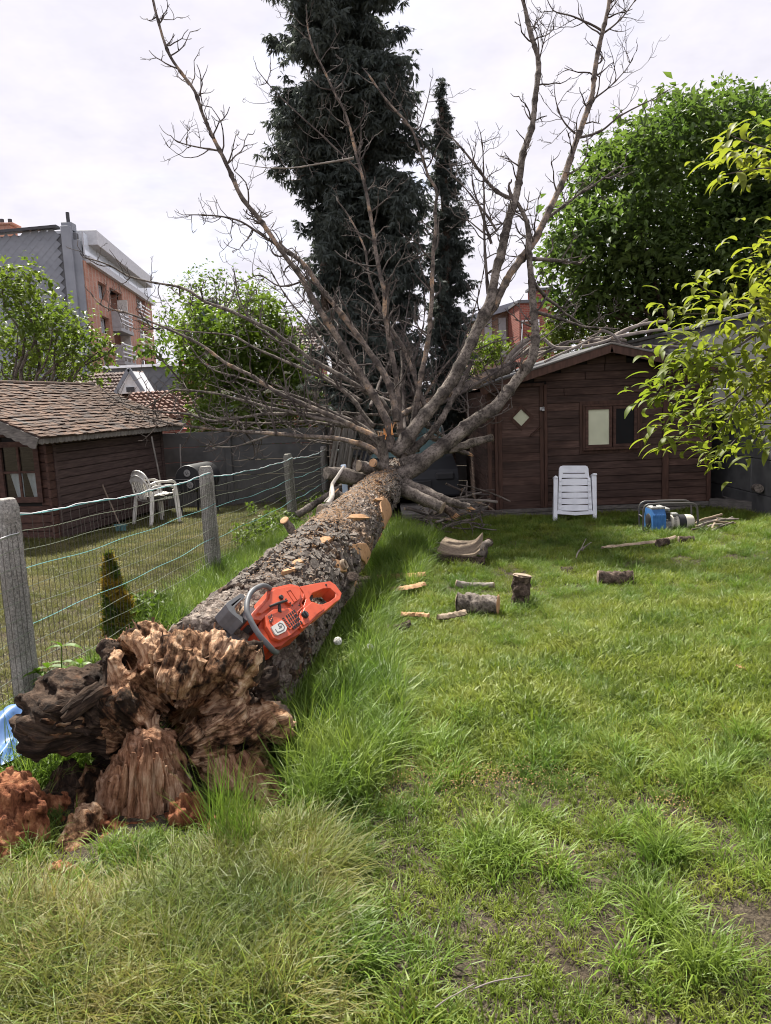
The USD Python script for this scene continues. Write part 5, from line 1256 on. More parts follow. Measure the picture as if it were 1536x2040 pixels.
# limbs rising from the whorl: photograph polylines from the base outward
UP = [
 ([(778, 900), (774, 848), (762, 820), (735, 773), (708, 730), (680, 684), (649, 637), (622, 594), (594, 543), (560, 498), (520, 441), (479, 388), (451, 325), (425, 275), (405, 229), (387, 182), (358, 140), (336, 104), (319, 56), (304, -4)], 8.5, 9.6, .050, .015, 'limb_bare', 22),
 ([(790, 840), (778, 770), (747, 718), (712, 668), (669, 613), (633, 566), (602, 523), (575, 503)], 8.7, 9.3, .047, .03, 'limb_bare', 8),
 ([(800, 880), (795, 822), (792, 772), (784, 718), (775, 672), (765, 600), (763, 580), (752, 519), (742, 448), (732, 391), (718, 337), (705, 290), (692, 236), (665, 182), (643, 135), (621, 88), (611, 40)], 8.9, 10.3, .040, .010, 'limb_bare', 20),
 ([(815, 880), (833, 786), (840, 743), (852, 686), (860, 606), (861, 520), (868, 450), (868, 381), (851, 343), (823, 263), (768, 197), (735, 150)], 9.1, 10.4, .043, .011, 'limb_bare', 14),
 ([(786, 905), (822, 858), (865, 804), (904, 754), (929, 704), (962, 628), (976, 603), (993, 520), (1014, 440), (1033, 371), (1042, 308), (1061, 249), (1066, 194), (1073, 128), (1059, 73), (1042, 0), (1030, -40)], 8.5, 9.9, .088, .026, 'limb', 18),
 ([(950, 655), (979, 617), (1021, 537), (1059, 488), (1090, 426), (1125, 350), (1152, 270), (1177, 197), (1187, 121), (1201, 62), (1215, 0), (1222, -50)], 8.98, 9.9, .058, .026, 'limb_bare', 14),
 ([(795, 955), (829, 929), (886, 886), (937, 847), (987, 808), (1030, 758), (1062, 704), (1066, 664), (1062, 600), (1055, 520), (1052, 454), (1031, 405), (1022, 395)], 8.35, 9.3, .108, .026, 'limb', 12),
 ([(786, 930), (830, 890), (870, 850), (905, 790), (930, 742)], 8.9, 9.6, .062, .035, 'limb', 3),
 ([(851, 820), (833, 772), (818, 729), (800, 686), (772, 646), (757, 612), (739, 559), (727, 500), (700, 440), (672, 400)], 9.2, 10.2, .032, .009, 'limb_bare', 12),
 ([(1017, 395), (990, 381), (945, 326), (900, 274), (880, 255)], 9.6, 9.8, .026, .008, 'limb', 8),
 ([(972, 585), (966, 495), (964, 381), (962, 300), (958, 270)], 9.4, 9.7, .022, .006, 'twig', 9),
 ([(979, 485), (958, 422), (941, 364), (942, 320)], 9.5, 9.7, .018, .006, 'twig', 7),
 ([(990, 460), (955, 410), (905, 352), (880, 330)], 9.4, 9.8, .016, .005, 'twig', 6),
 ([(1094, 432), (1135, 402), (1184, 367), (1243, 326)], 9.6, 9.9, .022, .007, 'limb', 5),
 ([(1152, 274), (1194, 263), (1239, 229), (1294, 201), (1330, 180)], 9.7, 9.9, .018, .005, 'twig', 5),
 ([(1202, 66), (1232, 42), (1262, 5), (1270, -5)], 9.8, 10, .014, .005, 'twig', 4),
 ([(1200, 62), (1142, 33), (1107, 24), (1090, -2)], 9.8, 9.7, .015, .005, 'twig', 4),
 ([(1178, 200), (1222, 166), (1256, 125), (1262, 112)], 9.8, 9.9, .013, .004, 'twig', 4),
 ([(1150, 268), (1128, 249), (1111, 215), (1104, 173)], 9.7, 9.6, .013, .004, 'twig', 4),
 ([(1073, 125), (1083, 83), (1097, 42)], 9.8, 9.8, .010, .004, 'twig', 3),
 ([(1060, 516), (1100, 519), (1139, 523), (1150, 524)], 9.2, 9.3, .028, .016, 'limb', 3),
 ([(1060, 560), (1097, 599), (1135, 630), (1177, 658)], 9.2, 10.4, .026, .010, 'limb', 5),
 ([(1060, 620), (1114, 634), (1170, 651), (1220, 655)], 9.2, 10.4, .024, .010, 'limb', 4),
 ([(560, 495), (510, 460), (470, 437), (430, 430), (375, 428)], 9.3, 9.5, .020, .006, 'twig', 9),
 ([(435, 300), (390, 292), (350, 280), (340, 270)], 9.5, 9.4, .012, .005, 'twig', 5),
 ([(705, 315), (640, 325), (560, 335), (500, 330)], 10, 9.9, .014, .004, 'twig_pale', 5),
 ([(720, 345), (620, 250), (560, 195), (513, 140)], 10.1, 10.2, .014, .005, 'twig', 6),
 ([(800, 240), (830, 258), (848, 215), (858, 165)], 10.3, 10.4, .012, .004, 'twig', 3),
 ([(600, 560), (560, 570), (515, 548), (490, 560)], 9.2, 9.1, .013, .005, 'twig', 5),
]
LEFT = [
 ([(770, 830), (766, 808), (719, 773), (672, 746), (618, 715), (579, 687), (532, 654), (497, 637), (450, 617), (411, 602), (356, 572), (294, 560), (257, 550), (221, 530), (176, 515)], 8.7, 9.9, .038, .009, 'limb', 16),
 ([(770, 900), (747, 871), (708, 851), (661, 828), (610, 808), (551, 781), (504, 750), (454, 726), (419, 699), (368, 670), (313, 646), (251, 623), (208, 611), (186, 592)], 8.5, 9.9, .040, .009, 'limb_bare', 15),
 ([(760, 885), (723, 850), (668, 824), (614, 799), (551, 777), (504, 760), (419, 734), (380, 690)], 8.6, 9.7, .024, .007, 'limb', 10),
 ([(745, 850), (723, 824), (704, 797), (637, 750), (575, 723), (520, 699), (458, 668), (372, 660), (340, 655)], 8.9, 10.2, .026, .008, 'limb', 10),
 ([(770, 905), (747, 875), (668, 840), (614, 828), (536, 812), (489, 799), (419, 783), (348, 777), (310, 800), (277, 815), (262, 812)], 8.5, 9.6, .031, .008, 'limb', 12),
 ([(745, 872), (661, 836), (590, 824), (532, 826), (473, 834), (434, 838), (376, 826), (317, 820), (251, 805), (215, 785)], 8.7, 9.6, .031, .008, 'limb', 14),
 ([(770, 935), (760, 912), (735, 890), (696, 879), (622, 869), (544, 865), (485, 859), (411, 853), (348, 846), (274, 824), (220, 800)], 8.4, 9.4, .036, .008, 'limb_bare', 15),
 ([(700, 850), (650, 845), (606, 840), (540, 842), (489, 842), (420, 830)], 9.1, 9.8, .026, .008, 'limb', 8),
 ([(720, 800), (662, 760), (600, 720), (540, 670), (500, 640), (470, 560)], 9.4, 10.4, .024, .008, 'limb', 10),
 ([(745, 800), (700, 740), (655, 700), (610, 640), (570, 590), (540, 540)], 9.6, 10.6, .023, .008, 'limb', 10),
 ([(544, 865), (500, 880), (460, 890), (410, 885)], 9.1, 8.9, .014, .005, 'twig_pale', 6),
]
sd = 0
for pts, y0, y1, r0, r1, mt, nt in UP + LEFT:
    sd += 1
    limb(pts, y0, y1, r0, r1, mt, int(nt * 1.1), seed=sd, tmin=.22 if len(pts) > 9 else .12)
# more thin limbs filling the crown behind
rng = np.random.default_rng(77)
for k in range(20):
    bx, by = rng.uniform(735, 850), rng.uniform(800, 900); a = rng.uniform(-2.6, -.55) if k % 3 else rng.uniform(-3.05, -2.4)
    Lp = rng.uniform(170, 420); tx, ty = bx + math.cos(a) * Lp, by + math.sin(a) * Lp * .85
    if tx > 960 and ty > 690: ty = 640
    mx, my = (bx + tx) / 2 + rng.normal() * 22, (by + ty) / 2 + rng.normal() * 22 + 14
    limb([(bx, by), (mx, my), (tx, ty)], 9.2 + rng.uniform(0, .6), rng.uniform(10.2, 11.6), rng.uniform(.014, .028), .006, ['limb', 'limb', 'twig', 'twig', 'limb_bare'][k % 5], 9, seed=200 + k, tmin=.15, twmat='twig')
# sawn and broken stubs around the trunk: (base px, end px, y base, y end, r0, r1, cut?)
for k, (a, b, ya, yb, r0, r1, cut, mt) in enumerate([
    ((800, 925), (980, 872), 8.4, 8.75, .072, .056, 'cut_old', 'limb'), ((745, 958), (650, 942), 8.3, 8.0, .105, .085, None, 'limb'),
    ((706, 1012), (640, 1024), 7.2, 6.95, .095, .10, 'cut_old', 'limb'), ((660, 1046), (622, 1058), 6.5, 6.35, .075, .075, 'cut_old', 'limb'),
    ((700, 1010), (668, 980), 7.6, 7.6, .06, .055, 'cut', 'limb'), ((750, 935), (712, 928), 8.2, 8.0, .075, .07, 'cut_old', 'limb'), ((768, 940), (743, 922), 8.3, 7.9, .055, .05, 'cut', 'limb'),
    ((767, 940), (757, 868), 8.35, 8.3, .075, .06, None, 'limb'), ((805, 960), (936, 1012), 8.3, 7.9, .075, .045, None, 'limb'), ((800, 975), (882, 1012), 8.1, 7.9, .085, .075, 'cut_old', 'limb'),
    ((870, 1002), (905, 1026), 8.4, 8.3, .05, .05, None, 'bark_dark'), ((612, 1100), (566, 1036), 5.95, 5.75, .05, .04, 'cut', 'limb'),
    ((516, 1195), (505, 1166), 4.55, 4.6, .022, .020, 'cut_old', 'limb'), ((534, 1185), (522, 1160), 4.6, 4.65, .02, .02, 'cut_old', 'limb'), ((440, 1215), (424, 1192), 4.2, 4.25, .018, .018, 'cut_old', 'limb'),
    ((690, 1185), (703, 1148), 4.95, 4.8, .060, .042, 'bark_dark', 'limb'), ((752, 985), (752, 966), 7.7, 7.4, .065, .06, None, 'bark_dark'),
    ((790, 900), (775, 862), 8.7, 8.6, .05, .035, None, 'limb'), ((800, 905), (830, 845), 9.0, 9.2, .11, .07, None, 'limb'), ((750, 900), (715, 830), 9.2, 9.3, .11, .09, None, 'limb'),
    ((860, 870), (935, 905), 9.4, 9.6, .05, .03, None, 'limb_bare'), ((840, 840), (900, 880), 9.6, 9.8, .06, .03, None, 'limb')]):
    rngk = np.random.default_rng(400 + k)
    A, B = P(*a, ya), P(*b, yb)
    m, p, r = rough_tube([A, (A + B) / 2 + rngk.normal(size=3) * .008, B], r0, r1, seed=k + 40, knots=False, rng=rngk, mat_amp=.8)
    st = part('cut_stub' if cut else 'broken_stub', m, M[mt], FT, smooth=35)
    if cut: cut_face(B, B - A, r1 * .97, st, cut)
    elif r1 < .08:
        ms = []; d = (B - A) / np.linalg.norm(B - A)
        for _ in range(14):
            e = rngk.normal(size=3); e -= d * np.dot(e, d); e *= r1 * .55 / (np.linalg.norm(e) + 1e-9) * rngk.uniform(.2, 1.2); q = B + e - d * .02
            ms.append(tube([q, q + d * rngk.uniform(.02, .09) + e * .1], [rngk.uniform(.008, .016), .001], 5))
        part('splinters', join(*ms), M['cut'], st)
# the split limb that lies against the shed roof
b, p, r = limb([(782, 848), (808, 822), (865, 797), (922, 775), (965, 752), (1010, 735)], 9.3, 11.0, .03, .085, 'limb_bare', 5, seed=900, ys=[9.3, 9.5, 9.9, 10.4, 10.75, 11.0])
ms = []
for q in range(9):
    o = p[2] + np.random.default_rng(q).normal(size=3) * .018; ms.append(tube([o, p[0] + np.random.default_rng(q + 9).normal(size=3) * .02 - (p[2] - p[0]) * .5], [.016, .002], 5))
part('splinters', join(*ms), M['cut'], b)
q = P(773, 868, 8.55); ms = []
for k in range(18):
    rg = np.random.default_rng(k); o = q + rg.normal(size=3) * .025; ms.append(tube([o, o + [rg.normal() * .02, rg.normal() * .02, rg.uniform(.04, .12)]], [.014, .002], 5))
part('splinters', join(*ms), plain('orange_splinters', (0.55, 0.24, 0.08), .8), FT)

# sawn scars and the sawdust on top of the trunk
SCARS = []
def scar(p0, p1, wpx, mat='cut', lift=.012):
    m = np.array([(p0[0] + p1[0]) / 2, (p0[1] + p1[1]) / 2]); q = np.array([p1[0] - p0[0], p1[1] - p0[1]], float); q /= np.hypot(*q); q = np.array([-q[1], q[0]]) * wpx / 2
    c = trunk_hit(*m)[0]; d = (trunk_hit(*p1)[0] - trunk_hit(*p0)[0]) / 2; s = (trunk_hit(*(m + q))[0] - trunk_hit(*(m - q))[0]) / 2
    SCARS.append((c, d / (d @ d), s / (s @ s)))
    ang = np.linspace(0, 2 * np.pi, 26, endpoint=False)
    rr = 1 + .08 * np.sin(3 * ang + p0[0]) + .07 * np.sin(5 * ang + p0[1]) + .05 * np.sin(9 * ang + 2 * p0[0])
    def drop(q, h):
        sq = np.dot(q - AX0, AXD); m = q - AX0 - AXD * sq; m /= np.linalg.norm(m)
        return AX0 + AXD * sq + m * (float(trunk_r(sq)) + .02 * math.sin(sq * 2.1 + 1) * (m @ AXS * math.cos(1) + m @ AXU * math.sin(1)) + h)
    ring = np.stack([np.cos(ang) * rr, np.sin(ang) * rr], 1)
    v, top = [], lift
    for k, (sc, h) in enumerate(((1.06, -.05), (1.0, top - .004), (.93, top))):
        v += [drop(c + d * x * sc + s * y * sc, h) for x, y in ring]
    v.append(drop(c, top)); f = []
    for k in (0, 1):
        for i in range(26):
            j = (i + 1) % 26; f += [(k * 26 + i, k * 26 + j, k * 26 + 26 + j), (k * 26 + i, k * 26 + 26 + j, k * 26 + 26 + i)]
    f += [(52 + i, 52 + (i + 1) % 26, 78) for i in range(26)]
    return part('cut_scar', (np.array(v), np.array(f)), M[mat], FT, smooth=30)
for p0, p1, w in [((759, 996), (784, 1062), 15), ((754, 1060), (768, 1098), 14), ((711, 1081), (744, 1128), 20), ((670, 1114), (693, 1138), 15), ((626, 1080), (672, 1062), 12),
                  ((692, 1031), (732, 1033), 8), ((578, 1122), (608, 1112), 8), ((744, 998), (762, 996), 5), ((560, 1140), (592, 1130), 5), ((700, 1150), (710, 1200), 11), ((706, 1172), (700, 1212), 7)]:
    scar(p0, p1, w)
a, n, s = trunk_hit(682, 1126)
part('knot_ring', lathe([(.018, .022), (.03, .03), (.038, .022), (.036, .0)], 18, a, np.array([AXD, np.cross(n, AXD), n])), M['cut_old'], FT, smooth=40)
def dust():
    rng = np.random.default_rng(5); vs = []; fs = []; k = 0
    for i in range(6500):
        s = rng.choice([rng.normal(3.5, .28), rng.normal(4.5, .35), rng.normal(2.7, .22), rng.normal(4.0, .5), rng.uniform(.9, 5)]); a = math.pi / 2 - .15 + rng.normal() * .40
        p, n = trunk_pt(np.clip(s, .5, 5.2), a, -.002 + rng.uniform(0, .014)); L = rng.uniform(.0022, .0062)
        d = rng.normal(size=3); d -= n * np.dot(d, n); d /= np.linalg.norm(d); e = np.cross(n, d)
        vs += [p - d * L - e * L * .5, p + d * L - e * L * .4, p + d * L * .8 + e * L * .5, p - d * L * .7 + e * L * .6, p + n * L * .5]; fs += [(k, k + 1, k + 4), (k + 1, k + 2, k + 4), (k + 2, k + 3, k + 4), (k + 3, k, k + 4)]; k += 5
    part('sawdust', (np.array(vs), np.array(fs)), M['sawdust'], FT, kind='stuff')
dust()

def flakes():
    rng = np.random.default_rng(6); vs, fs, k = [], [], 0
    for i in range(5200):
        s = rng.uniform(.3, AXL + .2); a = rng.uniform(-.5, math.pi + .5); L = rng.uniform(.010, .030) * (1 if rng.uniform() < .8 else 1.6)
        p, n = trunk_pt(s, a, -.006 + rng.uniform(0, .006)); t = AXD * rng.uniform(.6, 1) + np.cross(n, AXD) * rng.normal() * .5; t -= n * np.dot(t, n); t /= np.linalg.norm(t); e = np.cross(n, t)
        if any(((p - c) @ d_) ** 2 + ((p - c) @ s_) ** 2 < 1.25 for c, d_, s_ in SCARS): continue
        w = L * rng.uniform(.35, .8); tl = rng.normal() * .25; tw = rng.normal() * .3; m = 6
        ring = [(math.cos(q) * L * rng.uniform(.75, 1.1), math.sin(q) * w * rng.uniform(.7, 1.1)) for q in np.arange(m) * 2 * math.pi / m]
        top = [p + t * x + e * y + n * (.005 + x * tl + y * tw) for x, y in ring]; bot = [q - n * .012 for q in top]
        vs += top + bot; fs += [(k, k + j, k + j + 1) for j in range(1, m - 1)] + [(k + j, k + m + j, k + m + (j + 1) % m) for j in range(m)] + [(k + j, k + m + (j + 1) % m, k + (j + 1) % m) for j in range(m)]; k += 2 * m
    part('bark_flakes', (np.array(vs), np.array(fs)), look('bark_flake', [(0.3, (0.08, 0.066, 0.056)), (0.5, (0.21, 0.178, 0.152)), (0.7, (0.34, 0.30, 0.26))], scale=40, rough=0.95, island=0.5, bump=0.5, bscale=120, bdist=0.004), FT, kind='stuff')
flakes()

# ------------------------------------------------------------------ torn, rotten wood: fields of lumps with fibres
def keep_large(f, n, least=.06):
    from scipy.sparse import coo_matrix
    from scipy.sparse.csgraph import connected_components
    e = np.concatenate([f[:, [0, 1]], f[:, [1, 2]]]); k, lab = connected_components(coo_matrix((np.ones(len(e)), (e[:, 0], e[:, 1])), (n, n)), directed=False)
    cnt = np.bincount(lab[f[:, 0]], minlength=k); return f[cnt[lab[f[:, 0]]] >= cnt.max() * .999]
def uv(u, v, y): return P(.4036 * u, 1230 + .4036 * v, y)
def lumps(parts, holes, h, pad, fibre, amp=1.0, k=.03, cubes=0.0):
    """parts, holes: (point, point, r0, r1) capsules; fibre(points) gives the noise coordinates along the grain"""
    allp = np.array([q for a, b, r0, r1 in parts for q in (a - max(r0, r1), a + max(r0, r1), b - max(r0, r1), b + max(r0, r1))])
    lo, hi = allp.min(0) - pad, allp.max(0) + pad
    n = np.ceil((hi - lo) / h).astype(int) + 1
    g = np.stack(np.meshgrid(*[lo[i] + h * np.arange(n[i]) for i in range(3)], indexing='ij'), -1).astype(np.float32)
    def cap(a, b, r0, r1):
        ab = b - a; t = np.clip(((g - a) @ ab) / max(1e-9, ab @ ab), 0, 1)
        return (r0 + (r1 - r0) * t) - np.linalg.norm(g - a - t[..., None] * ab, axis=-1)
    F = None
    for q in parts:
        c = cap(*[np.asarray(x, np.float32) for x in q[:2]], *q[2:])
        if F is None: F = c
        else:
            m = np.clip(.5 + .5 * (F - c) / k, 0, 1); F = c + (F - c) * m + k * m * (1 - m)
    for q in holes:
        c = -cap(*[np.asarray(x, np.float32) for x in q[:2]], *q[2:])
        m = np.clip(.5 + .5 * (c - F) / .02, 0, 1); F = c + (F - c) * m - .02 * m * (1 - m)
    band = np.abs(F) < .075
    p = g[band].astype(float)
    q = fibre(p)
    rid = lambda z: 1 - np.abs(2 * z - 1)
    rg = lambda z: 1 - np.abs(2 * z - 1)
    d = (.105 * (fbm(p * 7.5, 2, 21) - .5) + .022 * (np.abs(2 * noise(p * 17 + 3, 26) - 1) - .45) + .030 * (rg(noise(q, 22)) - .55)
         + .024 * (rg(noise(q * [2.1, 2.1, 1.5] + 7, 23)) - .5) + .015 * (rg(noise(q * [4.6, 4.6, 2.4] + 3, 24)) - .5) + .012 * (noise(p * [70, 70, 55], 25) - .5) + .016 * (noise(p * 38, 29) - .5) + .04 * (np.floor(fbm(q * [.5, .5, .7] + 11, 2, 28) * 7) / 7 - .5))
    if cubes:
        cq = (p + .05 * (np.stack([noise(p * 8, 41), noise(p * 8, 42), noise(p * 8, 43)], 1) - .5)) * [26, 26, 13]
        fr = np.abs((cq - np.floor(cq)) - .5)
        ce = np.floor(cq).astype(int); hsh = ((ce[:, 0] * 73856093) ^ (ce[:, 1] * 19349663) ^ (ce[:, 2] * 83492791)) % 1000 / 1000.0
        d = d * .75 - cubes * np.exp(-((.5 - fr.max(1)) / .09) ** 2) + cubes * 1.6 * (hsh - .5)
    F[band] += d * amp
    F[[0, -1]] = -1; F[:, [0, -1]] = -1; F[:, :, [0, -1]] = -1
    v, f = surface_net(F, lo, h); u, inv = np.unique(keep_large(f, len(v)), return_inverse=True); return v[u], inv.reshape(-1, 3)
def root_plate():
    U = uv
    A = AX0 + AXD * .28; B = AX0 + AXD * .75
    S = [(AX0 + AXD * .40, B, .33, .335),
         (U(565, 165, 3.25), U(700, 105, 3.3), .055, .055), (U(555, 170, 3.2), U(570, 270, 3.2), .05, .05), (U(690, 110, 3.2), U(740, 220, 3.25), .035, .05),
         (U(720, 110, 3.3), U(830, 140, 3.28), .06, .06), (U(880, 150, 3.10), U(900, 290, 3.06), .075, .085), (U(960, 160, 3.15), U(1170, 175, 3.15), .055, .055), (U(1180, 190, 3.15), U(1240, 310, 3.18), .06, .06),
         (U(1060, 260, 3.12), U(1180, 300, 3.15), .06, .06),
         (U(660, 350, 3.3), U(350, 440, 3.05), .14, .125), (U(350, 440, 3.05), U(215, 505, 2.92), .12, .10), (U(205, 490, 2.9), U(175, 610, 2.86), .07, .045), (U(260, 560, 2.95), U(420, 560, 3.0), .05, .05),
         (U(600, 270, 3.12), U(580, 430, 3.02), .065, .075), (U(580, 430, 3.0), U(470, 520, 2.95), .07, .045), (U(560, 520, 3.0), U(520, 650, 2.98), .06, .032), (U(620, 500, 3.02), U(760, 560, 3.05), .05, .045),
         (U(740, 370, 3.3), U(700, 500, 3.22), .10, .09),
         (U(970, 500, 3.08), U(1000, 610, 2.98), .085, .075), (U(1120, 420, 3.12), U(1130, 570, 3.05), .10, .10), (U(1230, 500, 3.12), U(1365, 520, 3.14), .11, .06), (U(1360, 480, 3.15), U(1375, 580, 3.14), .045, .045), (U(1100, 330, 3.18), U(1000, 420, 3.2), .08, .08),
         (U(1250, 580, 3.15), U(1290, 660, 3.2), .07, .05), (U(1050, 630, 3.0), U(1090, 830, 2.96), .06, .05), (U(1000, 650, 3.05), U(1040, 760, 3.0), .045, .04),
         (U(1190, 690, 3.05), U(1350, 950, 2.86), .055, .05), (U(1120, 700, 3.03), U(1250, 950, 2.86), .055, .045), (U(1250, 700, 3.1), U(1390, 920, 2.92), .045, .035)]
    S += [(U(620, 600, 3.2), U(560, 720, 3.1), .10, .07), (U(1060, 560, 3.25), U(1060, 700, 3.2), .12, .09), (U(1200, 620, 3.3), U(1250, 760, 3.25), .12, .09), (U(1290, 330, 3.3), U(1310, 480, 3.3), .07, .07),
          (U(700, 700, 3.35), U(560, 760, 3.25), .10, .06), (U(820, 640, 3.58), U(880, 930, 3.5), .13, .15), (U(640, 700, 3.45), U(500, 860, 3.3), .12, .10)]
    Hs = [(U(625, 200, 2.9), U(640, 220, 3.26), .046, .042), (U(850, 540, 2.85), U(870, 470, 3.40), .07, .115), (U(1090, 400, 2.85), U(1080, 420, 3.22), .06, .085), (U(760, 330, 2.85), U(770, 350, 3.2), .03, .06), (U(1000, 480, 2.85), U(960, 470, 3.3), .05, .09), (U(1010, 430, 2.9), U(1000, 430, 3.25), .04, .06), (U(740, 330, 2.9), U(745, 330, 3.16), .03, .04), (U(1180, 640, 2.8), U(1180, 640, 3.15), .03, .04), (U(1320, 380, 2.9), U(1310, 380, 3.2), .02, .03), (U(890, 690, 2.8), U(900, 640, 3.45), .055, .08), (U(920, 780, 2.8), U(930, 720, 3.4), .05, .05), (U(760, 200, 2.9), U(800, 240, 3.2), .02, .035),
          (U(400, 400, 2.8), U(400, 400, 3.02), .03, .025), (U(960, 410, 2.8), U(960, 400, 3.16), .045, .04), (U(1250, 420, 2.8), U(1250, 410, 3.16), .03, .04), (U(790, 470, 2.8), U(800, 450, 3.2), .03, .045), (U(1100, 210, 2.9), U(1110, 240, 3.14), .03, .03), (U(680, 620, 2.8), U(690, 610, 3.1), .025, .03)]
    ctr = U(880, 560, 3.2)
    def fibre(p):
        d = p - ctr; th = np.arctan2(d[:, 2], d[:, 0]); rr = np.hypot(d[:, 0], d[:, 2])
        w = 1.2 * fbm(p * 4, 2, 5)
        return np.stack([np.cos(th + .35 * w) * 12 + 2 * w, np.sin(th + .35 * w) * 12 + 2 * w, rr * 3.2 + p[:, 1] * 4.5], 1)
    v, f = lumps(S, Hs, .0098, .10, fibre, 1.0)
    c = v[f].mean(1)
    # the outside still carries its dark bark: the back and the top rim
    nn = np.cross(v[f[:, 1]] - v[f[:, 0]], v[f[:, 2]] - v[f[:, 0]]); nn /= np.linalg.norm(nn, axis=1, keepdims=True) + 1e-12
    rad = c - AX0; s = rad @ AXD; rad = rad - s[:, None] * AXD; rl = np.linalg.norm(rad, axis=1)
    front = -nn @ AXD
    wob = .16 * (fbm(c * 9, 3, 9) - .5)
    arm = c[:, 0] < uv(520, 400, 3.0)[0]
    right = c[:, 0] > uv(1150, 400, 3.1)[0]
    bark = (s + wob > np.where(right, -.06, .08)) & (rl > .25) & (front < .75) & (~arm) | (arm & ((front + 2.2 * wob < .25) | (fbm(c * 5.5, 3, 12) > .56)))
    q = fibre(v)
    def comps(m):
        from scipy.sparse import coo_matrix
        from scipy.sparse.csgraph import connected_components
        g = f[m]; e = np.concatenate([g[:, [0, 1]], g[:, [1, 2]]]); lab = connected_components(coo_matrix((np.ones(len(e)), (e[:, 0], e[:, 1])), (len(v), len(v))), directed=False)[1][g[:, 0]]
        out = np.full(len(f), -1); out[m] = np.unique(lab, return_inverse=True)[1]; return out
    k = comps(~bark); cnt = np.bincount(k[k >= 0]); bark = bark | ((k >= 0) & (k != cnt.argmax()))
    k = comps(bark); cnt = np.bincount(k[k >= 0]); small = (k >= 0) & (cnt[np.maximum(k, 0)] < 250); bark = bark & ~small; k[small] = -1
    for nm, m, mt in [('root_wood', ~bark, 'rot')] + [('root_bark', k == i, 'rot_bark') for i in range(len(cnt)) if cnt[i] >= 250]:
        g = f[m]; u, inv = np.unique(g, return_inverse=True)
        part(nm, (v[u], inv.reshape(-1, 3)), M[mt], FT, smooth=True, grain=q[u])
    # loose splinters standing off the torn face
    rng = np.random.default_rng(3); cand = np.where(~bark & (front > .1))[0]; ms = []
    for k in rng.choice(cand, 520):
        o = c[k]; r = o - ctr; r[1] *= .4; r /= np.linalg.norm(r) + 1e-9
        d = r * rng.choice([-.6, 1]) + nn[k] * rng.uniform(.05, .5) + rng.normal(size=3) * .15; d /= np.linalg.norm(d); L = rng.uniform(.02, .075) * rng.choice([1, 1, 1.7]); s_ = np.cross(d, nn[k]); s_ /= np.linalg.norm(s_) + 1e-9; w = rng.uniform(.003, .010); u_ = np.cross(s_, d)
        a = o - d * L * .4; b = o + d * L * .6 + nn[k] * .004
        ms.append((np.array([a - s_ * w, a + s_ * w, a + u_ * w * .6, b - s_ * w * .25, b + s_ * w * .25, b + u_ * w * .1]), np.array([[0, 1, 2], [3, 5, 4], [0, 3, 4], [0, 4, 1], [1, 4, 5], [1, 5, 2], [2, 5, 3], [2, 3, 0]])))
    part('root_splinters', join(*ms), M['shard'], FT, kind='stuff')
def sub(v, f, m):
    g = f[m]; u, inv = np.unique(g, return_inverse=True); return v[u], inv.reshape(-1, 3)
root_plate()

def splinter(rng, a, b, w, th, nrm, jag=.35):
    """a flat torn strip of wood from a to b with a ragged end"""
    d = b - a; L = np.linalg.norm(d); d /= L; s = np.cross(nrm, d); s /= np.linalg.norm(s); n = np.cross(d, s); m = 9
    wl = w * (1 + .25 * rng.normal(size=m)); wr = w * (1 + .25 * rng.normal(size=m)); k = rng.uniform(.55, .85)
    t = np.linspace(0, 1, m); cut = np.clip((t - k) / (1 - k), 0, 1); wl = wl * (1 - cut * rng.uniform(.3, 1)); wr = wr * (1 - cut * rng.uniform(.5, 1.05)); bow = n * (rng.normal() * .03 * L) ; v, g = [], []
    o = rng.uniform(0, 30, 3)
    for i in range(m):
        c = a + d * L * t[i] + bow * math.sin(math.pi * t[i]) + rng.normal(size=3) * .0015; tt = th * (1 - .6 * cut[i]) * rng.uniform(.75, 1.25)
        for x, z in ((-wl[i], -tt), (wr[i], -tt), (wr[i] * .9, tt * .6), (rng.uniform(-.3, .3) * w, tt * 1.2), (-wl[i] * .9, tt * .5)):
            v.append(c + s * x + n * z); g.append(o + [x * 26, z * 26, t[i] * L * 3.4])
    f = []
    for i in range(m - 1):
        for j in range(5): f += [(i * 5 + j, i * 5 + (j + 1) % 5, i * 5 + 5 + (j + 1) % 5), (i * 5 + j, i * 5 + 5 + (j + 1) % 5, i * 5 + 5 + j)]
    e = (m - 1) * 5; f += [(0, 2, 1), (0, 3, 2), (0, 4, 3), (e, e + 1, e + 2), (e, e + 2, e + 3), (e, e + 3, e + 4)]
    return (np.array(v), np.array(f)), np.array(g)
def grain(p, tilt=(0, 0)):
    return np.stack([p[:, 0] * 24 + p[:, 2] * tilt[0] * 10, p[:, 1] * 24 + p[:, 2] * tilt[1] * 10, p[:, 2] * 3.2], 1)
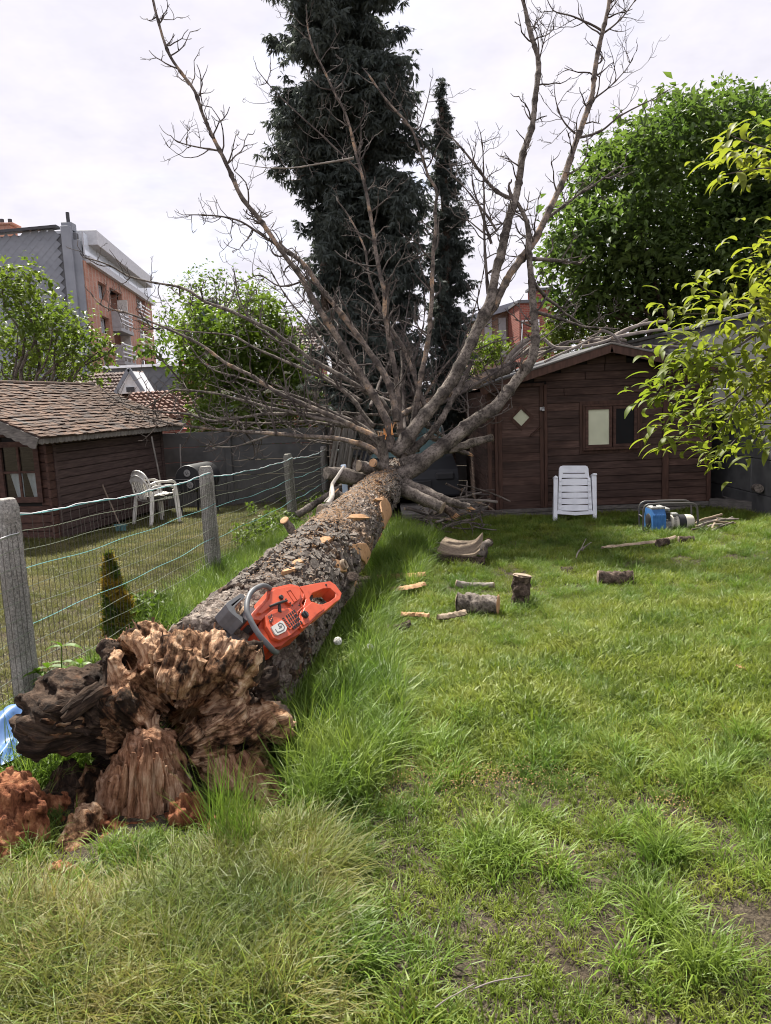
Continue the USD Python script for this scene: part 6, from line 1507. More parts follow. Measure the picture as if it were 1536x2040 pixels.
def stump():
    base = uv(700, 1000, 2.9); t = thing('torn_stump', 'torn upright wood fibres of the stump still standing under the root end', 'stump', base)
    U = uv
    v, f = lumps([(U(600, 720, 2.95), U(520, 1060, 2.86), .05, .07), (U(690, 660, 2.93), U(660, 1080, 2.82), .06, .085), (U(770, 650, 2.93), U(770, 1060, 2.84), .065, .085), (U(850, 730, 2.96), U(870, 1030, 2.86), .05, .07), (U(560, 930, 2.84), U(440, 1080, 2.76), .04, .05),
                  (U(730, 900, 2.86), U(730, 1080, 2.80), .06, .075)],
                 [(U(905, 760, 2.7), U(890, 700, 3.0), .02, .02)], .0085, .08, lambda p: grain(p, (.3, 0)), .95, k=.015)
    part('stump_core', (v, f), M['rot_stump'], t, smooth=True, grain=grain(v, (.3, 0)))
    rng = np.random.default_rng(8); ms = []
    for k in range(46):
        u = rng.uniform(560, 890); vv = rng.uniform(600, 700) + 90 * max(0, (u - 830) / 60) + 120 * max(0, (620 - u) / 60); o = U(u, vv + rng.uniform(0, 200), 2.88 + rng.uniform(-.02, .05)); L = rng.uniform(.03, .08); w = rng.uniform(.006, .014)
        d = np.array([rng.normal() * .08, rng.normal() * .08, 1]); s_ = np.array([1, rng.normal() * .4, 0]); s_ /= np.linalg.norm(s_); u_ = np.cross(s_, d) * .6
        a, b = o - d * L * .4, o + d * L * .6
        ms.append((np.array([a - s_ * w, a + s_ * w, a + u_ * w, b - s_ * w * .2, b + s_ * w * .2, b + u_ * w * .1]), np.array([[0, 1, 2], [3, 5, 4], [0, 3, 4], [0, 4, 1], [1, 4, 5], [1, 5, 2], [2, 5, 3], [2, 3, 0]])))
    part('stump_splinters', join(*ms), M['shard'], t, kind='stuff')
    v, f = lumps([(U(300, 800, 3.0), U(270, 960, 2.9), .06, .07), (U(400, 830, 3.02), U(370, 990, 2.9), .045, .06), (U(230, 880, 2.95), U(220, 980, 2.9), .04, .045)], [(U(400, 900, 2.7), U(400, 900, 2.95), .03, .03)], .009, .07, lambda p: grain(p, (-.3, 0)), .9, k=.02)
    part('stump_shard', (v, f), M['rot_bark'], t, smooth=True, grain=grain(v, (-.3, 0)))
    v, f = lumps([(U(480, 800, 3.0), U(450, 980, 2.9), .05, .07), (U(960, 900, 2.95), U(1000, 1000, 2.85), .05, .06)], [], .009, .06, lambda p: grain(p), .9, k=.02)
    part('stump_shard', (v, f), M['rot'], t, smooth=True, grain=grain(v))
    for (a, b) in ((265, 985), (440, 1060)):
        c = U(a, b, 2.72); rng = np.random.default_rng(a); ms = []
        for _ in range(120):
            d = rng.normal(size=3) * [.024, .02, .012]; ms.append(tube([c + d, c + d + [rng.normal() * .01, rng.normal() * .01 - .005, .02]], [.002, .0008], 3, cap=False))
        part('moss', join(*ms), M['moss'], t, kind='stuff')
    rng = np.random.default_rng(12); toward = np.array([0, -1.0, .12])
    for k in range(46):                                   # upright torn strips round the core
        u0 = rng.uniform(470, 900); top = 620 + 110 * abs(u0 - 720) / 180 + rng.uniform(-30, 110); dy = rng.uniform(-.10, .0) - .02
        lean = (720 - u0) * .22 + rng.normal() * 14
        a = U(u0, 1075 + rng.uniform(-10, 20), 2.80 + dy * .6 + .10 * abs(u0 - 700) / 200); b = U(u0 + lean, top, 2.90 + dy)
        m_, g_ = splinter(rng, a, b, rng.uniform(.014, .034), rng.uniform(.006, .013), toward + rng.normal(size=3) * .35)
        part('torn_strip', m_, M['rot_stump'], t, grain=g_)
    for k in range(26):                                   # strips of the right leg, running down and out
        q = rng.uniform(0, 1); a = U(1040 + 180 * q + rng.normal() * 15, 640 + 60 * q + rng.uniform(-20, 40), 2.98); b = U(1090 + 310 * q + rng.normal() * 22, 850 + 110 * q + rng.uniform(-40, 20), 2.83 + .02 * q)
        m_, g_ = splinter(rng, a, b, rng.uniform(.016, .036), rng.uniform(.006, .012), toward + np.array([.2, 0, .2]) + rng.normal(size=3) * .25)
        part('torn_strip', m_, M['rot_stump'], FT, grain=g_)
    for k in range(44):                                   # strips hanging from the rim into the hollow
        ang = rng.uniform(-.25, 3.5); r0, r1 = rng.uniform(300, 400), rng.uniform(90, 190); cu, cv = 880, 520
        a = U(cu + math.cos(ang) * r0, cv - math.sin(ang) * r0 * .95, 3.03 + rng.uniform(0, .07)); b = U(cu + math.cos(ang + rng.normal() * .12) * r1, cv - math.sin(ang) * r1 * .9, 3.16 + rng.uniform(-.10, .12))
        m_, g_ = splinter(rng, a, b, rng.uniform(.014, .036), rng.uniform(.006, .014), toward + rng.normal(size=3) * .3)
        part('torn_strip', m_, M['rot'], FT, grain=g_)
    for k in range(14):                                   # along the left arm
        a = U(rng.uniform(420, 560), rng.uniform(330, 600), 2.98); b = U(rng.uniform(170, 330), rng.uniform(430, 580), 2.80 + rng.uniform(0, .05))
        m_, g_ = splinter(rng, a, b, rng.uniform(.012, .028), rng.uniform(.006, .012), toward + rng.normal(size=3) * .3)
        part('torn_strip', m_, M['rot' if k % 3 == 0 else 'rot_bark'], FT, grain=g_)
    bark = [
        ('rotten_block', [(U(50, 960, 2.66), U(40, 1180, 2.58), .085, .09), (U(150, 980, 2.64), U(140, 1180, 2.57), .05, .06)], 'rot_red', 'big orange red block of crumbling rotten wood at the left edge of the picture'),
        ('rotten_chunk', [(U(410, 1090, 2.66), U(330, 1270, 2.54), .05, .06), (U(360, 1120, 2.66), U(280, 1260, 2.54), .03, .04)], 'rot', 'dark brown leaning slab of rotten wood in front of the torn stump'),
        ('rotten_chunk', [(U(560, 1080, 2.68), U(470, 1260, 2.56), .035, .045), (U(500, 1090, 2.68), U(450, 1200, 2.6), .025, .03)], 'rot_red', 'red brown splintered chunk leaning right of the dark slab in front of the stump'),
        ('rotten_chunk', [(U(930, 960, 2.76), U(960, 1050, 2.72), .045, .05), (U(1000, 1000, 2.74), U(1050, 1080, 2.70), .035, .035)], 'rot_red', 'light reddish crumbly lump between the stump and the tall grass clump'),
        ('rotten_chunk', [(U(335, 1330, 2.42), U(330, 1380, 2.40), .04, .04), (U(395, 1365, 2.42), U(400, 1390, 2.4), .03, .03)], 'rot_red', 'small light red crumbs of rot lying nearest to the camera in the dry grass'),
        ('rotten_chunk', [(U(700, 1100, 2.72), U(800, 1110, 2.72), .04, .04), (U(760, 1140, 2.68), U(680, 1140, 2.68), .03, .03)], 'rot_red', 'flat red heap of crumbled wood at the very foot of the stump'),
        ('rotten_chunk', [(U(270, 1110, 2.72), U(180, 1220, 2.60), .03, .035)], 'rot_stump', 'greyish brown flat splinter lying between the red block and the dark slab'),
        ('rotten_chunk', [(U(600, 1180, 2.62), U(660, 1190, 2.62), .025, .025), (U(630, 1220, 2.6), U(650, 1230, 2.6), .02, .02)], 'cut_old', 'pale crumbs of wood half hidden in the grass below the stump'),
        ('rotten_chunk', [(U(260, 940, 2.78), U(250, 980, 2.76), .03, .03), (U(210, 1050, 2.68), U(200, 1100, 2.66), .03, .03)], 'rot_red', 'small orange lumps beside the dark shard left of the stump')]
    for nm, ps, mt, lab in bark:
        ps = [(a + [0, 0, .015], b + [0, 0, .015], r0 * 1.4, r1 * 1.4) for a, b, r0, r1 in ps]
        v, f = lumps(ps, [], .0095, .06, lambda p: grain(p) * [.8, .8, 1.6], 1.0, k=.008, cubes=.016 if mt == 'rot_red' else 0)
        single(nm, (v, f), M[mt], lab, 'wood chunk', group='rotten wood chunks before the stump', smooth=True, grain=grain(v) * [.8, .8, 1.6])
stump()
# ------------------------------------------------------------------ chainsaw resting on the trunk
def chainsaw():
    p, n, s = trunk_hit(604, 1240)
    view = p - EYE; view /= np.linalg.norm(view)
    hits = np.array([trunk_hit(*q)[0] for q in ((470, 1225), (535, 1285), (675, 1178), (620, 1250), (560, 1175), (600, 1215), (640, 1215))])
    e3 = np.linalg.svd(hits - hits.mean(0))[2][2]; e3 = e3 if np.dot(e3, view) < 0 else -e3
    e3 = e3 - .35 * view; e3 /= np.linalg.norm(e3)
    e1 = _R - e3 * np.dot(_R, e3); e1 /= np.linalg.norm(e1); e2 = np.cross(e3, e1)
    T = .15; o = p + e3 * (float(((hits - p) @ e3).max()) + .105)
    def q2(u, v):
        h = on_plane(400 + .2604 * u, 1100 + .2604 * v, o, e3) - o; return (np.dot(h, e1), np.dot(h, e2))
    def poly(l): return Polygon([q2(*x) for x in l]).buffer(0)
    def rnd(pl, r=.006): return pl.buffer(-r).buffer(2 * r).buffer(-r)
    def w(u, v, d=0): a, b = q2(u, v); return o + e1 * a + e2 * b + e3 * d
    t = thing('chainsaw', 'orange chainsaw with dark front handle lying on top of the fallen trunk', 'chainsaw', p)
    def pr(name, l, t0, t1, m, par=t, r=.005, label=None):
        pl = rnd(poly(l), r) if not isinstance(l, Polygon) else l
        return part(name, prism(pl, o, e1, e2, t0, t1), M[m], par, smooth=30, label=label)
    # engine housing in layers that step out towards the starter side
    crank = [(470, 545), (500, 470), (560, 440), (700, 420), (770, 440), (775, 560), (800, 585), (700, 640), (640, 690), (560, 712), (520, 690), (500, 630)]
    pr('crankcase', crank, -T, -.035, 'saw_dark')
    top = [(400, 490), (398, 462), (440, 410), (520, 330), (528, 275), (560, 255), (700, 225), (765, 240), (797, 272), (803, 320), (775, 372), (795, 390), (800, 410), (770, 440), (745, 470), (690, 425), (560, 435), (505, 480), (480, 503)]
    cover = pr('top_cover', top, -T, -.022, 'saw_orange', r=.007)
    pr('top_cover_rim', [(540, 300), (570, 275), (690, 250), (745, 258), (775, 290), (765, 350), (735, 372), (700, 395), (640, 360), (560, 400), (500, 440), (470, 462), (440, 455), (470, 420), (535, 345)], -.022, -.008, 'saw_orange', cover)
    st = pr('starter_cover', [(500, 478), (560, 430), (690, 418), (748, 470), (765, 565), (702, 622), (612, 664), (562, 644), (512, 560)], -.035, -.010, 'saw_orange', r=.008)
    pr('starter_boss', [(560, 470), (610, 445), (680, 445), (725, 480), (735, 545), (690, 590), (640, 540), (560, 560), (535, 520)], -.010, -.004, 'saw_orange', st)
    pr('lower_cover', [(470, 560), (505, 560), (560, 646), (612, 668), (640, 690), (560, 712), (525, 690), (485, 620)], -.06, -.028, 'saw_dark')
    # rear handle with its loop
    outer = [(770, 248), (900, 222), (1005, 208), (1045, 235), (1092, 300), (1080, 345), (1040, 372), (960, 440), (900, 480), (830, 552), (790, 572), (768, 540), (772, 450), (800, 400), (820, 345), (800, 290)]
    inner = [(846, 335), (868, 296), (955, 262), (1005, 260), (1048, 300), (1046, 328), (1000, 362), (945, 385), (885, 382), (855, 360)]
    hd = part('rear_handle', prism(rnd(poly(outer)).difference(rnd(poly(inner), .003)), o, e1, e2, -.105, -.018), M['saw_orange'], t, smooth=30)
    pr('handle_bevel', rnd(poly(outer)).buffer(-.008).difference(rnd(poly(inner), .003).buffer(.008)) if False else [(800, 420), (860, 372), (930, 400), (960, 425), (900, 465), (830, 535), (795, 552), (780, 530), (785, 460)], -.018, -.008, 'saw_orange', hd)
    pr('throttle_trigger', [(842, 325), (862, 292), (895, 285), (890, 325), (868, 332)], -.075, -.045, 'saw_black', hd, .002)
    pr('throttle_lock', [(858, 228), (905, 200), (938, 194), (942, 212), (905, 226)], -.075, -.045, 'saw_black', hd, .002)
    a = w(972, 236, -.018); part('screw', lathe([(.0001, .004), (.0055, .004), (.006, 0)], 12, a, np.array([e1, e2, e3])), M['saw_black'], hd)
    # fuel cap
    A3 = np.array([e1, e2, e3])
    c = w(800, 475, -.008)
    fc = part('fuel_cap', lathe([(.0001, .014), (.017, .014), (.0195, .010), (.020, 0)], 26, c, A3), M['saw_black'], t, smooth=35)
    dq = np.array(q2(822, 500)) - np.array(q2(780, 450)); dd = e1 * dq[0] + e2 * dq[1]; dd /= np.linalg.norm(dd)
    part('cap_rib', box(c + e3 * .017, (.034, .005, .008), np.array([dd, np.cross(e3, dd), e3]), ch=.001), M['saw_grey'], fc)
    # front handle bar: a bent tube around the body
    path = [(545, 262, -.02), (500, 262, .0), (455, 268, .01), (405, 294, .014), (362, 340, .016), (342, 400, .016), (340, 460, .016), (365, 530, .016), (405, 605, .016), (455, 672, .014), (505, 715, .008), (555, 736, -.01), (600, 726, -.04), (640, 700, -.07)]
    part('front_handle', tube(crom([w(*q) for q in path], 50), .0135, 14), M['saw_grey'], t, smooth=True)
    # hand guard in front of the handle
    g_out = [(214, 372), (226, 356), (328, 290), (352, 296), (364, 312), (350, 330), (330, 345), (290, 380), (282, 400), (300, 440), (345, 470), (350, 520), (310, 480), (270, 450), (240, 420)]
    g_in = [(252, 378), (322, 325), (338, 322), (270, 385)]
    part('hand_guard', prism(rnd(poly(g_out), .003).difference(poly(g_in)), o, e1, e2, -.135, -.03), M['saw_grey'], t, smooth=30)
    pr('muffler', [(372, 400), (400, 380), (450, 380), (470, 400), (420, 445), (395, 480), (360, 450)], -.15, -.05, 'saw_grey')
    # starter grip, knobs, screws, vents
    gp = part('starter_grip', tube([w(526, 418, .004), w(590, 398, .010), w(656, 374, .004)], [.0055, .0075, .0055], 10), M['saw_black'], t, smooth=True)
    part('starter_rope_boss', tube([w(598, 398, .004), w(610, 455, -.008)], [.0065, .010], 10), M['saw_black'], gp)
    part('choke_knob', lathe([(.0001, .012), (.010, .012), (.0125, .008), (.0125, 0)], 18, w(618, 342, -.008), A3), M['saw_black'], t, smooth=35)
    for q in ((688, 384), (704, 403), (757, 402), (655, 355)):
        part('screw', lathe([(.0001, .003), (.0045, .003), (.005, 0)], 10, w(*q, -.006), A3), M['saw_black'], t)
    cl = poly([(662, 292), (690, 280), (745, 362), (718, 376)])
    part('cover_clip', prism(cl.difference(cl.buffer(-.0028)), o, e1, e2, -.009, -.006), M['saw_dark'], cover)
    part('latch_groove', prism(poly([(800, 300), (808, 330), (785, 375), (800, 405), (760, 445), (764, 560), (752, 560), (750, 440), (786, 405), (770, 372), (795, 330)]), o, e1, e2, -.022, -.0165), M['saw_dark'], cover)
    def vents(x0, y0, ux, uy, vx, vy, nu, nv, fu, fv):
        for i in range(nu):
            for j in range(nv):
                a = np.array([x0 + ux * i + vx * j, y0 + uy * i + vy * j]); U_ = np.array([ux, uy]) * fu; V_ = np.array([vx, vy]) * fv
                pl = poly([tuple(a), tuple(a + U_), tuple(a + U_ + V_), tuple(a + V_)])
                part('vent_slot', prism(pl, o, e1, e2, -.0045, -.0025), M['saw_black'], st)
    vents(652, 483, 14.2, -10.5, 17, 28, 5, 4, .62, .8)
    vents(519, 487, 10, -6, 7, 30, 3, 2, .6, .8)
    vents(624, 505, 10, 12, 16, -9, 6, 1, .55, .9)
    lb = pr('label_plate', [(540, 570), (618, 520), (632, 528), (662, 575), (652, 602), (592, 632), (572, 626)], -.010, -.0015, 'saw_label', st, .002)
    arc = LineString([q2(*q) for q in [(572, 590), (588, 612), (612, 604), (634, 592), (642, 572), (626, 548), (604, 540), (592, 552), (600, 566), (620, 562)]]).buffer(.0022)
    part('label_emblem', prism(arc, o, e1, e2, -.0014, -.0004), M['saw_grey'], lb)
    part('label_emblem', prism(LineString([q2(*q) for q in [(600, 580), (620, 571)]]).buffer(.0015), o, e1, e2, -.0014, -.0004), M['saw_grey'], lb)
    # guide bar and chain going down into the kerf
    bd = [(500, 520), (420, 470), (250, 470), (130, 500), (110, 540), (150, 580), (300, 600), (450, 590)]
    bar = part('guide_bar', prism(rnd(poly(bd), .004), o, e1, e2, -.150, -.145), M['steel'], t)
    part('saw_chain', prism(rnd(poly(bd), .004).buffer(.006).difference(rnd(poly(bd), .004).buffer(-.003)), o, e1, e2, -.153, -.142), M['saw_black'], bar)
    pr('bar_spike', [(468, 500), (400, 505), (440, 540), (475, 545)], -.10, -.06, 'saw_black', t, .002)
chainsaw()

# ------------------------------------------------------------------ wire fence with concrete posts
def fence():
    posts = [((-2.42, 1.3), None, .13), (None, ((57, 1405), (10, 995), 4.2), .12), (None, ((427, 1152), (409, 930), 7.4), .125), (None, ((584, 1040), (573, 905), 11.2), .12), ((-1.18, 15.0), None, .12)]
    t = thing('wire_fence', 'sagging wire mesh fence on grey concrete posts between the two gardens', 'fence', (-1.7, 7, -.2))
    B = []
    for k, (xy, q, w) in enumerate(posts):
        if q:
            (b, tp, y) = q; a = P(*b, y); a[2] = float(gz(a[0], y)) - .05; c = P(*tp, y + .02)
            a[0] = P(*b, y)[0]
        else:
            a = np.array([*xy, float(gz(*xy)) - .05]); c = a + [0, 0, 1.13]
        B.append((a, c))
        d = c - a; L = np.linalg.norm(d); zz = d / L
        ax = np.array([[.80, -.60, 0], [.60, .80, 0]]); x = ax[0] - zz * np.dot(ax[0], zz); x /= np.linalg.norm(x); yv = np.cross(zz, x)
        pr = [(w * .5, 0), (w * .46, L * .96), (w * .38, L)]
        vs = []
        nseg = 26
        for i in range(nseg + 1):
            h = min(L, L * i / (nseg - 1)) if i < nseg else L
            hw = np.interp(h, [0, L * .965, L], [w * .5, w * .455, w * .36]) if i < nseg else w * .30
            chm = .014
            for sx, sy in ((1, 1), (-1, 1), (-1, -1), (1, -1)):
                e = ((sx * hw, sy * (hw - chm)), (sx * (hw - chm), sy * hw)) if sx * sy > 0 else ((sx * (hw - chm), sy * hw), (sx * hw, sy * (hw - chm)))
                for qx, qy in e: vs.append(a + zz * (h + (.006 if i == nseg else 0)) + x * qx + yv * qy)
        vs = np.array(vs); vs += (noise(vs * 45, 3)[:, None] - .5) * .008
        f = []
        for i in range(nseg):
            for j in range(8):
                f += [(i * 8 + j, i * 8 + (j + 1) % 8, i * 8 + 8 + (j + 1) % 8), (i * 8 + j, i * 8 + 8 + (j + 1) % 8, i * 8 + 8 + j)]
        m = len(vs); vs = np.vstack([vs, a + zz * (L + .008)]); f += [(nseg * 8 + j, nseg * 8 + (j + 1) % 8, m) for j in range(8)]
        part('post', (vs, np.array(f)), M['concrete'], t, smooth=30)
    rng = np.random.default_rng(6)
    hs = [.985, .90, .80, .70, .60, .50, .40, .30, .20, .10]
    for k in range(len(B) - 1):
        (a0, c0), (a1, c1) = B[k], B[k + 1]
        Hk = [np.linalg.norm(c - a) - .05 for a, c in (B[k], B[k + 1])]
        def at(u, h, side=.06):
            g0 = a0 + (c0 - a0) / np.linalg.norm(c0 - a0) * (h + .05); g1 = a1 + (c1 - a1) / np.linalg.norm(c1 - a1) * (h + .05)
            return g0 * (1 - u) + g1 * u + np.array([side, 0, 0])
        sag = lambda u, h: np.array([0, 0, -(.032 * (h / .98)) * 4 * u * (1 - u)])
        bow = .02 * rng.normal()
        for i, h in enumerate(hs):
            h2 = h * (min(Hk) - .06) / .985 if k else h * .98
            us = np.linspace(0, 1, 26); ph = rng.uniform(0, 6)
            p = np.array([at(u, h2) + sag(u, h2) + [.012 * math.sin(7 * u + ph) + bow * 4 * u * (1 - u), 0, .006 * math.sin(19 * u + ph)] for u in us])
            part('line_wire', tube(p, .0035 if i == 0 else .0023, 5, cap=False), M['wire_teal'] if i in (0, 3, 6) and k > 0 else M['wire'], t)
            if i == 0:
                p2 = p + np.stack([.004 * np.sin(np.linspace(0, 60, 26)), 0 * us, .005 * np.cos(np.linspace(0, 60, 26)) + .006], 1)
                part('line_wire', tube(p2, .0024, 4, cap=False), M['white'], t)
        L = np.linalg.norm(a1 - a0); nvw = int(L / .052); ms = []
        for j in range(nvw):
            u = (j + .5) / nvw; h1 = hs[1] * (min(Hk) - .06) / .985 if k else hs[1]; q = []
            top = .985 * (min(Hk) - .06) / .985 if (j % 2 == 0 or k == 0) else h1
            for h in np.linspace(0.0, top, 7): q.append(at(u, h) + sag(u, h) + [bow * 4 * u * (1 - u) + rng.normal() * .0025, rng.normal() * .004, 0])
            ms.append(tube(q, .0017, 4, cap=False))
        part('mesh_wires', join(*ms), M['wire_dark'], t, kind='stuff')
    return B
FB = fence()

# ------------------------------------------------------------------ white garden chairs
def armchair(label, base, yaw, dz=0.0):
    t = thing('plastic_armchair', label, 'chair', base + np.array([0, 0, dz]), 'white chairs stacked by the cabin')
    c, s = math.cos(yaw), math.sin(yaw); Rm = np.array([[c, s, 0], [-s, c, 0], [0, 0, 1]])
    L = lambda x, y, z: base + np.array([0, 0, dz]) + np.array([x, y, z]) @ Rm
    mt = M['white_dirty']
    # seat: a dished sheet with a rolled rim
    xs, ys = np.linspace(-.22, .22, 12), np.linspace(-.20, .22, 12); X, Y = np.meshgrid(xs, ys, indexing='ij')
    Z = .40 + .35 * X ** 2 + .03 * (Y + .2) - .02 * np.cos(Y * 6)
    top = np.stack([X, Y, Z], -1).reshape(-1, 3); bot = top - [0, 0, .012]
    i, j = np.meshgrid(np.arange(11), np.arange(11), indexing='ij'); q = np.stack([i * 12 + j, (i + 1) * 12 + j, (i + 1) * 12 + j + 1, i * 12 + j + 1], -1).reshape(-1, 4)
    v = np.vstack([top, bot]); f = np.vstack([q, q[:, ::-1] + 144])
    v = np.array([L(*p) for p in v]); part('seat', (v, f), mt, t, smooth=40)
    part('seat_rim', tube(np.array([L(x, y, z) for x, y, z in [(-.22, -.2, .41), (-.225, .22, .425), (0, .245, .40), (.225, .22, .425), (.22, -.2, .41)]]), .011, 8), mt, t, smooth=True)
    # back: rim arch and slats fanning out
    arch = [(-.20, -.19, .42), (-.245, -.235, .58), (-.22, -.275, .72), (-.13, -.30, .80), (0, -.308, .825), (.13, -.30, .80), (.22, -.275, .72), (.245, -.235, .58), (.20, -.19, .42)]
    part('back_rim', tube(crom([L(*q) for q in arch], 40), .016, 8), mt, t, smooth=True)
    band = []
    for q0, q1 in zip(np.linspace(-.2, .2, 9)[:-1], np.linspace(-.2, .2, 9)[1:]):
        za, zb_ = .80 - 1.6 * q0 ** 2, .80 - 1.6 * q1 ** 2
        band.append(beam(L(q0, -.295, za - .03), L(q1, -.295, zb_ - .03), .014, .075, up=L(0, 0, 1) - L(0, 0, 0)))
    part('back_band', join(*band), mt, t)
    for k in range(5):
        u = (k - 2) / 2
        part('back_slat', beam(L(u * .085, -.205, .43), L(u * .15, -.292, .76 - .03 * abs(u)), .034, .010, up=L(0, 1, 0) - L(0, 0, 0), ch=.003), mt, t)
    for sx in (-1, 1):
        arm = crom([L(sx * .245, -.235, .60), L(sx * .275, -.10, .635), L(sx * .28, .08, .63), L(sx * .265, .20, .60), L(sx * .255, .23, .54)], 18)
        part('armrest', join(tube(arm, .018, 8), beam(L(sx * .26, -.16, .645), L(sx * .27, .16, .64), .05, .012, ch=.003)), mt, t, smooth=40)
        for y0, y1, zt in ((.215, .255, .56), (-.20, -.27, .46)):
            a, b = L(sx * .235, y0, zt), L(sx * .265, y1, 0)
            ms = []
            for w_, off in ((.05, (0, 0)), ):
                ms.append(beam(a, b, .05, .022, up=L(0, 1, 0) - L(0, 0, 0), ch=.004)); ms.append(beam(a + (L(sx * .012, 0, 0) - L(0, 0, 0)), b + (L(sx * .012, 0, 0) - L(0, 0, 0)), .022, .05, up=L(0, 1, 0) - L(0, 0, 0), ch=.004))
            part('leg', join(*ms), mt, t)
    return t
cb = G(298, 1030); cb = np.array([-3.78, 12.3, float(gz(-3.78, 12.3))])
armchair('grubby white plastic armchair at the bottom of the pair beside the dark cabin wall', cb, -.75)
armchair('grubby white plastic armchair stacked on top of another beside the dark cabin wall', cb + np.array([.02, .02, 0]), -.75, .075)

def recliner():
    t0 = np.array([P(1100, 1036, 10.65)[0], 10.65, 0]); yb = 10.62
    zg = P(1145, 1038, yb)[2]
    th = math.radians(13); e1 = np.array([1, 0, 0.0]); e2 = np.array([0, math.sin(th), math.cos(th)]); n = np.cross(e1, e2)
    o = np.array([0, yb, zg])
    t = thing('folded_recliner', 'white plastic folding recliner chair, folded flat and leaning on the shed', 'chair', P(1145, 1038, yb))
    def q2(u, v):
        h = on_plane(1080 + .2604 * u, 900 + .2604 * v, o, n) - o; return (np.dot(h, e1), np.dot(h, e2))
    def pp(name, l, a, b, r=.004, par=t):
        pl = Polygon([q2(*x) for x in l]).buffer(-r).buffer(2 * r).buffer(-r)
        return part(name, prism(pl, o, e1, e2, a, b), M['white_plastic'], par, smooth=30)
    slot = Polygon([q2(*x) for x in [(158, 162), (328, 162), (328, 169), (158, 169)]])
    head = Polygon([q2(*x) for x in [(128, 200), (130, 130), (138, 113), (155, 107), (330, 107), (346, 114), (352, 130), (360, 200)]]).buffer(-.006).buffer(.012).buffer(-.006).difference(slot)
    part('headrest', prism(head, o, e1, e2, -.02, .012), M['white_plastic'], t, smooth=30)
    for k, (y0, y1, x0, x1) in enumerate([(206, 256, 132, 366), (262, 306, 128, 372), (312, 352, 122, 376), (358, 400, 122, 378), (406, 450, 122, 378)]):
        pp('slat', [(x0, y0 + 4), ((x0 + x1) / 2, y0 - 2), (x1, y0 + 2), (x1, y1 - 2), ((x0 + x1) / 2, y1 + 2), (x0, y1)], -.012 + .002 * (k % 2), .008 + .003 * (k % 2))
    for x0, x1, xa, xb in ((126, 148, 118, 146), (346, 366, 352, 380)):
        pp('side_rail', [(x0, 200), (x1, 200), (xb, 455), (xa, 455)], .012, .026, .002)
        for y in (222, 250, 300, 345, 390, 435):
            xm = (x0 + x1) / 2 + ((xa + xb) / 2 - (x0 + x1) / 2) * (y - 200) / 255
            pp('hinge_block', [(xm - 9, y - 8), (xm + 9, y - 8), (xm + 9, y + 8), (xm - 9, y + 8)], .026, .034, .001)
    pp('leg', [(88, 198), (100, 192), (117, 196), (112, 530), (84, 532)], -.03, .034)
    pp('leg', [(375, 176), (390, 168), (411, 172), (415, 544), (388, 544)], -.03, .034)
    pp('cross_rail', [(110, 452), (250, 462), (388, 452), (388, 478), (250, 488), (110, 476)], .0, .036)
    pp('armrest', [(84, 200), (96, 186), (112, 190), (114, 206)], -.05, .05, .002)
    pp('armrest', [(374, 178), (388, 166), (412, 168), (414, 182)], -.05, .05, .002)
recliner()

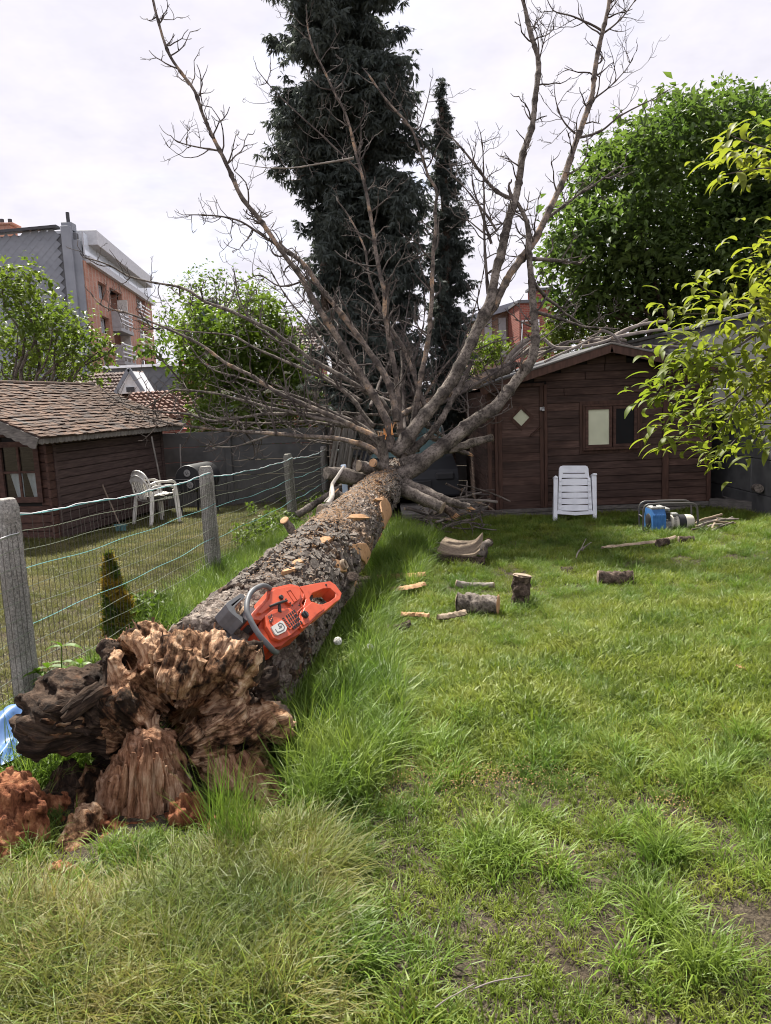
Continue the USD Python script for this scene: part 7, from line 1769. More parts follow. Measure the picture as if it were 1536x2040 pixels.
# ------------------------------------------------------------------ generator with its tube frame
def generator():
    y = 9.4
    g = G(1332, 1058); y = 9.45
    U = lambda u, v, dy=0: P(1080 + .2604 * u, 900 + .2604 * v, y + dy)
    t = thing('generator', 'old petrol generator, blue engine and cream alternator in a bent tube frame', 'generator', U(960, 600))
    fr = [(775, 612), (774, 460), (786, 420), (820, 402), (900, 398), (1130, 394), (1168, 402), (1188, 440), (1192, 610)]
    bk = [(748, 590), (742, 440), (752, 402), (790, 380), (1090, 373), (1122, 384), (1140, 410), (1142, 570)]
    part('frame_tube', tube(crom([U(*q, -.16) for q in fr], 50), .0135, 8), M['pipe'], t, smooth=True)
    part('frame_tube', tube(crom([U(*q, .20) for q in bk], 50), .0135, 8), M['pipe'], t, smooth=True)
    for a, b in (((775, 606), (748, 588)), ((1192, 606), (1142, 568)), ((774, 500), (742, 480))):
        part('frame_tube', tube([U(*a, -.16), U(*b, .20)], .009, 8), M['pipe'], t)
    for dy in (-.10, .12):
        part('base_rail', beam(U(775, 606, dy), U(1192, 606, dy), .03, .02, ch=.003), M['pipe'], t)
    # engine: blue cowl, fan face, grey crankcase, head and silencer
    cl, cr = U(812, 520), U(912, 520); Wd = cr[0] - cl[0]
    ztop, zbot = U(860, 432)[2], U(860, 600)[2]; zc = (ztop + zbot) / 2; H = ztop - zbot
    prof = Polygon([(-.15, -H / 2), (.15, -H / 2), (.155, H * .2), (.12, H / 2), (-.10, H / 2), (-.155, H * .25)]).buffer(-.02).buffer(.02)
    cw = part('engine_cowl', prism(prof, np.array([cl[0] + .004, y, zc]), (0, 1, 0), (0, 0, 1), 0, Wd), M['blue_paint'], t, smooth=30)
    part('fan_grille', lathe([(.0001, .02), (.05, .022), (.09, .012), (.10, 0)], 20, np.array([cl[0] + .004, y, zc - .02]), np.array([[0, 1, 0], [0, 0, 1], [-1, 0, 0]])), M['black_iron'], cw, smooth=40)
    for k in range(4):
        part('cowl_rib', box((cl[0] + Wd * (.2 + .2 * k), y - .155, zc + .01), (.008, .012, H * .55), ch=.002), M['blue_paint'], cw)
    ft = part('fuel_tank', box((cl[0] + Wd * .55, y, ztop + .012), (Wd * 1.05, .2, .035), ch=.012), M['engine_grey'], t)
    part('tank_cap', lathe([(.0001, .018), (.02, .018), (.022, 0)], 14, (cl[0] + Wd * .4, y - .03, ztop + .03)), M['black_iron'], ft)
    el, er = U(914, 520)[0], U(962, 520)[0]
    part('crankcase', box(((el + er) / 2, y, (U(930, 525)[2] + U(930, 612)[2]) / 2), (er - el + .02, .22, U(930, 525)[2] - U(930, 612)[2]), ch=.012), M['engine_grey'], t)
    part('air_filter', box(((el + er) / 2, y - .05, (U(930, 455)[2] + U(930, 510)[2]) / 2), (er - el - .01, .1, U(930, 455)[2] - U(930, 510)[2]), ch=.008), M['black_iron'], t)
    part('cylinder_head', box(((el + er) / 2, y + .02, U(930, 440)[2]), (er - el + .004, .18, .04), ch=.006), M['engine_grey'], t)
    for k in range(5):
        part('cooling_fin', box((el + .012 + k * (er - el - .02) / 4, y - .118, U(930, 575)[2]), (.005, .016, .06)), M['engine_grey'], t)
    # alternator along x
    zc = U(1060, 540)[2]; X = np.array([[0, 1, 0], [0, 0, 1], [1, 0, 0]])
    x0 = U(968, 540)[0]; s = lambda u: U(u, 540)[0] - x0; R = (U(1060, 480)[2] - U(1060, 598)[2]) / 2
    al = part('alternator', lathe([(.001, 0), (R * .9, 0), (R, .01), (R, s(1030)), (R * .97, s(1032)), (.001, s(1034))], 26, (x0, y, zc), X), M['cream'], t, smooth=35)
    part('alternator_band', lathe([(R * .9, s(1028)), (R * 1.03, s(1030)), (R * 1.03, s(1084)), (R * .9, s(1086))], 26, (x0, y, zc), X), M['saw_black'], al, smooth=35)
    part('alternator_cap', lathe([(R * .9, s(1084)), (R * 1.0, s(1086)), (R * 1.02, s(1100)), (R * .94, s(1138)), (R * .8, s(1150)), (.001, s(1150))], 26, (x0, y, zc), X), M['cream'], al, smooth=35)
    for k in range(9):
        a = -math.pi * .5 + (k - 4) * .26
        part('vent_slot', box((x0 + s(1000), y + math.cos(a) * 0 + R * math.sin(a) * 1.0 if False else y - R * math.cos((k - 4) * .26) * .995, zc + R * math.sin((k - 4) * .26)), (.035, .008, .009)), M['black_iron'], al)
    part('socket_box', box((x0 + s(1010), y, zc + R + .012), (.07, .09, .03), ch=.005), M['engine_grey'], al)
    part('foot', box((x0 + s(1060), y, zc - R - .01), (.12, .2, .03), ch=.005), M['pipe'], al)
generator()

# ------------------------------------------------------------------ barrel barbecue and tools by the cabin
def barbecue():
    c = P(374, 955, 13.2); r = .25
    t = thing('barrel_barbecue', 'black barrel barbecue with round vents on its end, beside the white chairs', 'barbecue', c - [0, 0, .7])
    d = np.array([.25, .97, 0]); d /= np.linalg.norm(d); s = np.array([d[1], -d[0], 0]); A = np.array([s, [0, 0, 1], -d])
    part('barrel', lathe([(.001, 0), (r * .96, 0), (r, -.015), (r, -.75), (.001, -.76)], 32, c, A), M['black_iron'], t, smooth=35)
    part('lid_seam', beam(c - d * .004 - s * r * .96, c - d * .004 + s * r * .96, .008, .012), M['steel'], t)
    for o in (np.array([0, 0, .11]), np.array([0, 0, -.10]) + s * .04):
        ctr = c + o - d * .008
        v = part('air_vent', lathe([(.030, .0), (.030, .006), (.062, .006), (.064, 0)], 20, ctr, A), M['steel'], t)
        for k in range(4):
            a = k * math.pi / 2 + .4; q = s * math.cos(a) * .03 + np.array([0, 0, 1]) * math.sin(a) * .03
            part('vent_spoke', beam(ctr - d * .004, ctr - d * .004 + q * 1.1, .012, .006, up=-d), M['steel'], v)
    for sx in (-1, 1):
        for dy in (.06, .66):
            b = c + s * sx * .17 + d * dy
            part('leg', tube([b - [0, 0, r * .7], b + s * sx * .05 - [0, 0, .93 + 0]], .017, 8), M['black_iron'], t)
    part('side_handle', tube([c - s * (r + .02) + d * .0 + [0, 0, -.03], c - s * (r + .24) + d * .02 + [0, 0, -.04]], .013, 8), M['white_dirty'], t)
    part('side_shelf', box(c - s * (r + .13) + d * .4 + [0, 0, -.05], (.24, .6, .02), np.array([s, d, [0, 0, 1]])), M['board_grey'], t)
    w = c + s * .2 + d * .66 - [0, 0, .82]
    part('wheel', lathe([(.02, .02), (.09, .02), (.10, .01), (.10, -.01), (.09, -.02), (.02, -.02)], 20, w, A), M['black_iron'], t)
barbecue()
def stick_thing(nm, a, b, r, mat, lab, cat, head=None, n=6, seed=1):
    rng = np.random.default_rng(seed); p = np.linspace(0, 1, n)[:, None] * (b - a) + a + rng.normal(size=(n, 3)) * r * .2
    if head is None: return single(nm, tube(p, r, 8), M[mat], lab, cat, smooth=40)
    t = thing(nm, lab, cat, b); part('handle', tube(p, r, 8), M[mat], t, smooth=40); part(head[0], head[1], M[head[2]], t)
    return t
a, b = P(204, 966, 11.55), P(239, 1046, 11.35)
ms = [box(b + [-.06 + .02 * k, -.01 * (k % 2), -.045], (.012, .03, .09), ch=.002) for k in range(8)] + [box(b + [.01, 0, .0], (.20, .035, .035), ch=.006)]
stick_thing('yard_broom', a, b, .012, 'rake_wood', 'dark handled yard broom leaning on the cabin wall, left of the white chairs', 'broom', ('broom_head', join(*ms), 'tarp_green'))
stick_thing('wooden_pole', P(302, 870, 12.9), P(323, 975, 12.7), .014, 'lath', 'pale wooden pole leaning on the cabin wall behind the white chairs', 'pole')
stick_thing('wooden_pole', P(359, 885, 14.2), P(361, 960, 14.0), .013, 'lath', 'thin pale pole standing upright behind the black barbecue', 'pole', seed=2)

# ------------------------------------------------------------------ logs, slabs and sticks on the lawn
def log(nm, a, b, r, lab, mat='limb', cut0='cut_old', cut1='cut_old', seed=0, cat='log', r1=None, bend=.0):
    rng = np.random.default_rng(seed + 900); r1 = r1 or r
    m, p, rr = rough_tube([a, (a + b) / 2 + rng.normal(size=3) * bend, b], r, r1, seed=seed, knots=False, rng=rng, mat_amp=.9, sides=22, n=26)
    t = thing(nm, lab, cat, (a + b) / 2)
    part('bark', m, M[mat], t, smooth=50)
    for e, d, c, q in ((p[0], p[0] - p[3], cut0, r), (p[-1], p[-1] - p[-4], cut1, r1)): 
        if c: cut_face(e, d, q * 1.0, t, c)
    return t
b = G(1034, 1207); tp = P(1041, 1146, b[1] + .02)
log('standing_log', b, tp, .083, 'short sawn log standing upright on the lawn', seed=1, mat='bark_dark')
g = G(950, 1222); log('lying_log', g + [-.14, .06, .075], g + [.16, -.05, .075], .085, 'fat sawn log lying on its side, left of the upright log', seed=2, mat='limb', cut1='cut')
g = G(945, 1172); log('thin_log', g + [-.16, .03, .045], g + [.17, -.03, .03], .038, 'thin pale limb piece lying just above the fat log on the lawn', seed=3, mat='twig_pale', r1=.028, bend=.015)
g = G(1228, 1165); log('short_dark_log', g + [-.16, .02, .06], g + [.14, -.02, .06], .075, 'dark short log half sunk in the grass, right of the upright log', seed=4, mat='bark_dark')
g = G(1363, 1084); log('charred_log', g + [-.06, .02, .05], g + [.10, .0, .05], .045, 'small dark mossy log end at the tip of the split plank, below the generator', seed=5, mat='bark_dark')
def slab(nm, pts, y0, y1, w, th, mat, lab, cat, seed=0, lift=.03, parent=None):
    """a split piece of wood with a bark side: a ragged strip along photograph points"""
    rng = np.random.default_rng(seed); g = [G(*q) for q in pts]; g = [q + [0, 0, lift] for q in g]
    n = 22; p = crom(g, n); t = np.gradient(p, axis=0); t /= np.linalg.norm(t, axis=1, keepdims=True); s = np.cross(t, [0, 0, 1.0])
    ww = w / 2 * (1 + .25 * (fbm(np.stack([np.arange(n) * .4, np.full(n, seed * 1.7), np.zeros(n)], 1), 2, seed) - .5) * 2)
    ww[0] *= .55; ww[-1] *= .45
    v = []
    for i in range(n):
        for a, h in ((-1, 0), (-.5, th * .9), (.1, th), (.6, th * .85), (1, .0), (.3, -th * .6), (-.5, -th * .6)):
            v.append(p[i] + s[i] * ww[i] * a + np.array([0, 0, h + rng.normal() * th * .1]) + rng.normal(size=3) * .002)
    f = []
    for i in range(n - 1):
        for j in range(7): f += [(i * 7 + j, i * 7 + (j + 1) % 7, i * 7 + 7 + (j + 1) % 7), (i * 7 + j, i * 7 + 7 + (j + 1) % 7, i * 7 + 7 + j)]
    m = len(v); v += [p[0], p[-1]]; f += [(j, (j + 1) % 7, m) for j in range(7)] + [((n - 1) * 7 + (j + 1) % 7, (n - 1) * 7 + j, m + 1) for j in range(7)]
    if parent: return part(nm, (np.array(v), np.array(f)), M[mat], parent, smooth=30)
    return single(nm, (np.array(v), np.array(f)), M[mat], lab, cat, smooth=30, group='split wood lying on the lawn' if nm == 'wood_slab' else None)
slab('wood_slab', [(752, 1172), (800, 1170), (848, 1166)], 0, 0, .10, .025, 'sawdust', 'orange brown split slab lying beside the trunk, upper of the two', 'slab', 11, lift=.10)
slab('wood_slab', [(775, 1192), (815, 1188), (845, 1180)], 0, 0, .09, .02, 'sawdust', 'orange brown split slab lying beside the trunk, lower and smaller of the two', 'slab', 12, lift=.075)
slab('wood_slab', [(800, 1240), (830, 1241), (856, 1243)], 0, 0, .05, .02, 'cut', 'small pale splinter of wood on the lawn, below the orange slabs', 'slab', 13, lift=.06)
slab('wood_slab', [(872, 1247), (900, 1243), (928, 1236)], 0, 0, .07, .025, 'cut_old', 'pale wedge of split wood on the lawn below the fat log', 'slab', 14, lift=.06)
slab('wood_slab', [(765, 1272), (790, 1270), (816, 1260)], 0, 0, .06, .03, 'bark_dark', 'dark brown broken bits of rotten wood on the lawn near the trunk', 'slab', 15, lift=.06)
slab('split_plank', [(1200, 1106), (1250, 1100), (1300, 1094), (1345, 1083)], 0, 0, .075, .014, 'cut_old', 'long pale split plank lying on the grass below the generator', 'plank', 16, lift=.08)
slab('wood_slab', [(1310, 1097), (1330, 1093)], 0, 0, .09, .05, 'bark_dark', 'small dark lump of bark lying across the long split plank', 'slab', 17, lift=.07)
slab('wood_slab', [(1118, 1138), (1142, 1136)], 0, 0, .16, .035, 'bark_dark', 'dark clod in the lawn between the bark slab and the dark short log', 'clod', 18, lift=.0)
slab('wood_slab', [(1468, 1336), (1484, 1344)], 0, 0, .02, .008, 'cut', 'tiny pale chip lying on the lawn near the right edge', 'chip', 19)
def bark_slab():
    t = thing('bark_slab', 'broad curved slab of bark with an upturned stub, lying on the lawn beside the trunk', 'slab', G(925, 1125))
    g0, g1 = G(872, 1122), G(965, 1128); b0, b1 = G(888, 1100), G(962, 1104)
    n = 16; v = []
    for th in (0, -.03):
        for i in range(n):
            for j in range(n):
                u, w = i / (n - 1), j / (n - 1); p = (g0 * (1 - u) + g1 * u) * (1 - w) + (b0 * (1 - u) + b1 * u) * w
                z = .095 + .05 * (2 * u - 1) ** 2 + .05 * w + .03 * (fbm(np.array([[u * 3, w * 3, 1]]), 2, 3)[0] - .5)
                v.append(p + np.array([.006 * math.sin(9 * w), .009 * math.sin(8 * u), z + th + (.04 * (u - .8) * 5 if u > .8 else 0)]))
    f = []
    for i in range(n - 1):
        for j in range(n - 1):
            a = i * n + j; f += [(a, a + n, a + n + 1), (a, a + n + 1, a + 1)]; a += n * n; f += [(a, a + n + 1, a + n), (a, a + 1, a + n + 1)]
    for k in range(n - 1):
        for a, b_ in ((k, k + 1), ((n - 1) * n + k, (n - 1) * n + k + 1), (k * n, (k + 1) * n), (k * n + n - 1, (k + 1) * n + n - 1)): f += [(a, b_, b_ + n * n), (a, b_ + n * n, a + n * n)]
    part('bark_sheet', (np.array(v), np.array(f)), M['cut_old'], t, smooth=40)
    front = [(g0 * (1 - u) + g1 * u) for u in np.linspace(0, 1, 8)]
    part('bark_edge', join(*[box((p + q) / 2 + [0, .0, .055], (np.linalg.norm(q - p) + .01, .035, .085), axes_from(q - p), ch=.01) for p, q in zip(front[:-1], front[1:])]), M['bark_dark'], t)
    m, p, r = rough_tube([g1 + [-.02, .04, .10], g1 + [.03, .08, .2], P(975, 1080, g1[1] + .15)], .06, .05, seed=3, knots=False, mat_amp=.9)
    st = part('upturned_stub', m, M['limb'], t, smooth=50); cut_face(p[-1], p[-1] - p[-3], .05, st, 'cut_old')
bark_slab()
def sticks(nm, lab, cat, specs, group=None):
    t = thing(nm, lab, cat, specs[0][0])
    for k, (a, b, r, mt) in enumerate(specs):
        rng = np.random.default_rng(k + 60); m, p, q = rough_tube([a, (a + b) / 2 + rng.normal(size=3) * np.linalg.norm(b - a) * .05, b], r, r * .7, seed=k, knots=False, rng=rng, sides=7, n=10)
        s = part('stick', m, M[mt], t, smooth=45)
        if r > .012: cut_face(p[-1], p[-1] - p[-2], r * .68, s, 'cut_old'); cut_face(p[0], p[0] - p[1], r * .95, s, 'cut_old')
rng = np.random.default_rng(15); sp = []
for k in range(16):
    c = G(rng.uniform(1395, 1445), rng.uniform(1042, 1058)) + [0, 0, rng.uniform(.02, .10)]; a = rng.normal() * .35 + .25; d = np.array([math.cos(a), math.sin(a) * .8, rng.normal() * .15]) * rng.uniform(.1, .22)
    sp.append((c - d, c + d, rng.uniform(.008, .022), ['twig_pale', 'cut_old', 'limb'][k % 3]))
sticks('kindling_pile', 'small pile of cut sticks on the grass right of the generator', 'firewood', sp)
sticks('broken_twigs', 'few crossed dry sticks lying left of the bark slab', 'twigs', [(G(838, 1098) + [0, 0, .06], G(888, 1122) + [0, 0, .04], .018, 'limb'), (G(836, 1112) + [0, 0, .04], G(880, 1105) + [0, 0, .09], .013, 'limb'), (G(860, 1092) + [0, 0, .06], G(905, 1092) + [0, 0, .10], .014, 'twig_pale'), (G(848, 1095) + [0, 0, .1], G(895, 1126) + [0, 0, .03], .009, 'limb')])
sticks('forked_twig', 'little forked dry twig sticking out of the lawn below the recliner', 'twigs', [(G(1148, 1116) + [0, 0, .02], G(1166, 1105) + [0, 0, .09], .008, 'twig_pale'), (G(1160, 1108) + [0, 0, .06], G(1178, 1102) + [0, 0, .12], .006, 'twig_pale'), (G(1158, 1109) + [0, 0, .07], G(1168, 1096) + [0, 0, .13], .005, 'twig_pale')])
sticks('straw_stalk', 'long dry straw stalk lying on the grass at the bottom edge', 'stalk', [(G(945, 2005) + [0, 0, .05], G(1058, 1984) + [0, 0, .06], .0022, 'twig_pale'), (G(868, 2036) + [0, 0, .04], G(945, 2002) + [0, 0, .06], .0022, 'twig_pale')])
# debris between the trunk and the shed, brush on the shed roof
rng = np.random.default_rng(16); sp = []
for k in range(90):
    c = P(rng.uniform(830, 965), rng.uniform(905, 1012), rng.uniform(9.6, 11.2)); c[2] = max(float(gz(c[0], c[1])) + .05, min(c[2], float(gz(c[0], c[1])) + .05 + rng.uniform(0, .55) ** 1.5)); a = rng.uniform(0, 6.28); d = np.array([math.cos(a), math.sin(a) * .6, rng.normal() * .3]) * rng.uniform(.10, .38)
    sp.append((c - d, c + d, rng.uniform(.006, .02), ['limb', 'twig', 'twig_pale', 'limb_bare'][k % 4]))
sticks('brush_heap', 'heap of broken branches lying between the fallen trunk and the shed', 'brush pile', sp)
sp = []
for k in range(24):
    u = rng.uniform(0, 1); px = 1020 + 310 * u; x = P(px, 690, 11.9)[0]; y = rng.uniform(11.3, 13.4)
    zr = RS['zr'] - (abs(RS['xr'] - x) * (RS['sl'] if x < RS['xr'] else RS['sr'])) + .06
    L = rng.uniform(.25, .85); a = rng.normal() * .45; d = np.array([math.cos(a), math.sin(a), 0]) * L
    rise = RS['sl'] if x < RS['xr'] else -RS['sr']
    A_ = np.array([x, y, zr + rng.uniform(.0, .25)]) - d * .5 - [0, 0, d[0] * rise * .5]; B_ = np.array([x, y, zr + rng.uniform(.03, .45)]) + d * .5 + [0, 0, d[0] * rise * .5 + .05]
    sp.append((A_, B_, rng.uniform(.006, .034) if k % 5 else .045, ['limb', 'twig_pale', 'twig', 'limb_bare'][k % 4]))
for pl in ([(1085, 676, 12), (1155, 692, 11.6)], [(1161, 690, 12.2), (1231, 665, 12.4)], [(1225, 668, 12.4), (1325, 640, 12.8)], [(1219, 674, 12.3), (1335, 655, 12.7)], [(1180, 680, 12.6), (1290, 636, 12.9)]):
    sp.append((P(*pl[0]), P(*pl[1]), .034, 'twig_pale'))
sticks('brush_on_roof', 'tangle of dry branches lying on the roof of the brown shed', 'brush pile', sp)
# peeled stick, pole, laths
pk = [P(653, 1004, 7.15), P(663, 985, 7.3), P(661, 966, 7.5), P(672, 948, 7.6), P(685, 930, 7.75)]
pt = thing('peeled_stick', 'crooked white peeled branch propped against the left side of the trunk', 'branch', pk[0])
m, p, r = rough_tube(pk, .026, .014, seed=4, knots=False, sides=9); part('stem', m, M['peeled'], pt, smooth=40)
m, p, r = rough_tube([pk[2], P(658, 990, 7.35), P(668, 1002, 7.2)], .013, .009, seed=5, knots=False, sides=7); part('side_branch', m, M['peeled'], pt, smooth=40)
m, p, r = rough_tube([pk[1], P(646, 1000, 7.3)], .012, .008, seed=6, knots=False, sides=7); part('side_branch', m, M['peeled'], pt, smooth=40)
single('pale_post', beam(P(684, 926, 8.4), P(689, 990, 8.4), .06, .06, up=(0, 1, 0), ch=.006), M['pole_blue'], 'short pale blue post standing behind the crooked white branch', 'post')
m, p, r = rough_tube([P(592, 1026, 8.2), P(640, 995, 8.3), P(682, 968, 8.5)], .05, .035, seed=7, knots=False, sides=10)
single('fallen_limb', m, M['limb'], 'long mossy limb lying on the grass left of the trunk, beyond the last fence post', 'branch', smooth=45)
lt = thing('lath_bundle', 'bundle of thin grey laths standing upright behind the left side of the trunk', 'laths', P(680, 940, 9.6)); rng = np.random.default_rng(18)
for k in range(15):
    x = 664 + 2.9 * k; 
    part('lath', beam(P(x + rng.uniform(-3, 3) - 10, 955, 9.6 + .02 * (k % 3)), P(x + 6 + rng.uniform(-2, 2), 842 + rng.uniform(0, 16), 9.75 + .02 * (k % 3)), .022, .010, up=(0, 1, 0)), M['lath'], lt)
for k in range(4): part('lath', beam(P(700 + 8 * k, 950, 9.8), P(722 + 9 * k, 860 + 6 * k, 10.0), .022, .012, up=(0, 1, 0)), M['lath'], lt)

# ------------------------------------------------------------------ dark car behind the crown
def car():
    x, y, zb = .42, 12.25, -.36
    t = thing('parked_car', 'dark car glimpsed behind the fallen limbs left of the shed, windscreen showing', 'car', (x, y, zb))
    side = Polygon([(0, .25), (.02, .55), (.12, .68), (.85, .84), (1.55, 1.34), (2.0, 1.40), (3.0, 1.36), (3.5, 1.02), (3.55, .3), (3.3, .22), (.3, .22)]).buffer(-.04).buffer(.08).buffer(-.04)
    m = prism(side, (0, y, zb), (0, 1, 0), (0, 0, 1), -.8, .8); v = m[0].copy(); v[:, 0] = x + v[:, 0] * (1 - .16 * np.clip((v[:, 2] - zb - .8) / .6, 0, 1)); part('body', (v, m[1]), M['car_paint'], t, smooth=30)
    d = np.array([0, .70, .50]); d /= np.linalg.norm(d)
    part('windscreen', box((x, y + 1.18, zb + 1.09), (1.30, .80, .03), np.array([[1, 0, 0], d, np.cross([1, 0, 0], d)]), ch=.01), M['car_glass'], t)
    for sx in (-1, 1):
        part('headlight', box((x + sx * .58, y + .03, zb + .58), (.3, .1, .12), ch=.03), M['black_iron'], t)
        part('mirror', box((x + sx * .88, y + 1.0, zb + .95), (.18, .1, .12), ch=.03), M['car_paint'], t)
        for dy in (.65, 2.9): 
            part('wheel', lathe([(.001, .09), (.2, .09), (.29, .07), (.30, 0), (.29, -.09), (.001, -.1)], 22, (x + sx * .72, y + dy, zb + .29), np.array([[0, 1, 0], [0, 0, 1], [1, 0, 0]])), M['saw_black'], t, smooth=35)
    part('grille', box((x, y - .01, zb + .45), (.7, .05, .14), ch=.01), M['saw_black'], t)
car()

# ------------------------------------------------------------------ tarpaulin, dandelion clocks
def tarp(nm, px, py, y, rx, ry, h, mat, lab, seed):
    c = P(px, py, y); n = 44; g = np.linspace(-1, 1, n); X, Y = np.meshgrid(g, g, indexing='ij')
    k = np.sqrt(X ** 2 + Y ** 2); s = np.maximum(np.abs(X), np.abs(Y)) / np.maximum(k, 1e-6); X, Y = X * s * .5 + X * .5, Y * s * .5 + Y * .5
    q = np.stack([X * 3, Y * 3, 0 * X + seed], -1); x, y_ = c[0] + X * rx, c[1] + Y * ry
    z = gz(x, y_) + .02 + h * np.exp(-(X ** 2 + Y ** 2) * 1.5) + .14 * np.abs(fbm(q * .8, 2, seed) - .5) + .03 * (1 - np.abs(2 * noise(q * 1.3, seed) - 1))
    v = np.stack([x, y_, z], -1).reshape(-1, 3); i, j = np.meshgrid(np.arange(n - 1), np.arange(n - 1), indexing='ij')
    f = np.stack([i * n + j, (i + 1) * n + j, (i + 1) * n + j + 1, i * n + j + 1], -1).reshape(-1, 4)
    single(nm, (v, f), M[mat], lab, 'tarpaulin', smooth=True)
tarp('crumpled_tarp', 30, 1455, 3.4, .20, .36, .17, 'tarp', 'crumpled blue tarpaulin showing behind the torn left root', 5)
tarp('crumpled_tarp', 165, 1345, 4.0, .20, .24, .13, 'tarp_green', 'dull green tarpaulin fold between the young shoot and the root end', 9)
def clock(px, py, y, lab):
    c = P(px, py, y); g = np.array([c[0] + .02, c[1] + .02, float(gz(c[0], c[1]))]); rng = np.random.default_rng(px)
    t = thing('dandelion_clock', lab, 'flower', g, 'dandelion seed heads in the grass')
    part('stem', tube(crom([g, (g + c) / 2 + [.01, 0, 0], c], 7), .0025, 5), M['tall'], t)
    vs, fs = [], []
    for k in range(150):
        d = rng.normal(size=3); d /= np.linalg.norm(d); s = np.cross(d, rng.normal(size=3)); s /= np.linalg.norm(s); b = np.cross(d, s); e = c + d * .021; q = len(vs)
        vs += [c + d * .004, e + s * .005, e - s * .005, e + b * .005, e - b * .005, e + d * .003]; fs += [(q, q + 1, q + 2), (q + 1, q + 3, q + 5), (q + 3, q + 2, q + 5), (q + 2, q + 4, q + 5), (q + 4, q + 1, q + 5)]
    part('seed_head', (np.array(vs), np.array(fs)), M['dandelion'], t)
clock(758, 1357, 4.15, 'dandelion seed head in the tall grass right of the trunk, nearest of the three')
clock(673, 1277, 4.05, 'dandelion seed head close against the right side of the trunk below the chainsaw')
clock(736, 1290, 4.4, 'smaller dandelion seed head between trunk and lawn, farthest right of the trunk side')
# ------------------------------------------------------------------ grass
def tuft(rng, n, rad, L, wd, bend, lean=.35, seg=3):
    o = rng.normal(size=(n, 2)) * rad * .55; a = rng.uniform(0, 2 * np.pi, n)
    out = np.arctan2(o[:, 1], o[:, 0]); a = np.where(rng.uniform(size=n) < .6, out + rng.normal(size=n) * .7, a)
    ln = rng.uniform(L[0], L[1], n); b = rng.uniform(bend[0], bend[1], n); e0 = np.abs(rng.normal(0, lean, n)) + .05
    w = wd * rng.uniform(.7, 1.3, n); d = np.stack([np.cos(a), np.sin(a), 0 * a], 1); tw = a + np.pi / 2 + rng.normal(size=n) * .6
    s = np.stack([np.cos(tw), np.sin(tw), 0 * a], 1)
    p = np.concatenate([o, np.zeros((n, 1))], 1); ang = e0.copy(); V = []
    for i in range(seg):
        ww = (w * (1 - .18 * i))[:, None] * s / 2
        V += [p - ww, p + ww]
        step = (ln / seg)[:, None] * (np.sin(ang)[:, None] * d + np.cos(ang)[:, None] * [0, 0, 1.0]); p = p + step; ang = ang + b / seg
    V.append(p); k = 2 * seg + 1
    v = np.stack(V, 1).reshape(-1, 3); base = (np.arange(n) * k)[:, None]; f = []
    for i in range(seg - 1): f += [base + [2 * i, 2 * i + 1, 2 * i + 3], base + [2 * i, 2 * i + 3, 2 * i + 2]]
    f.append(base + [2 * seg - 2, 2 * seg - 1, 2 * seg])
    return v, np.concatenate(f, 0)
def proj(x, y, z):
    d = np.stack([x, y, z], -1) - EYE; f = d @ _F
    return W0 / 2 + FPX * (d @ _R) / f, H0 / 2 - FPX * (d @ _U) / f
def inpoly(px, py, poly): return shapely.contains_xy(Polygon(poly), px, py)
fence_x = lambda y: np.interp(y, [b[0][1] for b in FB], [b[0][0] for b in FB])
def ground_scatter(rng, n, x0, x1, y0, y1):
    x, y = rng.uniform(x0, x1, n), rng.uniform(y0, y1, n); return x, y
def blocked(x, y):
    """no grass under the trunk's contact strip, inside sheds, under the torn stump"""
    q = np.stack([x, y, 0 * x], -1) - AX0; d = AXD.copy(); d[2] = 0; d /= np.linalg.norm(d)
    s = q @ d; off = q[:, :2] @ np.array([d[1], -d[0]])
    bad = (s > .0) & (s < 4.2) & (np.abs(off) < .20)
    bad |= (y > RS['YF'] - .12) & (x > .2) & (x < 5.3)
    r = np.stack([x, y], -1)
    for c, rr in ((uv(700, 1000, 2.86), .20), (uv(560, 1050, 2.8), .16), (uv(820, 1000, 2.9), .16), (uv(60, 1150, 2.6), .11), (uv(330, 1000, 2.9), .18), (uv(330, 1250, 2.56), .08), (uv(480, 1230, 2.58), .07), (uv(960, 1050, 2.74), .07), (uv(1300, 930, 2.9), .10), (uv(740, 1120, 2.7), .10), (uv(350, 1370, 2.42), .06), (uv(900, 820, 3.15), .24), (uv(1080, 850, 3.05), .18), (uv(700, 800, 3.15), .2)):
        bad |= np.hypot(x - c[0], y - c[1]) < rr
    A, d, e = LC['A'], LC['d'], LC['e']; u, w = (r - A[:2]) @ d[:2], (r - A[:2]) @ e[:2]
    bad |= (u > -.1) & (u < 3.8) & (w > -.1) & (w < 3.2)
    return bad
def lay(name, label, protos, mats, x, y, sc, rng, cat='grass', tilt=.25, sink=.012):
    k = ~blocked(x, y); x, y, sc = x[k], y[k], sc[k]
    z = gz(x, y) + np.where((np.abs(x) < 8) & (y < 16), .03 * (fbm(np.stack([x * 5, y * 5, 0 * x], -1), 3, 3) - .5), 0) - sink
    n = len(x); path = numbered('/World/' + name)
    pi = instancer(path, protos, mats, np.stack([x, y, z], 1), rng.integers(0, len(protos), n), rng.uniform(0, 2 * np.pi, n), sc, tilt=(np.abs(rng.normal(0, tilt * .5, n)), rng.uniform(0, 2 * np.pi, n)))
    setdata(pi.GetPrim(), label, cat, None, 'stuff')
    return n
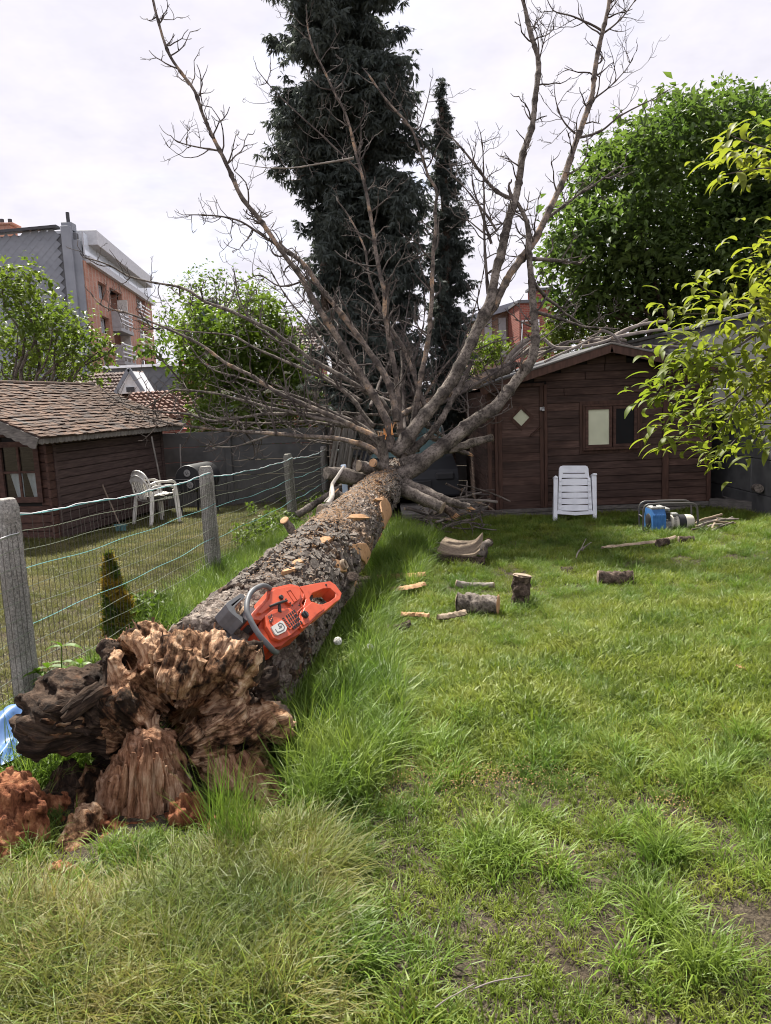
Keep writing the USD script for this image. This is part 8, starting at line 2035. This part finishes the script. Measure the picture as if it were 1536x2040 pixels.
def grass():
    rng = np.random.default_rng(99); N = {}
    TALL = [[(585, 1610), (572, 1400), (560, 1330), (600, 1330), (700, 1200), (790, 1050), (825, 1090), (775, 1180), (770, 1300), (800, 1440), (770, 1560), (690, 1620), (590, 1650)],
            [(425, 1150), (610, 1060), (600, 1110), (500, 1180), (330, 1290), (268, 1270)], [(0, 1560), (60, 1500), (200, 1480), (200, 1560), (60, 1600)], [(790, 1180), (800, 1060), (870, 1080), (830, 1180)]]
    DRY = [(-80, 1800), (120, 1830), (250, 1860), (430, 1745), (600, 1660), (690, 1720), (640, 1850), (600, 2100), (-80, 2100)]
    def region(x, y):
        px, py = proj(x, y, gz(x, y)); t = np.zeros(len(x), bool)
        for q in TALL: t |= inpoly(px, py, q)
        return px, py, t, inpoly(px, py, DRY)
    # lawn, short turf first: density falls with distance and in worn spots
    def sample(n, y0, y1, margin=.7):
        y = np.sqrt(rng.uniform(y0 ** 2, y1 ** 2, n)); x = (rng.uniform(-1, 1, n)) * (.56 * y + margin); return x, y
    x, y = np.concatenate([np.array(sample(15500, 1.3, 6.2)), np.array(sample(13000, 6.2, 11.6))], 1)
    ok = (x > fence_x(y) - .05) & (x < 5.25); x, y = x[ok], y[ok]
    px, py, tall, dry = region(x, y)
    wear = fbm(np.stack([x * 1.5, y * 1.5, 0 * x], -1), 4, 31)
    worn = np.zeros(len(x))
    for cx, cy, rx, ry in ((1500, 1850, 90, 60), (1490, 1700, 60, 22), (1200, 1880, 60, 40), (880, 1940, 110, 40), (1110, 1720, 60, 30), (830, 1550, 110, 36), (1010, 1545, 90, 30), (1345, 1600, 50, 40), (1100, 1830, 40, 30), (1450, 1990, 70, 30), (620, 1990, 60, 40), (240, 1960, 60, 50), (1410, 1390, 60, 16), (1450, 1640, 50, 20)):
        worn = np.maximum(worn, np.exp(-((px - cx) / rx) ** 2 - ((py - cy) / ry) ** 2))
    keep = rng.uniform(size=len(x)) < np.clip(1.3 - .85 * worn - np.clip((.40 - wear) * 4, 0, .45), .3, 1)
    keep &= ~dry
    x, y, tall, wear, worn = x[keep], y[keep], tall[keep], wear[keep], worn[keep]
    lawn = [tuft(rng, 34, .075, (.035, .095), .0062, (.5, 2.1), .5) for _ in range(8)]
    sc = rng.uniform(.65, 1.15, len(x)) * (.6 + 1.0 * np.clip((wear - .35) * 2.4, 0, 1)) * (1 - .35 * worn)
    N['lawn'] = lay('lawn_grass', 'bright green tufted lawn grass on the right of the fallen tree', lawn, [M['lawn']] * 8, x, y, sc, rng)
    # sawdust blown over the worn turf
    vs, fs, k = [], [], 0
    for cx, cy, sx, sy, n in ((830, 1550, 70, 20, 500), (1010, 1545, 70, 16, 420), (1340, 1600, 30, 22, 200), (1100, 1720, 40, 14, 90), (920, 1560, 120, 22, 260)):
        for _ in range(n):
            g = G(cx + rng.normal() * sx, cy + rng.normal() * sy) + [0, 0, rng.uniform(.0, .035)]; L = rng.uniform(.0012, .0034); a_ = rng.uniform(0, 6.28); d = np.array([math.cos(a_), math.sin(a_), rng.normal() * .3]) * L; e = np.array([-math.sin(a_), math.cos(a_), rng.normal() * .3]) * L * .6
            vs += [g - d - e, g + d - e, g + d + e, g - d + e, g + [0, 0, L * .5]]; fs += [(k, k + 1, k + 4), (k + 1, k + 2, k + 4), (k + 2, k + 3, k + 4), (k + 3, k, k + 4)]; k += 5
    single('scattered_sawdust', (np.array(vs), np.array(fs)), M['sawdust'], 'orange sawdust scattered over the worn grass in the middle of the lawn', 'sawdust', kind='stuff')
    # bigger clumps
    x, y = np.array(sample(4300, 1.4, 10.8)); ok = (x > fence_x(y)) & (x < 5.2); x, y = x[ok], y[ok]; px, py, tall, dry = region(x, y); k = ~dry & (rng.uniform(size=len(x)) < .8); x, y = x[k], y[k]
    for cx, cy, n in ((650, 1890, 12), (640, 1850, 8), (690, 1920, 8), (980, 1700, 9), (1000, 1690, 6), (600, 1880, 6), (1340, 1700, 6), (1400, 1560, 7), (930, 1420, 4), (1320, 1830, 6), (1470, 1480, 6), (860, 1480, 6), (1250, 1520, 5), (1080, 1500, 5), (1200, 1480, 5), (1380, 1930, 6)):
        for _ in range(n):
            g = G(cx + rng.normal() * 26, cy + rng.normal() * 14); x, y = np.append(x, g[0]), np.append(y, g[1])
    clump = [tuft(rng, 64, .075, (.09, .20), .0064, (.7, 2.2), .40, 4) for _ in range(5)]
    N['clump'] = lay('grass_clumps', 'thicker darker clumps of long grass scattered over the lawn', clump, [M['tall']] * 5, x, y, rng.uniform(.35, .85, len(x)) * np.where(np.arange(len(x)) > len(x) - 110, 1.25, 1), rng)
    # tall grass along the trunk and fence
    x, y = rng.uniform(-2.6, 1.0, 26000), rng.uniform(2.4, 10.5, 26000); px, py, tall, dry = region(x, y); x, y = x[tall], y[tall]
    k = rng.permutation(len(x))[:3000]; x, y = x[k], y[k]
    tl = [tuft(rng, 30, .07, (.13, .36), .0068, (.4, 2.0), .30, 4) for _ in range(6)]
    N['tall'] = lay('tall_grass', 'tall fresh grass growing along both sides of the fallen trunk', tl, [M['tall']] * 6, x, y, rng.uniform(.55, 1.1, len(x)), rng)
    # dry long grass in the near left corner
    x, y = rng.uniform(-2.0, .2, 30000), rng.uniform(1.2, 3.2, 30000); px, py, tall, dry = region(x, y); x, y = x[dry], y[dry]; k = rng.permutation(len(x))[:1250]; x, y = x[k], y[k]
    dr = [tuft(rng, 42, .085, (.10, .31), .0056, (.9, 2.8), .5, 5) for _ in range(6)]
    N['dry'] = lay('dry_grass', 'long straw coloured and olive grass in the near left corner', dr, [M['dry'], M['dry'], M['dry'], M['lawn'], M['tall'], M['dry']], x, y, rng.uniform(.55, 1.05, len(x)), rng, tilt=.5)
    # a stand of upright green stalks beside the stump
    ctr = [G(470 + rng.normal() * 26, 1695 + rng.normal() * 18) for _ in range(15)]
    st = [tuft(rng, 16, .03, (.26, .46), .0055, (.15, .8), .14, 4) for _ in range(4)]
    x, y = np.array([c[0] for c in ctr]), np.array([c[1] for c in ctr])
    lay('upright_stalks', 'clump of tall upright dark green stalks in front of the right leg of the root', st, [M['tall']] * 4, x, y, rng.uniform(.6, 1.05, len(x)), rng)
    # the neighbour's mown lawn and weeds under the fence
    y = np.sqrt(rng.uniform(3.5 ** 2, 14.5 ** 2, 26000)); x = rng.uniform(-7.5, -.9, 26000); k = (x < fence_x(y) - .06) & (x > -.58 * y - .7); x, y = x[k], y[k]
    mw = [tuft(rng, 36, .08, (.02, .055), .0042, (.4, 1.6), .5, 3) for _ in range(5)]
    N['mown'] = lay('mown_grass', 'short yellowish mown grass of the neighbouring garden beyond the wire fence', mw, [M['mown']] * 5, x, y, rng.uniform(.7, 1.3, len(x)), rng)
    # weeds
    x, y = [], []
    for cx, cy, s, n in ((560, 1060, 30, 60), (520, 1085, 25, 40), (300, 1250, 20, 30), (640, 1010, 24, 30), (470, 960, 60, 60), (560, 985, 40, 40)):
        for _ in range(n): g = G(cx + rng.normal() * s, cy + rng.normal() * s * .5); x.append(g[0]); y.append(g[1])
    wd = []
    for _ in range(4):
        a = leaf_cluster(rng, 26, .12, .07, 1.6); b = (a[0] + [0, 0, .14], a[1]); wd.append(join(b, tuft(rng, 14, .05, (.1, .3), .005, (.2, 1), .2, 4)))
    lay('leafy_weeds', 'low leafy weeds along the wire fence behind the trunk', wd, [M['leaf_bush']] * 4, np.array(x), np.array(y), rng.uniform(.5, 1.2, len(x)), rng, cat='weeds')
    return N
print('grass', grass(), 'triangles', tri_total[0])
